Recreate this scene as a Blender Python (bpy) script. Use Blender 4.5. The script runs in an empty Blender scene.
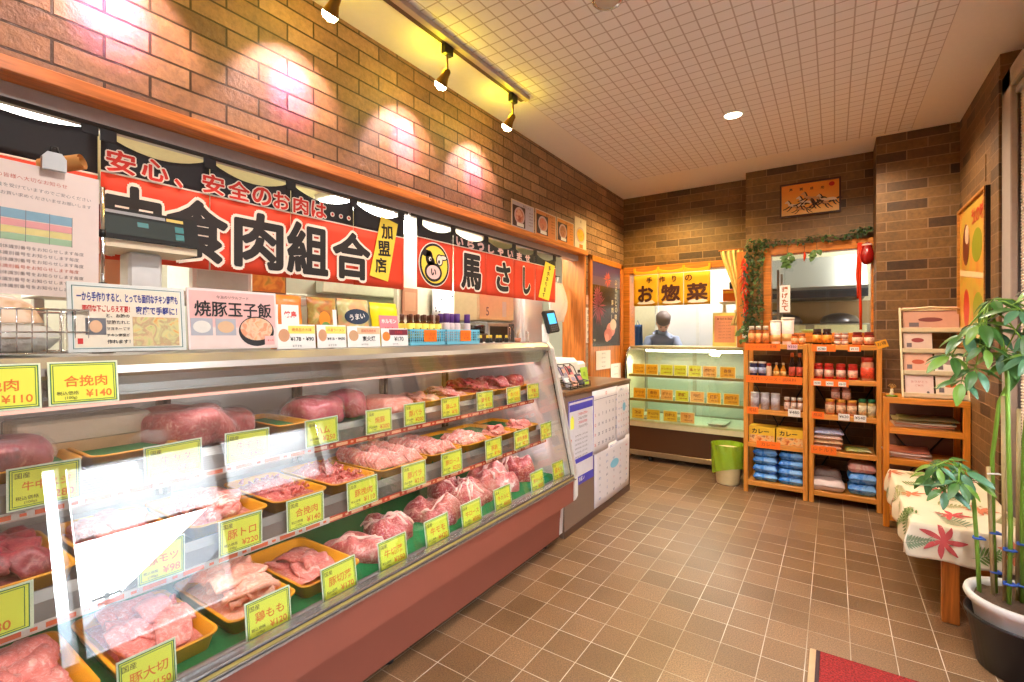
import bpy, math, random
from mathutils import Matrix, Vector
R = random.Random(7)
SC = bpy.context.scene
COL = SC.collection
H = 1.2906
CEIL = 2.731
# ------------------------------------------------------------------ materials
def lin(c):
    return tuple(((v/255)/12.92 if v/255 <= .04045 else ((v/255+.055)/1.055)**2.4) for v in c) + (1.0,)
MATS = {}
class N:
    """tiny node-graph helper"""
    def __init__(s, name):
        s.m = bpy.data.materials.new(name); s.m.use_nodes = True
        s.t = s.m.node_tree; s.t.nodes.clear()
        s.out = s.t.nodes.new('ShaderNodeOutputMaterial')
    def n(s, typ, ins=None, **kw):
        nd = s.t.nodes.new('ShaderNode' + typ)
        for k, v in kw.items(): setattr(nd, k, v)
        for k, v in (ins or {}).items():
            if hasattr(v, 'is_linked') or isinstance(v, bpy.types.NodeSocket): s.t.links.new(v, nd.inputs[k])
            else: nd.inputs[k].default_value = v
        return nd
    def l(s, a, b): s.t.links.new(a, b)
    def ramp(s, fac, stops, interp='LINEAR'):
        r = s.n('ValToRGB', {0: fac}); r.color_ramp.interpolation = interp
        e = r.color_ramp.elements
        while len(e) < len(stops): e.new(.5)
        for i, (p, c) in enumerate(stops):
            e[i].position = p; e[i].color = lin(c) if max(c) > 1 else tuple(c) + (1,)
        return r.outputs[0]
    def mix(s, f, a, b, mode='MIX'):
        nd = s.n('MixRGB', {0: f, 1: a, 2: b}, blend_type=mode); return nd.outputs[0]
    def bump(s, h, strength=.3, dist=.01):
        return s.n('Bump', {'Height': h, 'Strength': strength, 'Distance': dist}).outputs[0]
    def bsdf(s, col, rough=.5, metal=0., normal=None, **kw):
        b = s.n('BsdfPrincipled', {'Base Color': col, 'Roughness': rough, 'Metallic': metal})
        for k, v in kw.items(): b.inputs[k].default_value = v
        if normal is not None: s.l(normal, b.inputs['Normal'])
        s.l(b.outputs[0], s.out.inputs[0]); return b
    def pos(s): return s.n('NewGeometry').outputs['Position']
    def obj(s): return s.n('TexCoord').outputs['Object']

def plain(name, c, rough=.5, metal=0., vary=.06, scale=30., **kw):
    if name in MATS: return MATS[name]
    g = N(name); base = lin(c)
    nz = g.n('TexNoise', {'Vector': g.obj(), 'Scale': scale, 'Detail': 3.})
    d = tuple(max(0, v*(1-vary*2)) for v in base[:3]) + (1,)
    u = tuple(min(1, v*(1+vary)) for v in base[:3]) + (1,)
    col = g.mix(nz.outputs[0], d, u)
    g.bsdf(col, rough, metal, **kw)
    MATS[name] = g.m; return g.m

def wood(name, c, rough=.4, axis=2, scale=6., contrast=.25):
    if name in MATS: return MATS[name]
    g = N(name); base = lin(c)
    s = [scale*5]*3; s[axis] = scale*.35
    mp = g.n('Mapping', {'Vector': g.obj(), 'Scale': s})
    nz = g.n('TexNoise', {'Vector': mp.outputs[0], 'Scale': 2.2, 'Detail': 5., 'Distortion': .6})
    d = tuple(v*(1-contrast*1.6) for v in base[:3]) + (1,)
    u = tuple(min(1, v*(1+contrast*.6)) for v in base[:3]) + (1,)
    col = g.ramp(nz.outputs[0], [(.3, d[:3]), (.7, u[:3])])
    g.bsdf(col, rough, normal=g.bump(nz.outputs[0], .08, .003))
    MATS[name] = g.m; return g.m

def glow(name, c, strength):
    if name in MATS: return MATS[name]
    g = N(name)
    e = g.n('Emission', {'Color': lin(c), 'Strength': strength}); g.l(e.outputs[0], g.out.inputs[0])
    MATS[name] = g.m; return g.m

def sheet_glass(name, tint=(250, 255, 252), refl=.06, grazing=.75, rough=0.):
    if name in MATS: return MATS[name]
    g = N(name)
    t = g.n('BsdfTransparent', {'Color': lin(tint)})
    s = g.n('BsdfGlossy', {'Color': (1, 1, 1, 1), 'Roughness': rough})
    lw = g.n('LayerWeight', {'Blend': .5})
    p = g.n('Math', {0: lw.outputs['Facing'], 1: 4.}, operation='POWER')
    a = g.n('Math', {0: p.outputs[0], 1: grazing-refl}, operation='MULTIPLY')
    b = g.n('Math', {0: a.outputs[0], 1: refl}, operation='ADD')
    m = g.n('MixShader', {0: b.outputs[0], 1: t.outputs[0], 2: s.outputs[0]})
    g.l(m.outputs[0], g.out.inputs[0]); MATS[name] = g.m; return g.m

def film(name, c, alpha=.35, rough=.25):
    """thin clear or milky plastic wrap"""
    if name in MATS: return MATS[name]
    g = N(name)
    nz = g.n('TexNoise', {'Vector': g.obj(), 'Scale': 40., 'Detail': 4.})
    b = g.n('BsdfPrincipled', {'Base Color': lin(c), 'Roughness': rough, 'Alpha': alpha,
            'Normal': g.bump(nz.outputs[0], .8, .01)})
    g.l(b.outputs[0], g.out.inputs[0]); MATS[name] = g.m; return g.m

def brick(name, ax, cols, mortar, length=.236, rowh=.071, off=(0, 0), rough=.55, bump=.5, bias=0., gap=.0035):
    g = N(name)
    sp = g.n('SeparateXYZ', {0: g.pos()})
    u = g.n('Math', {0: sp.outputs[ax], 1: off[0]}, operation='ADD')
    v = g.n('Math', {0: sp.outputs[2], 1: off[1]}, operation='ADD')
    cb = g.n('CombineXYZ', {0: u.outputs[0], 1: v.outputs[0]})
    def bt(c1, c2, cm):
        return g.n('TexBrick', {'Vector': cb.outputs[0], 'Color1': c1, 'Color2': c2, 'Mortar': cm, 'Scale': 1.,
             'Mortar Size': gap, 'Mortar Smooth': .25, 'Bias': bias, 'Brick Width': length, 'Row Height': rowh}, offset=.5, squash=1.)
    t = bt((0, 0, 0, 1), (1, 1, 1, 1), (.5, .5, .5, 1))
    base = g.ramp(t.outputs[0], cols)
    nz = g.n('TexNoise', {'Vector': g.pos(), 'Scale': 38., 'Detail': 6., 'Roughness': .65})
    big = g.n('TexNoise', {'Vector': g.pos(), 'Scale': 7., 'Detail': 3.})
    base = g.mix(.35, base, g.ramp(nz.outputs[0], [(.3, (90, 70, 45)), (.7, (235, 215, 185))]), 'OVERLAY')
    base = g.mix(.18, base, g.ramp(big.outputs[0], [(.35, (70, 60, 45)), (.65, (220, 205, 180))]), 'OVERLAY')
    col = g.mix(t.outputs['Fac'], base, lin(mortar))
    inv = g.n('Math', {0: 1., 1: t.outputs['Fac']}, operation='SUBTRACT')
    hh = g.n('Math', {0: nz.outputs[0], 1: .35, 2: inv.outputs[0]}, operation='MULTIPLY_ADD')
    g.bsdf(col, rough, normal=g.bump(hh.outputs[0], bump, .012))
    MATS[name] = g.m; return g.m

def floor_tile(name):
    g = N(name)
    mp = g.n('Mapping', {'Vector': g.pos(), 'Location': (1.443+.0012, -1.2545+.0012, 0)})
    t = g.n('TexBrick', {'Vector': mp.outputs[0], 'Color1': (0, 0, 0, 1), 'Color2': (1, 1, 1, 1), 'Scale': 1., 'Mortar Size': .0018,
          'Mortar Smooth': .3, 'Brick Width': .15, 'Row Height': .15}, offset=0., squash=1.)
    base = g.ramp(t.outputs[0], [(0., (132, 101, 71)), (.5, (147, 114, 83)), (1., (161, 127, 95))])
    n1 = g.n('TexNoise', {'Vector': g.pos(), 'Scale': 190., 'Detail': 4., 'Roughness': .75})
    n2 = g.n('TexNoise', {'Vector': g.pos(), 'Scale': 3., 'Detail': 4.})
    base = g.mix(.55, base, g.ramp(n1.outputs[0], [(.38, (46, 40, 36)), (.62, (215, 205, 195))]), 'OVERLAY')
    base = g.mix(.25, base, g.ramp(n2.outputs[0], [(.35, (85, 80, 75)), (.65, (175, 170, 165))]), 'OVERLAY')
    n3 = g.n('TexNoise', {'Vector': g.pos(), 'Scale': 2.2, 'Detail': 2.})
    grout = g.ramp(n3.outputs[0], [(.38, (160, 138, 112)), (.6, (218, 206, 190))])
    col = g.mix(t.outputs['Fac'], base, grout)
    inv = g.n('Math', {0: 1., 1: t.outputs['Fac']}, operation='SUBTRACT')
    hh = g.n('Math', {0: n1.outputs[0], 1: .15, 2: inv.outputs[0]}, operation='MULTIPLY_ADD')
    g.bsdf(col, .38, normal=g.bump(hh.outputs[0], .25, .004))
    MATS[name] = g.m; return g.m

def ceiling_grid(name):
    g = N(name)
    mp = g.n('Mapping', {'Vector': g.pos(), 'Location': (1.572, .03, 0)})
    t = g.n('TexBrick', {'Vector': mp.outputs[0], 'Color1': (0, 0, 0, 1), 'Color2': (0, 0, 0, 1), 'Mortar': (1, 1, 1, 1), 'Scale': 1., 'Mortar Size': .0042,
          'Mortar Smooth': .4, 'Brick Width': .075, 'Row Height': .075}, offset=0., squash=1.)
    col = g.mix(t.outputs['Fac'], lin((242, 237, 236)), lin((198, 184, 178)))
    inv = g.n('Math', {0: 1., 1: t.outputs['Fac']}, operation='SUBTRACT')
    g.bsdf(col, .7, normal=g.bump(inv.outputs[0], .4, .006))
    MATS[name] = g.m; return g.m

def meat(name, lean, dark, fat, scale=18., fatness=.5, stretch=(1, 3, 1), rough=.32):
    if name in MATS: return MATS[name]
    g = N(name)
    mp = g.n('Mapping', {'Vector': g.obj(), 'Scale': stretch})
    n1 = g.n('TexNoise', {'Vector': mp.outputs[0], 'Scale': scale, 'Detail': 6., 'Roughness': .6, 'Distortion': 1.2})
    n2 = g.n('TexNoise', {'Vector': g.obj(), 'Scale': scale*3.2, 'Detail': 4., 'Distortion': 2.})
    a = g.ramp(n1.outputs[0], [(.28, dark), (.48, lean), (.58, lean), (.58+.26*(1-fatness), fat)])
    b = g.ramp(n2.outputs[0], [(.50, (0, 0, 0)), (.62, (1, 1, 1))])
    f = g.n('Math', {0: b, 1: fatness*.75}, operation='MULTIPLY')
    col = g.mix(f.outputs[0], a, lin(fat))
    bb = g.bsdf(col, rough, normal=g.bump(n1.outputs[0], .35, .006))
    bb.inputs['Subsurface Weight'].default_value = .08
    bb.inputs['Subsurface Radius'].default_value = (.01, .003, .002)
    MATS[name] = g.m; return g.m

def picture(name, cols, scale=9., detail=2., dist=.6, rough=.35):
    """printed blotches of colour, for photographs on packs and posters"""
    if name in MATS: return MATS[name]
    g = N(name)
    nz = g.n('TexNoise', {'Vector': g.obj(), 'Scale': scale, 'Detail': detail, 'Distortion': dist})
    k = len(cols)
    col = g.ramp(nz.outputs[0], [(.3+.4*i/max(1, k-1), c) for i, c in enumerate(cols)], 'B_SPLINE' if k > 2 else 'LINEAR')
    g.bsdf(col, rough); MATS[name] = g.m; return g.m

# ------------------------------------------------------------------ mesh builder
TXT = {}
def text_data(body, bold):
    k = (body, bold)
    if k in TXT: return TXT[k]
    c = bpy.data.curves.new('lettering_source', 'FONT'); c.body = body; c.offset = bold; c.resolution_u = 3
    o = bpy.data.objects.new('lettering_source', c); COL.objects.link(o)
    dg = bpy.context.evaluated_depsgraph_get()
    m = bpy.data.meshes.new_from_object(o.evaluated_get(dg))
    vs = [(v.co.x, v.co.y) for v in m.vertices]; fs = [tuple(p.vertices) for p in m.polygons]
    bpy.data.objects.remove(o); bpy.data.curves.remove(c); bpy.data.meshes.remove(m)
    TXT[k] = (vs, fs); return TXT[k]

import bmesh
def fix_normals(me):
    bm = bmesh.new(); bm.from_mesh(me); bmesh.ops.recalc_face_normals(bm, faces=bm.faces); bm.to_mesh(me); bm.free()
class MB:
    def __init__(s): s.v = []; s.f = []; s.mi = []; s.sm = []
    def add(s, vs, fs, mi=0, smooth=False, M=None):
        b = len(s.v)
        if M is not None: vs = [tuple(M @ Vector(p)) for p in vs]
        s.v += [tuple(p) for p in vs]
        for f in fs: s.f.append(tuple(i+b for i in f)); s.mi.append(mi); s.sm.append(smooth)
        return s
    def box(s, a, b, bev=0., mi=0, M=None):
        lo = [min(a[i], b[i]) for i in range(3)]; hi = [max(a[i], b[i]) for i in range(3)]
        e = min(bev, min(hi[i]-lo[i] for i in range(3))*.45)
        if e <= 0:
            vs = [(x, y, z) for x in (lo[0], hi[0]) for y in (lo[1], hi[1]) for z in (lo[2], hi[2])]
            fs = [(0, 1, 3, 2), (4, 6, 7, 5), (0, 4, 5, 1), (2, 3, 7, 6), (0, 2, 6, 4), (1, 5, 7, 3)]
            return s.add(vs, fs, mi, False, M)
        vs = []; idx = {}
        for c in range(8):
            sg = [(c >> 2) & 1, (c >> 1) & 1, c & 1]
            for ax in range(3):
                p = []
                for i in range(3):
                    q = hi[i] if sg[i] else lo[i]
                    if i != ax: q += -e if sg[i] else e
                    p.append(q)
                idx[(c, ax)] = len(vs); vs.append(tuple(p))
        fs = []
        def bit(ax): return 1 << (2-ax)
        for ax in range(3):
            o1, o2 = [i for i in range(3) if i != ax]
            for side in (0, 1):
                c0 = bit(ax) if side else 0
                q = [c0, c0 | bit(o1), c0 | bit(o1) | bit(o2), c0 | bit(o2)]
                fs.append(tuple(idx[(c, ax)] for c in q))
            for c in range(8):
                if not c & bit(ax):
                    d = c | bit(ax)
                    fs.append((idx[(c, o1)], idx[(d, o1)], idx[(d, o2)], idx[(c, o2)]))
        for c in range(8): fs.append((idx[(c, 0)], idx[(c, 1)], idx[(c, 2)]))
        return s.add(vs, fs, mi, False, M)
    def prism(s, poly, ax, a, b, mi=0, M=None):
        """extrude a 2-D outline along an axis; poly coordinates are the two other axes in order"""
        n = len(poly); vs = []
        for t in (a, b):
            for p in poly:
                q = [p[0], p[1]]; q.insert(ax, t); vs.append(tuple(q))
        fs = [tuple(range(n)), tuple(range(2*n-1, n-1, -1))] + [(i, (i+1) % n, n+(i+1) % n, n+i) for i in range(n)]
        return s.add(vs, fs, mi, False, M)
    def plate(s, pts, z0, z1, mi=0, M=None): return s.prism(pts, 2, z0, z1, mi, M)
    def rect(s, cx, cy, w, h, z0, z1, mi=0, M=None):
        return s.box((cx-w/2, cy-h/2, z0), (cx+w/2, cy+h/2, z1), 0, mi, M)
    def disc(s, cx, cy, rx, ry, z0, z1, n=28, mi=0, a0=0, M=None):
        return s.plate([(cx+rx*math.cos(a0+2*math.pi*i/n), cy+ry*math.sin(a0+2*math.pi*i/n)) for i in range(n)], z0, z1, mi, M)
    def frame(s, x0, y0, x1, y1, w, z0, z1, mi=0, M=None):
        s.box((x0, y0, z0), (x1, y0+w, z1), 0, mi, M); s.box((x0, y1-w, z0), (x1, y1, z1), 0, mi, M)
        s.box((x0, y0+w, z0), (x0+w, y1-w, z1), 0, mi, M); s.box((x1-w, y0+w, z0), (x1, y1-w, z1), 0, mi, M)
        return s
    def tube(s, pts, r, n=8, mi=0, cap=True, M=None):
        pts = [Vector(p) for p in pts]; k = len(pts)
        rs = r if isinstance(r, (list, tuple)) else [r]*k
        vs = []; fs = []; up = None
        for i, p in enumerate(pts):
            d = (pts[min(i+1, k-1)]-pts[max(i-1, 0)]).normalized()
            if up is None: up = Vector((0, 0, 1)) if abs(d.z) < .9 else Vector((1, 0, 0))
            a = d.cross(up).normalized(); b = d.cross(a).normalized(); up = -b if (-b).dot(up) > 0 else b
            for j in range(n):
                t = 2*math.pi*j/n; vs.append(tuple(p + (a*math.cos(t)+b*math.sin(t))*rs[i]))
        # keep ring order consistent
        for i in range(k-1):
            for j in range(n): fs.append((i*n+j, i*n+(j+1) % n, (i+1)*n+(j+1) % n, (i+1)*n+j))
        s.add(vs, fs, mi, True, M)
        if cap:
            b0 = len(s.v)-k*n
            s.f += [tuple(b0+j for j in range(n)), tuple(b0+(k-1)*n+j for j in reversed(range(n)))]
            s.mi += [mi]*2; s.sm += [False]*2
        return s
    def lathe(s, prof, n=20, mi=0, c=(0, 0), M=None, smooth=True, sx=1., sy=1.):
        k = len(prof); vs = []; fs = []
        for r, z in prof:
            for j in range(n):
                t = 2*math.pi*j/n; vs.append((c[0]+r*sx*math.cos(t), c[1]+r*sy*math.sin(t), z))
        for i in range(k-1):
            for j in range(n): fs.append((i*n+j, i*n+(j+1) % n, (i+1)*n+(j+1) % n, (i+1)*n+j))
        if prof[0][0] > 1e-5: fs.append(tuple(reversed(range(n))))
        if prof[-1][0] > 1e-5: fs.append(tuple((k-1)*n+j for j in range(n)))
        return s.add(vs, fs, mi, smooth, M)
    def grid(s, fn, nu, nv, mi=0, th=0., M=None, smooth=True):
        P = [[Vector(fn(i/nu, j/nv)) for j in range(nv+1)] for i in range(nu+1)]
        w = nv+1
        def nrm(i, j):
            a = P[min(i+1, nu)][j]-P[max(i-1, 0)][j]; b = P[i][min(j+1, nv)]-P[i][max(j-1, 0)]
            q = a.cross(b); return q.normalized() if q.length > 1e-12 else Vector((0, 0, 1))
        vs = [tuple(P[i][j]) for i in range(nu+1) for j in range(nv+1)]
        fs = [(i*w+j, (i+1)*w+j, (i+1)*w+j+1, i*w+j+1) for i in range(nu) for j in range(nv)]
        if th:
            o = len(vs)
            vs += [tuple(P[i][j]-nrm(i, j)*th) for i in range(nu+1) for j in range(nv+1)]
            fs += [tuple(o+q for q in reversed(f)) for f in fs]
            e = [(i*w, (i+1)*w) for i in range(nu)] + [((i+1)*w+nv, i*w+nv) for i in range(nu)] + \
                [(j+1, j) for j in range(nv)] + [(nu*w+j, nu*w+j+1) for j in range(nv)]
            fs += [(a, a+o, b+o, b) for a, b in e]
        return s.add(vs, fs, mi, smooth, M)
    def text(s, body, cx, cy, z, w=None, h=None, bold=0., mi=0, M=None, th=.0004, rot=0., fill=False):
        vs, fs = text_data(body, bold)
        if not vs: return s
        x0 = min(p[0] for p in vs); x1 = max(p[0] for p in vs); y0 = min(p[1] for p in vs); y1 = max(p[1] for p in vs)
        kx = w/(x1-x0) if w else None; ky = h/(y1-y0) if h else None
        if kx and ky and not fill: kx = ky = min(kx, ky)
        kx = kx or ky; ky = ky or kx
        c, sn = math.cos(rot), math.sin(rot); o = []
        for p in vs:
            a = (p[0]-(x0+x1)/2)*kx; b = (p[1]-(y0+y1)/2)*ky
            o.append((cx+a*c-b*sn, cy+a*sn+b*c, z))
        return s.add(o, fs, mi, False, M)
    def heavy(s, body, cx, cy, z, w, h, t, mi=0, rot=0., n=10):
        """a brush-heavy character: the glyph repeated round a small circle"""
        vs, _ = text_data(body, .004); k = w/(max(p[0] for p in vs)-min(p[0] for p in vs)); kh = h/(max(p[1] for p in vs)-min(p[1] for p in vs))
        for i in range(n):
            a = 2*math.pi*i/n; s.text(body, cx+t*k*math.cos(a), cy+t*kh*math.sin(a), z+i*6e-5, w=w-2*t*k*.9, h=h-2*t*kh*.9, bold=.004, mi=mi, rot=rot, fill=True)
        return s
    def build(s, name, mats, parent=None, loc=None, M=None):
        me = bpy.data.meshes.new(name)
        me.from_pydata(s.v, [], s.f)
        for m in (mats if isinstance(mats, (list, tuple)) else [mats]): me.materials.append(m)
        me.polygons.foreach_set('material_index', s.mi); me.polygons.foreach_set('use_smooth', s.sm)
        me.update(); fix_normals(me)
        o = bpy.data.objects.new(name, me); COL.objects.link(o)
        if parent is not None: o.parent = parent
        if loc is not None: o.location = loc
        if M is not None: o.matrix_local = M
        return o

def tag(o, label, cat, group=None, kind=None):
    o['label'] = label; o['category'] = cat
    if group: o['group'] = group
    if kind: o['kind'] = kind
    return o
def thing(name, label, cat, loc=(0, 0, 0), rz=0., group=None, M=None):
    o = bpy.data.objects.new(name, None); COL.objects.link(o); o.empty_display_size = .05
    if M is not None: o.matrix_world = M
    else: o.location = loc; o.rotation_euler = (0, 0, rz)
    return tag(o, label, cat, group)
def structure(mb, name, mats):
    o = mb.build(name, mats); o['kind'] = 'structure'; return o
def dup(root, label=None, M=None, loc=None, rz=None, group=None):
    r = root.copy(); COL.objects.link(r)
    if M is not None: r.matrix_world = M
    if loc is not None: r.location = loc
    if rz is not None: r.rotation_euler = (0, 0, rz)
    if label: r['label'] = label
    if group: r['group'] = group
    for ch in list(root.children):
        c = ch.copy(); COL.objects.link(c); c.parent = r
        for g in list(ch.children):
            d = g.copy(); COL.objects.link(d); d.parent = c
    return r
def facing(side, p, lean=0., roll=0., turn=0.):
    """local frame of a sign: x to the reader's right, y up, z towards the reader; lean tips the top away"""
    if side == 'E': B = Matrix(((0, 0, 1), (1, 0, 0), (0, 1, 0)))       # looks towards +X
    elif side == 'S': B = Matrix(((1, 0, 0), (0, 0, -1), (0, 1, 0)))    # looks towards -Y
    elif side == 'W': B = Matrix(((0, 0, -1), (-1, 0, 0), (0, 1, 0)))   # looks towards -X
    M = Matrix.Translation(p) @ B.to_4x4()
    return M @ Matrix.Rotation(turn, 4, 'Y') @ Matrix.Rotation(-lean, 4, 'X') @ Matrix.Rotation(roll, 4, 'Z')
ORD = ['first', 'second', 'third', 'fourth', 'fifth', 'sixth', 'seventh', 'eighth', 'ninth', 'tenth', 'eleventh']
SPOT = .85; DOWN = 1.75; KIT = 1.; FRY = .8; SKY = 22.; EXPO = .45; CASE = .14
# ------------------------------------------------------------------ palette
BR_L = brick('brick_left', 1, [(0., (122, 92, 74)), (.5, (150, 116, 92)), (1., (168, 134, 108))], (66, 46, 34), .239, .0712, (.069, -.004), .42, 1.3, gap=.0042)
BR_B = brick('brick_back', 0, [(0., (62, 42, 26)), (.25, (100, 72, 42)), (.6, (116, 86, 50)), (1., (128, 96, 58))], (140, 106, 74), .230, .071, (.03, -.043), .55, .5)
BR_R = brick('brick_right', 1, [(0., (62, 42, 26)), (.25, (100, 72, 42)), (.6, (116, 86, 50)), (1., (128, 96, 58))], (140, 106, 74), .230, .071, (.05, -.043), .55, .5)
ORANGE = wood('orange_wood', (204, 118, 46), .35, 2)
ORANGE_Y = wood('orange_wood_along', (214, 128, 62), .35, 1)
ORANGE_X = wood('orange_wood_across', (206, 122, 44), .35, 0)
PINE = wood('pine', (224, 146, 58), .4, 2, 7., .18)
PINE_X = wood('pine_across', (228, 152, 64), .4, 0, 7., .18)
STEEL = plain('steel', (196, 192, 188), .28, .9, .04, 60.)
STEEL_B = plain('brushed_steel', (186, 178, 170), .3, .95, .05, 14.)
ALU = plain('aluminium', (206, 204, 202), .32, .8, .03)
CHROME = plain('chrome', (220, 220, 222), .12, 1., .01)
WHITE = plain('white_paint', (236, 234, 230), .45, 0., .02)
BLACK = plain('black_plastic', (22, 20, 20), .4, 0., .1)
DARK = plain('dark_gap', (46, 36, 30), .6)
CREAM = plain('cream_paint', (236, 222, 184), .5, 0., .03)
PAPER = plain('white_paper', (240, 236, 230), .55, 0., .02)
INK = plain('black_ink', (26, 22, 24), .5, 0., .02)
RED_INK = plain('red_ink', (206, 44, 36), .5, 0., .02)
BLUE_INK = plain('blue_ink', (44, 56, 140), .5, 0., .02)
GREEN_INK = plain('green_ink', (30, 120, 70), .5, 0., .02)
ORANGE_INK = plain('orange_ink', (236, 128, 36), .5, 0., .03)
YELLOW_CARD = plain('yellow_card', (240, 242, 84), .5, 0., .02)
ORANGE_CARD = plain('orange_card', (255, 120, 24), .5, 0., .02)
GREY_INK = plain('grey_ink', (120, 112, 112), .5, 0., .03)
# ------------------------------------------------------------------ room shell
YE = 4.93
structure(MB().box((-5.0, -1.2, -.12), (.9, 8.0, 0)), 'floor', floor_tile('floor_tiles'))
CEILM = plain('ceiling_paint', (244, 236, 228), .7, 0., .02)
structure(MB().box((-1.9, -1.1, CEIL), (.95, 4.95, CEIL+.1)), 'ceiling', CEILM)
structure(MB().box((-1.572, -1.1, CEIL-.004), (.453, 4.35, CEIL)), 'ceiling_grid_panel', ceiling_grid('ceiling_grid'))
w = MB().box((-2.07, -1.1, 2.03), (-1.87, YE, CEIL+.1)); w.box((-2.07, 3.975, 0), (-1.87, YE, 2.03))
structure(w, 'wall_left', BR_L)
# orange beam under the brickwork with its grey curtain rail, and the jamb of the opening
b = MB().box((-2.06, -1.1, 2.0), (-1.848, 3.99, 2.042), .003)
structure(b, 'trim_1', ORANGE_Y)
structure(MB().box((-1.99, -1.1, 1.952), (-1.925, 3.95, 2.0), .003), 'trim_2', plain('rail_grey', (168, 156, 150), .4))
structure(MB().box((-2.09, 3.948, 0), (-1.862, 3.976, 2.0), .003), 'trim_3', ORANGE)
# back wall: wall above both openings, the set-forward middle section, and the pier
w = MB().box((-2.07, YE, 1.99), (-.655, 5.08, CEIL+.1))
structure(w, 'wall_back', BR_B)
w = MB().box((-.655, 4.73, 2.045), (.257, 5.08, CEIL+.1)); w.box((-.655, 4.73, 0), (.257, 5.08, 1.30))
w.box((-.655, 4.73, 1.30), (-.50, 5.08, 2.045)); w.box((.285, 4.73, 1.30), (.30, 5.08, 2.045))
structure(w, 'wall_back_forward', BR_B)
structure(MB().box((.257, 4.40, 0), (.95, 5.08, CEIL+.1)), 'wall_pier', BR_B)
structure(MB().box((.71, 3.45, 0), (.95, 4.40, CEIL+.1)), 'wall_right', BR_R)
structure(MB().box((.704, 3.448, 0), (.71, 3.60, 2.62)).box((.706, 3.72, 2.15), (.71, 3.745, 2.30)), 'trim_4', BR_R)
# wooden frames of the two openings in the back wall
f = MB().box((-1.865, YE-.02, 1.925), (-.66, YE+.14, 1.995), .004)
f.box((-1.865, YE-.02, 0), (-1.795, YE+.14, 1.925), .004); f.box((-.715, YE-.02, 1.17), (-.655, YE+.14, 1.925), .004)
structure(f, 'door_1', ORANGE_X)
f = MB().box((-.512, 4.705, 1.972), (.30, 4.80, 2.05), .004)
f.box((-.512, 4.705, 1.27), (-.452, 4.80, 1.972), .004); f.box((.243, 4.705, 1.27), (.30, 4.80, 1.972), .004)
f.box((-.512, 4.705, 1.22), (.30, 4.80, 1.30), .004)
structure(f, 'window_1', ORANGE_X)
structure(MB().box((-.452, 4.765, 1.30), (.243, 4.771, 1.972)), 'window_1_glass', sheet_glass('back_window_glass', (250, 250, 244), .05, .5))
structure(MB().box((-.73, YE-.10, 1.17), (-.655, 4.74, 2.03), .004), 'trim_5', ORANGE)
# panelled frame with the poster, right of the opening in the left wall
f = MB().box((-1.872, 4.035, .0), (-1.845, 4.085, 2.02), .004); f.box((-1.872, 4.80, 0), (-1.845, 4.87, 2.02), .004)
f.box((-1.872, 4.035, 1.965), (-1.845, 4.87, 2.02), .004); f.box((-1.872, 4.085, 0), (-1.856, 4.80, 1.965), .004)
structure(f, 'door_2', ORANGE)
# window bay in the right wall: dado, frame members, glass, with daylight outside
XW = .86
MULL = plain('window_frame_grey', (176, 160, 150), .45)
w = MB().box((XW, -1.1, 0), (XW+.10, .77, CEIL)); w.box((XW, 1.64, 0), (XW+.10, 3.45, .92)); w.box((XW, .77, 0), (XW+.10, 1.64, .325))
w.box((XW, -1.1, 2.56), (XW+.10, 3.45, CEIL+.1)); w.box((XW, .77, 1.405), (XW+.10, 2.56, 2.56)); w.box((XW, 2.56, .92), (XW+.10, 3.45, 2.56))
structure(w, 'wall_right_window', plain('window_wall_paint', (150, 128, 108), .6))
f = MB().box((XW-.02, .835, .33), (XW+.08, .866, 1.42), .004).box((XW-.02, 1.63, .33), (XW+.08, 1.712, 1.42), .004)
f.box((XW-.02, 2.415, .92), (XW+.08, 2.48, 1.42), .004).box((XW-.02, 2.555, .92), (XW+.08, 2.60, 2.56), .004)
f.box((XW-.02, .76, .30), (XW+.08, 1.64, .34), .004).box((XW-.02, .76, 1.388), (XW+.08, 2.6, 1.425), .004).box((XW-.02, 1.63, .90), (XW+.08, 3.32, .934), .004)
structure(f, 'window_2', MULL)
structure(MB().box((.716, 3.305, 0), (.744, 3.452, 2.60), .004).box((.744, 3.36, 0), (XW+.1, 3.452, 2.6)).box((.716, 1.2, 2.50), (XW+.08, 3.452, 2.60), .006), 'trim_6', MULL)
structure(MB().box((XW+.03, .77, .33), (XW+.036, 3.3, 2.56)), 'window_2_glass', sheet_glass('window_glass', (250, 253, 255), .05, .5))
w = MB().box((-5.0, -1.2, 0), (-.75, -1.1, CEIL+.1)); w.box((.55, -1.2, 0), (.96, -1.1, CEIL+.1)); w.box((-.75, -1.2, 2.15), (.55, -1.1, CEIL+.1))
structure(w, 'wall_front', plain('front_wall_paint', (222, 208, 190), .6))
f = MB().box((-.75, -1.2, 0), (-.69, -1.08, 2.15), .004).box((.49, -1.2, 0), (.55, -1.08, 2.15), .004).box((-.13, -1.18, 0), (-.07, -1.1, 2.15), .004).box((-.75, -1.2, 2.09), (.55, -1.08, 2.15), .004)
structure(f, 'door_3', MULL)
structure(MB().box((-.69, -1.16, .02), (-.13, -1.13, 2.09), .004).box((-.07, -1.16, .02), (.49, -1.13, 2.09), .004), 'door_3_panel', wood('door_panel', (150, 100, 60), .4, 2))
structure(MB().box((1.2, -30, -1.75), (60, 40, -1.7)), 'ground', plain('street_asphalt', (120, 120, 120), .8))
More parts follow.
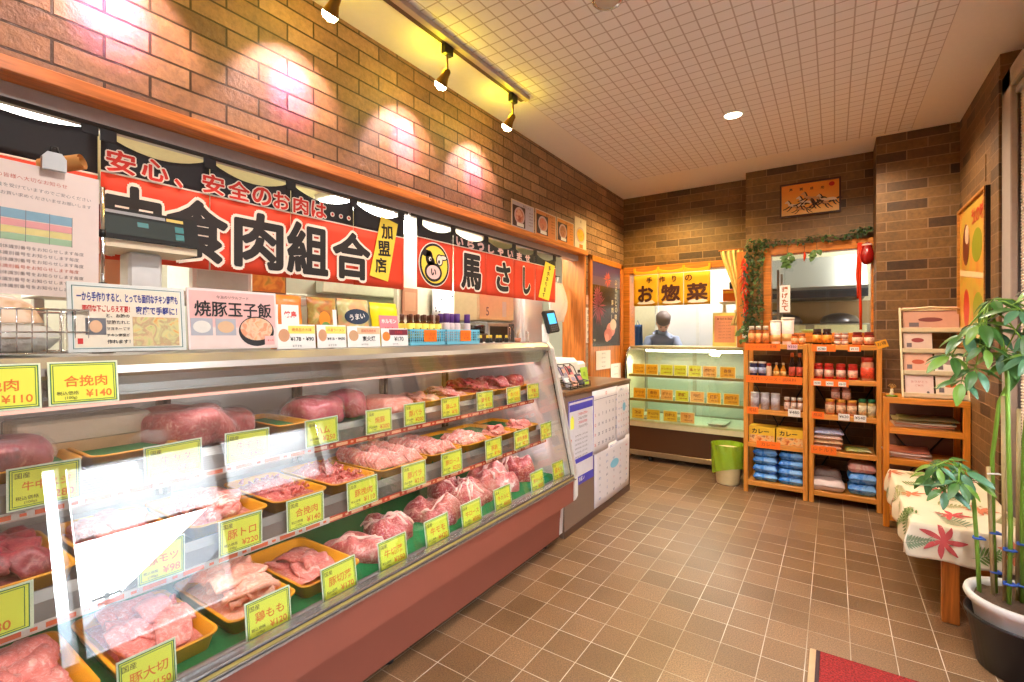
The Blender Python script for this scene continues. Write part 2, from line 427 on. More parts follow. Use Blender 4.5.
# ------------------------------------------------------------------ the kitchen behind the counter
KW = plain('kitchen_wall_paint', (206, 204, 184), .5, 0., .03)
w = MB().box((-4.3, -1.1, 0), (-4.2, 8.0, 2.5))
structure(w, 'wall_kitchen_side', KW)
structure(MB().box((-2.88, 2.62, 0), (-2.84, 3.72, 2.4)), 'wall_kitchen_partition', plain('partition_paint', (196, 192, 168), .5))
structure(MB().box((-4.2, 5.25, 0), (-2.07, 5.35, 2.5)), 'wall_kitchen_end', KW)
structure(MB().box((-4.3, -1.1, 2.40), (-2.07, 5.3, 2.5)), 'ceiling_kitchen', plain('kitchen_ceiling_paint', (226, 212, 166), .6))
# the fry kitchen behind the back wall
w = MB().box((-2.4, 6.7, 0), (1.2, 6.8, 2.6))
structure(w, 'wall_fry_kitchen_end', plain('fry_kitchen_wall', (222, 214, 184), .5))
structure(MB().box((-2.5, 5.08, 0), (-2.4, 6.8, 2.6)).box((1.2, 5.08, 0), (1.3, 6.8, 2.6)), 'wall_fry_kitchen_side', plain('fry_kitchen_wall', (222, 214, 184), .5))
structure(MB().box((-2.5, 5.08, 2.5), (1.3, 6.8, 2.6)), 'ceiling_fry_kitchen', plain('fry_kitchen_ceiling', (232, 226, 206), .6))
# ------------------------------------------------------------------ refrigerated display case
Y0, Y1 = -.35, 2.665
case = thing('display_case', 'long glass fronted meat case with a red brown base, running along the counter', 'display case', (0, 0, 0))
LIP = plain('lip_steel', (150, 146, 146), .35, .7, .05, 30.)
REDB = plain('red_brown_panel', (136, 72, 56), .45, 0., .03, 12.)
MB().prism([(-1.414, .036), (-1.404, .222), (-1.316, .272), (-1.314, .404), (-2.15, .404), (-2.15, .036)], 1, Y0, Y1-.03).build('base_panel', REDB, case)
for y in (.3, 1.3, 2.52):
    MB().lathe([(.022, 0), (.022, .012), (.012, .014), (.012, .052)], 12, c=(-1.46, y)).build('foot', BLACK, case)
TG = [plain('trim_grey', (186, 182, 184), .25, .85), plain('olive_reflection', (176, 156, 84), .35, .3), plain('trim_dark', (50, 46, 46), .4)]  # olive band paints a yellowish reflection on the chrome trim
bar = lambda m, x, z0, z1, mi: m.prism([(x, z0), (x, z1), (-1.345, z1), (-1.345, z0)], 1, Y0, Y1-.02, mi)
tr = MB(); bar(tr, -1.302, .404, .411, 0); bar(tr, -1.308, .411, .414, 2); bar(tr, -1.306, .414, .417, 0); bar(tr, -1.312, .417, .428, 1); bar(tr, -1.310, .428, .431, 2); bar(tr, -1.313, .431, .438, 0)
tr.build('front_trim', TG, case)
MB().prism([(-1.345, .404), (-1.345, .412), (-1.383, .422), (-1.392, .422), (-1.392, .410), (-2.14, .410), (-2.14, .404)], 1, Y0, Y1-.03).build('deck', LIP, case)
GREENMAT = plain('green_mat', (20, 138, 74), .75, 0., .25, 160.)
MB().box((-2.05, Y0, .410), (-1.394, Y1-.035, .416)).build('mat', GREENMAT, case)
dv = Vector((-1.475+1.335, 0, 1.19-.415)).normalized()
g = MB().prism([(-1.333, .434), (-1.327, .434), (-1.471, 1.195), (-1.477, 1.195)], 1, Y0, Y1-.028)
g.build('front_glass', sheet_glass('case_glass', (252, 254, 253), .085, .6), case)
# canopy: folded steel top with the light hidden under its lip
c = MB().prism([(-1.479, 1.194), (-1.486, 1.212), (-1.512, 1.236), (-2.16, 1.236), (-2.16, 1.212), (-1.62, 1.205), (-1.60, 1.125), (-1.565, 1.114), (-1.556, 1.118), (-1.548, 1.132), (-1.548, 1.138), (-1.535, 1.140), (-1.535, 1.160), (-1.520, 1.162), (-1.516, 1.182), (-1.492, 1.184)], 1, Y0, Y1-.02)
c.build('canopy', plain('canopy_steel', (164, 158, 154), .32, .75, .05, 14.), case)
MB().tube([(-1.576, Y0+.1, 1.110), (-1.576, Y1-.08, 1.110)], .006, 10).build('light_tube', glow('meat_tube', (255, 176, 158), 1.3), case)
lamp_rows = [(-1.60, 1.10)]
# back: steel wall with dark uprights between sliding doors
MB().box((-2.16, Y0, .385), (-2.14, Y1-.03, 1.212)).build('back_wall', plain('case_back', (206, 200, 196), .3, .3, .05, 5.), case)
for y in (.78, 1.33, 1.86, 2.38):
    MB().box((-2.14, y-.022, .40), (-2.115, y+.022, 1.205), .003).box((-2.118, y-.006, .40), (-2.108, y+.006, 1.205), 0, 1).build('upright', [plain('upright_brown', (96, 72, 64), .4), DARK], case)
# two shelves with price rails
RAILRED = plain('rail_red', (206, 66, 36), .35); SPL = 1.05
def shelf(x, z, name):
    s = MB().prism([(x, z-.045), (x+.001, z), (x-.012, z+.022), (x-.02, z+.022), (x-.02, z-.002), (-2.12, z-.002), (-2.12, z-.016), (x-.03, z-.016), (x-.03, z-.045)], 1, Y0, Y1-.06)
    o = s.build('shelf', LIP, case)
    r = MB().prism([(x-.001, z-.066), (x+.004, z-.062), (x+.004, z-.044), (x-.001, z-.044)], 1, Y0, SPL, 1).prism([(x-.001, z-.066), (x+.004, z-.062), (x+.004, z-.044), (x-.001, z-.044)], 1, SPL, Y1-.075, 0)
    r.build('price_rail', [RAILRED, plain('rail_glare', (222, 210, 206), .35)], o)  # near stretch painted pale as window glare on the red rail
    d = MB(); y = Y0+.02; k = 0
    while y < Y1-.12:
        if k % 2 == 0: d.box((x+.004, y, z-.059), (x+.0052, y+.052, z-.048), 0, 0 if y > SPL else 1); y += .052+.014
        else: d.box((x+.004, y, z-.057), (x+.0052, y+.012, z-.050), 0, 0 if y > SPL else 1); y += .012+.014
        k += 1
    d.build('rail_print', [plain('rail_print_pale', (255, 190, 150), .4), plain('rail_print_orange', (242, 110, 66), .4)], o)
    MB().tube([(x-.045, Y0+.1, z-.024), (x-.045, Y1-.12, z-.024)], .006, 8).build('added_shelf_tube', glow('meat_tube', (255, 176, 158), 1.3), o)  # glowing tube added under the shelf to brighten the meat
    for yy in (.5, 1.45, 2.40):
        MB().prism([(x-.06, z-.016), (-2.12, z-.07), (-2.12, z-.016)], 1, yy-.003, yy+.003).build('bracket', STEEL, o)
    return o
shelf(-1.575, .922, 'top'); shelf(-1.485, .686, 'mid')
# end panel with its pale edge moulding
prof = [(-1.412, .045), (-1.405, .222), (-1.318, .272), (-1.308, .30), (-1.305, .425), (-1.474, 1.20), (-1.512, 1.236), (-2.16, 1.236), (-2.16, .045)]
MB().prism(prof, 1, Y1-.028, Y1, 0).build('end_panel', plain('end_panel_pink', (232, 214, 212), .35, 0., .02), case)
edge = [(-1.412, .045), (-1.405, .222), (-1.318, .272), (-1.305, .30), (-1.305, .425), (-1.474, 1.20), (-1.506, 1.238)]
def offs(poly, d):
    out = []
    for i, p in enumerate(poly):
        a = Vector(poly[max(0, i-1)]+(0,)); b = Vector(poly[min(len(poly)-1, i+1)]+(0,)); t = (b-a).normalized()
        out.append((p[0]+t.y*d, p[1]-t.x*d))
    return out
e = MB(); e.prism(edge+offs(edge, -.020)[::-1], 1, Y1-.034, Y1+.006)
e.build('edge_moulding', plain('edge_white', (226, 222, 216), .35, .2), case)
e = MB(); e.prism(offs(edge[3:], -.020)+offs(edge[3:], -.028)[::-1], 1, Y1-.036, Y1-.002)
e.build('seal', plain('seal_dark', (56, 50, 52), .5), case)

# ------------------------------------------------------------------ trays, meat and price cards
TRAYY = plain('tray_yellow', (246, 168, 36), .35, 0., .03)
def tray_mesh(L, W, h, t=.004):
    """L along x (depth), W along y; open tray with flared sides and a rolled rim, origin at the floor centre"""
    m = MB(); fl = .012; r = .022
    def ring(l, w, z, rr):
        o = []
        for cx, cy, a0 in ((l/2-rr, w/2-rr, 0), (-l/2+rr, w/2-rr, 90), (-l/2+rr, -w/2+rr, 180), (l/2-rr, -w/2+rr, 270)):
            for k in range(5):
                a = math.radians(a0+k*22.5); o.append((cx+rr*math.cos(a), cy+rr*math.sin(a), z))
        return o
    rings = [ring(L-2*fl, W-2*fl, 0, r), ring(L, W, h, r+.006), ring(L+.012, W+.012, h+.003, r+.010), ring(L+.012, W+.012, h-.002, r+.010),
             ]
    ins = [ring(L-2*t, W-2*t, h+.002, r+.004), ring(L-2*fl-2*t, W-2*fl-2*t, t, r-.002)]
    seq = [rings[0], rings[1], rings[3], rings[2], ins[0], ins[1]]; n = 20; vs = []; fs = []
    for q in seq: vs += q
    for i in range(len(seq)-1):
        for j in range(n): fs.append((i*n+j, i*n+(j+1) % n, (i+1)*n+(j+1) % n, (i+1)*n+j))
    fs.append(tuple(reversed(range(n)))); fs.append(tuple((len(seq)-1)*n+j for j in range(n)))
    m.add(vs, fs, 0, True); return m
PORK = meat('pork_slices', (226, 126, 118), (192, 78, 76), (250, 208, 196), 22., .5, (1, 2, 1))
PORK2 = meat('pork_belly', (228, 134, 124), (196, 84, 82), (252, 230, 218), 16., .7, (3, 1, 1))
BEEF = meat('beef_slices', (166, 44, 50), (110, 24, 32), (232, 178, 164), 26., .45, (1, 2, 1))
MARB = meat('marbled_beef', (190, 74, 80), (146, 40, 50), (244, 196, 188), 22., .85, (1, 2.2, 1))
DARKM = meat('offal', (140, 50, 60), (84, 24, 34), (206, 132, 120), 20., .3, (1, 1.5, 1))
CHICK = meat('chicken', (240, 166, 144), (226, 132, 116), (253, 224, 204), 14., .5, (1, 1, 1))
MINCE = meat('mince', (214, 86, 84), (172, 48, 52), (250, 206, 192), 70., .8, (1, 1, 1))
def slices(L, W, n, h, seed, thick=.007, curl=.018, crossed=False):
    """a bed of folded thin slices: every slice a wavy sheet lapped over the one behind it"""
    r = random.Random(seed); m = MB()
    m.grid(lambda u, v: ((u-.5)*L*.94, (v-.5)*W*.94, .006+h*.55*(math.sin(math.pi*min(max(u, .03), .97))**.5)*(math.sin(math.pi*min(max(v, .03), .97))**.5)+r.uniform(-.003, .003)), 12, 10, 0)
    for i in range(n):
        t = i/max(1, n-1)
        lx = L*r.uniform(.34, .46); wy = W*r.uniform(.42, .62); cx = -L/2+lx*.5+t*(L-lx); cy = r.uniform(-.5, .5)*(W-wy)
        ph, ph2, am = r.uniform(0, 6), r.uniform(0, 6), curl*r.uniform(.5, 1.2); rot = r.uniform(-.5, .5)+(math.pi/2 if crossed and i % 2 else 0)
        z0 = .008+h*(.55+.45*math.sin(math.pi*(.15+.7*t)))*r.uniform(.8, 1.05); sl = r.uniform(-.22, .05)
        fold = r.random() < .55; edge = [r.uniform(.85, 1.1) for _ in range(9)]
        def fn(u, v):
            e = edge[int(v*8)]
            a = (u-.5)*lx*e; b = (v-.5)*wy*(1-.35*abs(u-.5)); z = z0+sl*a+am*.5*math.sin(v*5+ph)*math.cos(u*4+ph2)
            if fold: z += .016*math.sin(math.pi*u)
            z -= .03*max(0, abs(u-.5)*2-.7)
            x = cx+a*math.cos(rot)-b*math.sin(rot); y = cy+a*math.sin(rot)+b*math.cos(rot)
            return (max(-L/2, min(L/2, x)), max(-W/2, min(W/2, y)), max(.006, z))
        m.grid(fn, 8, 8, 0, thick)
    return m
def shingles(L, W, rows, n, h, seed, thick=.006):
    """neat rows of lapped slices standing on edge"""
    r = random.Random(seed); m = MB(); wy = W/rows
    for q in range(rows):
        for i in range(n):
            x = -L/2+.02+(L-.04)*i/n; cy = -W/2+wy*(q+.5); hh = h*r.uniform(.85, 1.1); ph = r.uniform(0, 6); tl = r.uniform(.03, .05); w2 = wy*r.uniform(.92, 1.08)
            def fn(u, v):
                return (x+u*tl+.004*math.sin(v*6+ph), cy+(v-.5)*w2, .006+hh*math.sin(math.pi*(.12+.76*v))**.6*(1-u*.85)+.002*math.sin(v*17+ph))
            m.grid(fn, 4, 8, 0, thick)
    return m
def chunk(L, W, h, seed, lump=.16, flat=.35, n=22):
    """a single cut of meat: rounded block with soft irregular bulges, sitting on its flattened base"""
    r = random.Random(seed); ks = [(r.uniform(1, 3.2), r.uniform(1, 3.2), r.uniform(1, 3), r.uniform(0, 6), r.uniform(.4, 1)) for _ in range(6)]
    def fn(u, v):
        th = 2*math.pi*u; ph = math.pi*(v-.5)
        ex = .62; cs = lambda a: math.copysign(abs(math.cos(a))**ex, math.cos(a)); sn = lambda a: math.copysign(abs(math.sin(a))**ex, math.sin(a))
        x, y, z = cs(ph)*cs(th), cs(ph)*sn(th), sn(ph)
        d = sum(w*math.sin(a*x*2+p)*math.sin(b*y*2+p*1.7)*math.cos(c*z+p) for a, b, c, p, w in ks)*lump/2.2
        k = 1+d; zz = z*k
        return (x*k*L/2, y*k*W/2, max(0, (zz+.75)/1.75)*h)
    m = MB(); m.grid(fn, n*2, n, 0); return m
def minced(L, W, h, seed):
    r = random.Random(seed); m = MB()
    m.grid(lambda u, v: ((u-.5)*L, (v-.5)*W, .006+h*(min(1, 5*min(u, 1-u, v, 1-v)))**.6*(.75+.25*math.sin(u*7+seed))+r.uniform(-.006, .006)), 22, 22, 0, 0)
    for k in range(46):
        x, y = r.uniform(-.44, .44)*L, r.uniform(-.42, .42)*W; a = r.uniform(0, 6); l = r.uniform(.012, .028)
        m.tube([(x, y, h*.85), (x+l*.5*math.cos(a), y+l*.5*math.sin(a), h*1.0+r.uniform(0, .01)), (x+l*math.cos(a+.7), y+l*math.sin(a+.7), h*.85)], .0045, 6, 0)
    return m
T_PROTO = {}
def put_tray(x, y, z, L, W, label, mat=None):
    k = (L, W)
    if k not in T_PROTO:
        t = tray_mesh(L, W, .045).build('meat_tray', TRAYY); T_PROTO[k] = t
    else:
        t = T_PROTO[k].copy(); COL.objects.link(t)
    t.location = (x, y, z); tag(t, label, 'tray', 'yellow plastic trays in the meat case')
    if mat == 'green':
        MB().box((-L/2+.014, -W/2+.014, .004), (L/2-.014, W/2-.014, .032)).build('tray_mat', GREENMAT, t)
    return t
def heap(mb, mats, x, y, z, label, rz=0):
    o = mb.build('meat_slices', mats); o.location = (x, y, z); o.rotation_euler = (0, 0, rz); tag(o, label, 'meat', 'sliced meat in the case', 'stuff'); return o
def cut(mb, mats, x, y, z, label, rz=0, tilt=(0, 0), name='meat_cut', group='large cuts of meat'):
    o = mb.build(name, mats); o.location = (x, y, z); o.rotation_euler = (tilt[0], tilt[1], rz); tag(o, label, 'meat', group); return o
ZT, ZM, ZB = .922, .686, .417
LT, LM, LB = .30, .36, .38
# bottom deck, nearest first: (y0, y1, kind)
row = [(-.12, .14, None, 'x'), (.175, .425, 'p', ''), (.455, .665, 'p', ''), (.695, .895, 'c', ''), (.925, 1.165, 'd', '')]
xb = -1.43-LB/2
def tray_and_heap(x, y0, y1, z, L, where, what, mb, mats, green=False):
    W = y1-y0
    put_tray(x, (y0+y1)/2, z, L, W-.014, 'yellow tray %s holding %s' % (where, what), 'green' if green else None)
    if mb: heap(mb, mats, x, (y0+y1)/2, z+(.030 if green else .014), '%s in the yellow tray %s' % (what, where))
Lb, Wb = LB-.04, .17
tray_and_heap(xb, .10, .405, ZB, LB, 'at the near end of the bottom deck', 'pale pink sliced pork', slices(Lb, .26, 13, .05, 1), PORK)
tray_and_heap(xb, .43, .665, ZB, LB, 'second along the bottom deck', 'thick folded pink pork slices', slices(Lb, .19, 11, .055, 2, .012), PORK)
tray_and_heap(xb, .685, .90, ZB, LB, 'third along the bottom deck', 'heaped pale pink diced meat', slices(Lb, .175, 16, .075, 3, .012, .03, True), CHICK)
tray_and_heap(xb, .915, 1.15, ZB, LB, 'fourth along the bottom deck', 'pink meat slices at the low end', slices(Lb*.75, .18, 7, .02, 4, .008, .015), PORK)
def ragged(L, W, h, seed, seams=3):
    """a broad cut lying open: uneven edge, folds running along it, raised fat seams"""
    r = random.Random(seed); ph = [r.uniform(0, 6) for _ in range(8)]; m = MB()
    edge = lambda a: .82+.13*math.sin(2*a+ph[0])+.07*math.sin(3*a+ph[1])+.045*math.sin(7*a+ph[2])
    def fn(u, v):
        a = 6.2832*u; q = math.sin(v*math.pi/2) if v < 1 else 1.; k = edge(a)*min(1., q*1.02)
        x, y = k*math.cos(a)*L/2, k*math.sin(a)*W/2
        top = (1-q**5)**.5; f = .16*math.sin(x*38+y*14+ph[3])+.10*math.sin(y*55-x*12+ph[4])+.07*math.sin((x+y)*80+ph[5])
        return (x, y, max(0., h*top*(.86+f*(1-q**4)+.25*math.sin(a+ph[6])*q)))
    m.grid(fn, 64, 20, 0)
    for k in range(seams):
        a = r.uniform(0, 6.28); b = a+r.uniform(2.2, 3.6); n = 14; pts = []
        for i in range(n+1):
            t = i/n; c = (1-t); x = (math.cos(a)*c+math.cos(b)*t)*.36*L+.012*math.sin(t*9+k); y = (math.sin(a)*c+math.sin(b)*t)*.36*W+.012*math.cos(t*8+k)
            q = min(.98, math.hypot(2*x/L, 2*y/W)/.8); top = (1-q**5)**.5; f = .16*math.sin(x*38+y*14+ph[3])+.10*math.sin(y*55-x*12+ph[4])+.07*math.sin((x+y)*80+ph[5]); aa = math.atan2(y/W, x/L)
            pts.append((x, y, h*top*(.86+f*(1-q**4)+.25*math.sin(aa+ph[6])*q)-.001))
        m.tube(pts, [.0035]+[.0065+.003*math.sin(i*1.9+k) for i in range(n-1)]+[.003], 6, 1)
    return m
FATM = meat('fat_seam', (248, 208, 196), (236, 170, 160), (253, 232, 222), 30., .5)
ML = [MARB, FATM]; PL = [meat('pork_loin', (216, 112, 108), (178, 66, 68), (250, 214, 204), 14., .6, (1, 1, 1)), FATM]
cut(ragged(.32, .20, .065, 11, 2), PL, xb+.03, 1.245, ZB, 'pink meat cut on the green mat just past the last yellow tray', .35)
cut(ragged(.36, .27, .075, 12, 4), ML, xb-.01, 1.45, ZB, 'broad marbled cut with pale fat seams, second on the green mat', -.15)
cut(ragged(.30, .30, .09, 13, 1), ML, xb+.03, 1.70, ZB, 'oval evenly marbled meat slab, third on the green mat', .2)
cut(ragged(.38, .30, .115, 14, 6), ML, xb-.02, 1.955, ZB, 'ragged marbled meat with many white fat seams, fourth on the green mat', .1)
cut(ragged(.36, .26, .13, 15, 3), PL, xb, 2.20, ZB, 'pink pork block with thick fat bands, fifth on the green mat', -.1)
cut(ragged(.33, .25, .13, 16, 4), ML, xb-.03, 2.44, ZB, 'marbled meat block at the far end of the green mat', .2)
# middle shelf
xm = -1.525-LM/2; Lm = LM-.04
tray_and_heap(xm, .16, .385, ZM, LM, 'at the near end of the middle shelf', 'dark red folded meat', slices(Lm, .18, 9, .06, 21, .014, .03), DARKM)
tray_and_heap(xm, .40, .615, ZM, LM, 'second along the middle shelf', 'pink pork pieces behind the window reflection', slices(Lm, .17, 10, .045, 22, .01), PORK)
tray_and_heap(xm, .63, .86, ZM, LM, 'third along the middle shelf', 'thick pink pork strips', slices(Lm, .18, 9, .05, 23, .018, .02), PORK2)
tray_and_heap(xm, .875, 1.08, ZM, LM, 'fourth along the middle shelf', 'red mince flecked with fat', minced(Lm, .165, .035, 24), MINCE)
tray_and_heap(xm, 1.095, 1.30, ZM, LM, 'fifth along the middle shelf', 'bright pink mince', minced(Lm, .165, .042, 25), MINCE)
tray_and_heap(xm, 1.315, 1.60, ZM, LM, 'sixth along the middle shelf', 'lapped rows of pink and white pork slices', shingles(Lm, .25, 3, 13, .06, 26), PORK2, True)
tray_and_heap(xm, 1.615, 1.84, ZM, LM, 'seventh along the middle shelf', 'lapped pink pork slices', shingles(Lm, .18, 2, 12, .05, 27), PORK2, True)
tray_and_heap(xm, 1.855, 2.09, ZM, LM, 'eighth along the middle shelf', 'a short row of pale pork slices', None, None, True)
heap(shingles(.20, .19, 2, 7, .045, 28), PORK2, xm+.07, 1.97, ZM+.032, 'pale pork slices at the front of the eighth tray on the middle shelf')
tray_and_heap(xm, 2.105, 2.34, ZM, LM, 'ninth along the middle shelf, mostly bare green mat', 'a few pink slices', None, None, True)
heap(slices(.13, .17, 5, .025, 29, .008), PORK, xm+.10, 2.22, ZM+.032, 'small heap of pink slices at the front of the nearly empty green lined tray')
tray_and_heap(xm, 2.355, 2.58, ZM, LM, 'at the far end of the middle shelf', 'a few pale pink slices', None, None, True)
heap(slices(.13, .17, 5, .025, 30, .008), PORK, xm+.10, 2.47, ZM+.032, 'few pale pink slices in the farthest tray of the middle shelf')
# top shelf
xt = -1.61-LT/2; Lt = LT-.03
WRAP = film('clear_wrap', (240, 240, 245), .08, .15)
def wrapped(L, W, h, seed, mats, x, y, z, label, rz=0., tail=None):
    o = cut(chunk(L, W, h, seed, .15), mats, x, y, z, label, rz, name='wrapped_meat', group='wrapped joints of meat')
    k = MB()
    src = chunk(L*1.05, W*1.06, h*1.06, seed, .15)
    r = random.Random(seed)
    k.add([(p[0]+r.uniform(-.004, .004), p[1]+r.uniform(-.004, .004), p[2]+r.uniform(0, .004)) for p in src.v], src.f, 0, True)
    if tail:
        a = math.radians(tail); d = Vector((math.cos(a), math.sin(a), 0)); q = Vector((-d.y, d.x, 0)); s0 = Vector((d.x*L*.45, d.y*W*.45, h*.4))
        k.grid(lambda u, v: tuple(s0+d*(u*.11)+q*((v-.5)*(.03+.07*u))+Vector((0, 0, .02*math.sin(v*9+u*4)+.02*u))), 6, 8, 0)
    k.build('plastic_wrap', WRAP, o)
    return o
put_tray(xt, .30, ZT, LT, .22, 'yellow tray at the near end of the top shelf holding wrapped beef', 'green')
wrapped(.20, .18, .075, 41, DARKM, xt+.05, .275, ZT+.034, 'dark pink joint in a clear bag at the near end of the top shelf', .2, 150)
put_tray(xt, .53, ZT, LT, .20, 'green lined yellow tray second along the top shelf', 'green')
bx = thing('foam_box', 'tan flat box wrapped in film at the back of the top shelf', 'box', (xt-.10, .47, ZT+.07))
bb = MB().box((-.07, -.15, -.055), (.07, .15, .055), .006); bb.build('body', plain('tan_box', (190, 150, 104), .4, 0., .1), bx)
MB().box((-.074, -.154, -.01), (.074, .154, .059), .008).build('film_cover', film('box_film', (220, 210, 196), .4, .15), bx)
wrapped(.29, .20, .125, 42, BEEF, xt+.01, .705, ZT+.008, 'large dark red beef joint in clear wrap on the top shelf', .25, -70)
wrapped(.18, .13, .09, 43, BEEF, xt-.04, .875, ZT+.008, 'smaller red beef joint in clear wrap beside the large dark red one', -.3)
put_tray(xt, 1.0, ZT, LT, .12, 'yellow tray with bare green mat on the top shelf before the rounded hams', 'green')
HAM = meat('ham', (200, 78, 92), (168, 48, 66), (246, 180, 170), 9., .25, (1, .6, 1), .2)
wrapped(.21, .21, .11, 44, HAM, xt-.01, 1.18, ZT+.004, 'rounded glossy pink ham with a twisted end on the top shelf', .0, -90)
wrapped(.18, .13, .11, 45, HAM, xt-.05, 1.36, ZT+.004, 'rounded pink joint behind the larger glossy ham', .5)
SLAB = meat('belly_slab', (236, 144, 128), (218, 110, 100), (253, 216, 198), 8., .4, (2, 1, 1), .3)
cut(chunk(.29, .20, .075, 46, .05), SLAB, xt, 1.535, ZT+.004, 'pale pink pork belly slab, flat topped, on the top shelf', 0., name='meat_slab')
put_tray(xt, 1.745, ZT, LT, .195, 'yellow tray just past the pork belly slab on the top shelf')
heap(slices(Lt, .15, 8, .03, 47, .01), CHICK, xt, 1.745, ZT+.014, 'pale pink chicken pieces in the tray past the pork belly slab')
put_tray(xt, 1.95, ZT, LT, .195, 'yellow tray of pale slices third from the far end of the top shelf')
heap(slices(Lt, .16, 10, .04, 48, .008), PORK2, xt, 1.95, ZT+.014, 'pale pork slices in the third tray from the far end of the top shelf')
put_tray(xt, 2.155, ZT, LT, .195, 'yellow tray heaped with red slices on the top shelf')
heap(slices(Lt, .17, 12, .075, 49, .01, .03), BEEF, xt, 2.155, ZT+.014, 'heaped red meat slices in the second tray from the far end of the top shelf')
put_tray(xt, 2.365, ZT, LT, .20, 'yellow tray of marbled red slices at the far end of the top shelf')
heap(slices(Lt, .17, 12, .07, 50, .01, .03), MARB, xt, 2.365, ZT+.014, 'marbled red slices in the farthest tray of the top shelf')
cut(chunk(.12, .10, .075, 51, .15), BEEF, xt+.07, 2.545, ZT+.034, 'small dark red meat piece on green mat in the far top corner', .3)
put_tray(xt, 2.545, ZT, LT, .12, 'narrow green lined tray in the far top corner of the case', 'green')

CARD_MATS = [plain('card_edge_white', (232, 240, 214), .4), YELLOW_CARD, GREEN_INK, ORANGE_INK, INK, RED_INK]
def price_card(M, w, h, label, big, price, small='(100g)', origin='国産', ink=3, group='yellow handwritten price cards in the case'):
    t = thing('price_card', label, 'price card', M=M, group=group)
    MB().box((-w/2, 0, -.002), (w/2, h, 0)).rect(0, h/2, w*.94, h*.92, 0, .0004, 1).build('card', CARD_MATS, t)
    b = MB()
    for d, q in ((.030, .014), (.065, .010)):
        b.frame(-w/2+w*d, h*d*1.3, w/2-w*d, h-h*d*1.3, h*q*1.4, .0004, .0009, 2)
    b.build('border', CARD_MATS, t)
    x = MB()
    if origin: x.text(origin, -w*.30, h*.80, .0010, h=h*.13, mi=4)
    x.text(big, w*.02, h*.54, .0010, w=w*.66, h=h*.26, mi=ink, bold=.015)
    x.text(price, w*.20, h*.24, .0010, w=w*.38, h=h*.20, mi=ink, bold=.015)
    x.text('税込価格', -w*.24, h*.27, .0010, w=w*.30, h=h*.10, mi=4); x.text(small, -w*.20, h*.155, .0010, w=w*.20, h=h*.08, mi=4)
    x.build('lettering', CARD_MATS, t)
    return t
bot = [(.475, .125, '豚大切', '¥150'), (.775, .14, '鶏もも', '¥120'), (1.02, .14, '豚切落', '¥170'), (1.255, .145, '牛切落', '¥350'), (1.50, .15, '牛モモ', '¥420'), (1.73, .15, '牛ロース', '¥580'), (1.98, .15, '牛カルビ', '¥600'), (2.32, .145, '豚ロース', '¥220'), (2.565, .145, '豚モモ', '¥180')]
mid = [(.185, .22, '牛すじ', '¥180'), (.535, .11, '豚モツ', '¥98'), (.738, .13, '豚トロ', '¥220'), (.95, .14, '合挽肉', '¥140'), (1.185, .145, '豚挽肉', '¥110'), (1.448, .145, '豚バラ', '¥210'), (1.69, .15, '豚ロース', '¥230'), (2.02, .15, '豚肩', '¥190'), (2.29, .16, '豚生姜焼', '¥220'), (2.565, .14, 'ヒレ', '¥260')]
top = [(.33, .135, '牛中スジ', '¥280'), (.60, .15, '牛カタ', '¥380'), (.805, .145, '牛モモ', '¥480'), (1.075, .14, 'ハム', '¥250'), (1.34, .14, '焼豚', '¥300'), (1.543, .135, '豚バラ', '¥200'), (1.785, .14, '鶏ムネ', '¥78'), (2.065, .15, '鶏モモ', '¥128'), (2.345, .15, '牛バラ', '¥250'), (2.62, .145, '牛肩', '¥320')]
where = {'b': ('bottom deck', -1.376, .410, .112), 'm': ('middle shelf', -1.466, .645, .103), 't': ('top shelf', -1.557, .884, .098)}
for key, rows in (('b', bot), ('m', mid), ('t', top)):
    nm, x, z, h = where[key]; n = len(rows)
    for i, (y, w, big, pr) in enumerate(rows):
        yy = min(y, 2.585 if key == 'b' else 2.575)
        if key == 't' and i == n-1: yy = 2.562
        pl = 'nearest' if i == 0 else 'farthest' if i == n-1 else ORD[i] + ' from the near end'
        price_card(facing('E', (x, yy, z), .14 if key == 'b' else .05, R.uniform(-.02, .02)), w*.97, h, 'yellow %s price card reading %s, %s on the %s' % (pr, big, pl, nm), big, pr)
# the two large cards stuck on the upper front of the case
for y, big, pr, lab in ((.376, '合挽肉', '¥140', 'large yellow ¥140 card reading 合挽肉 stuck on the upper edge of the case'), (.238, '挽肉', '¥110', 'large yellow ¥110 card cut by the left picture edge on the case top')):
    price_card(facing('E', (-1.452, y, 1.128), .178, -.01), .127, .100, lab, big, pr, origin='', group='large yellow cards on the case front')
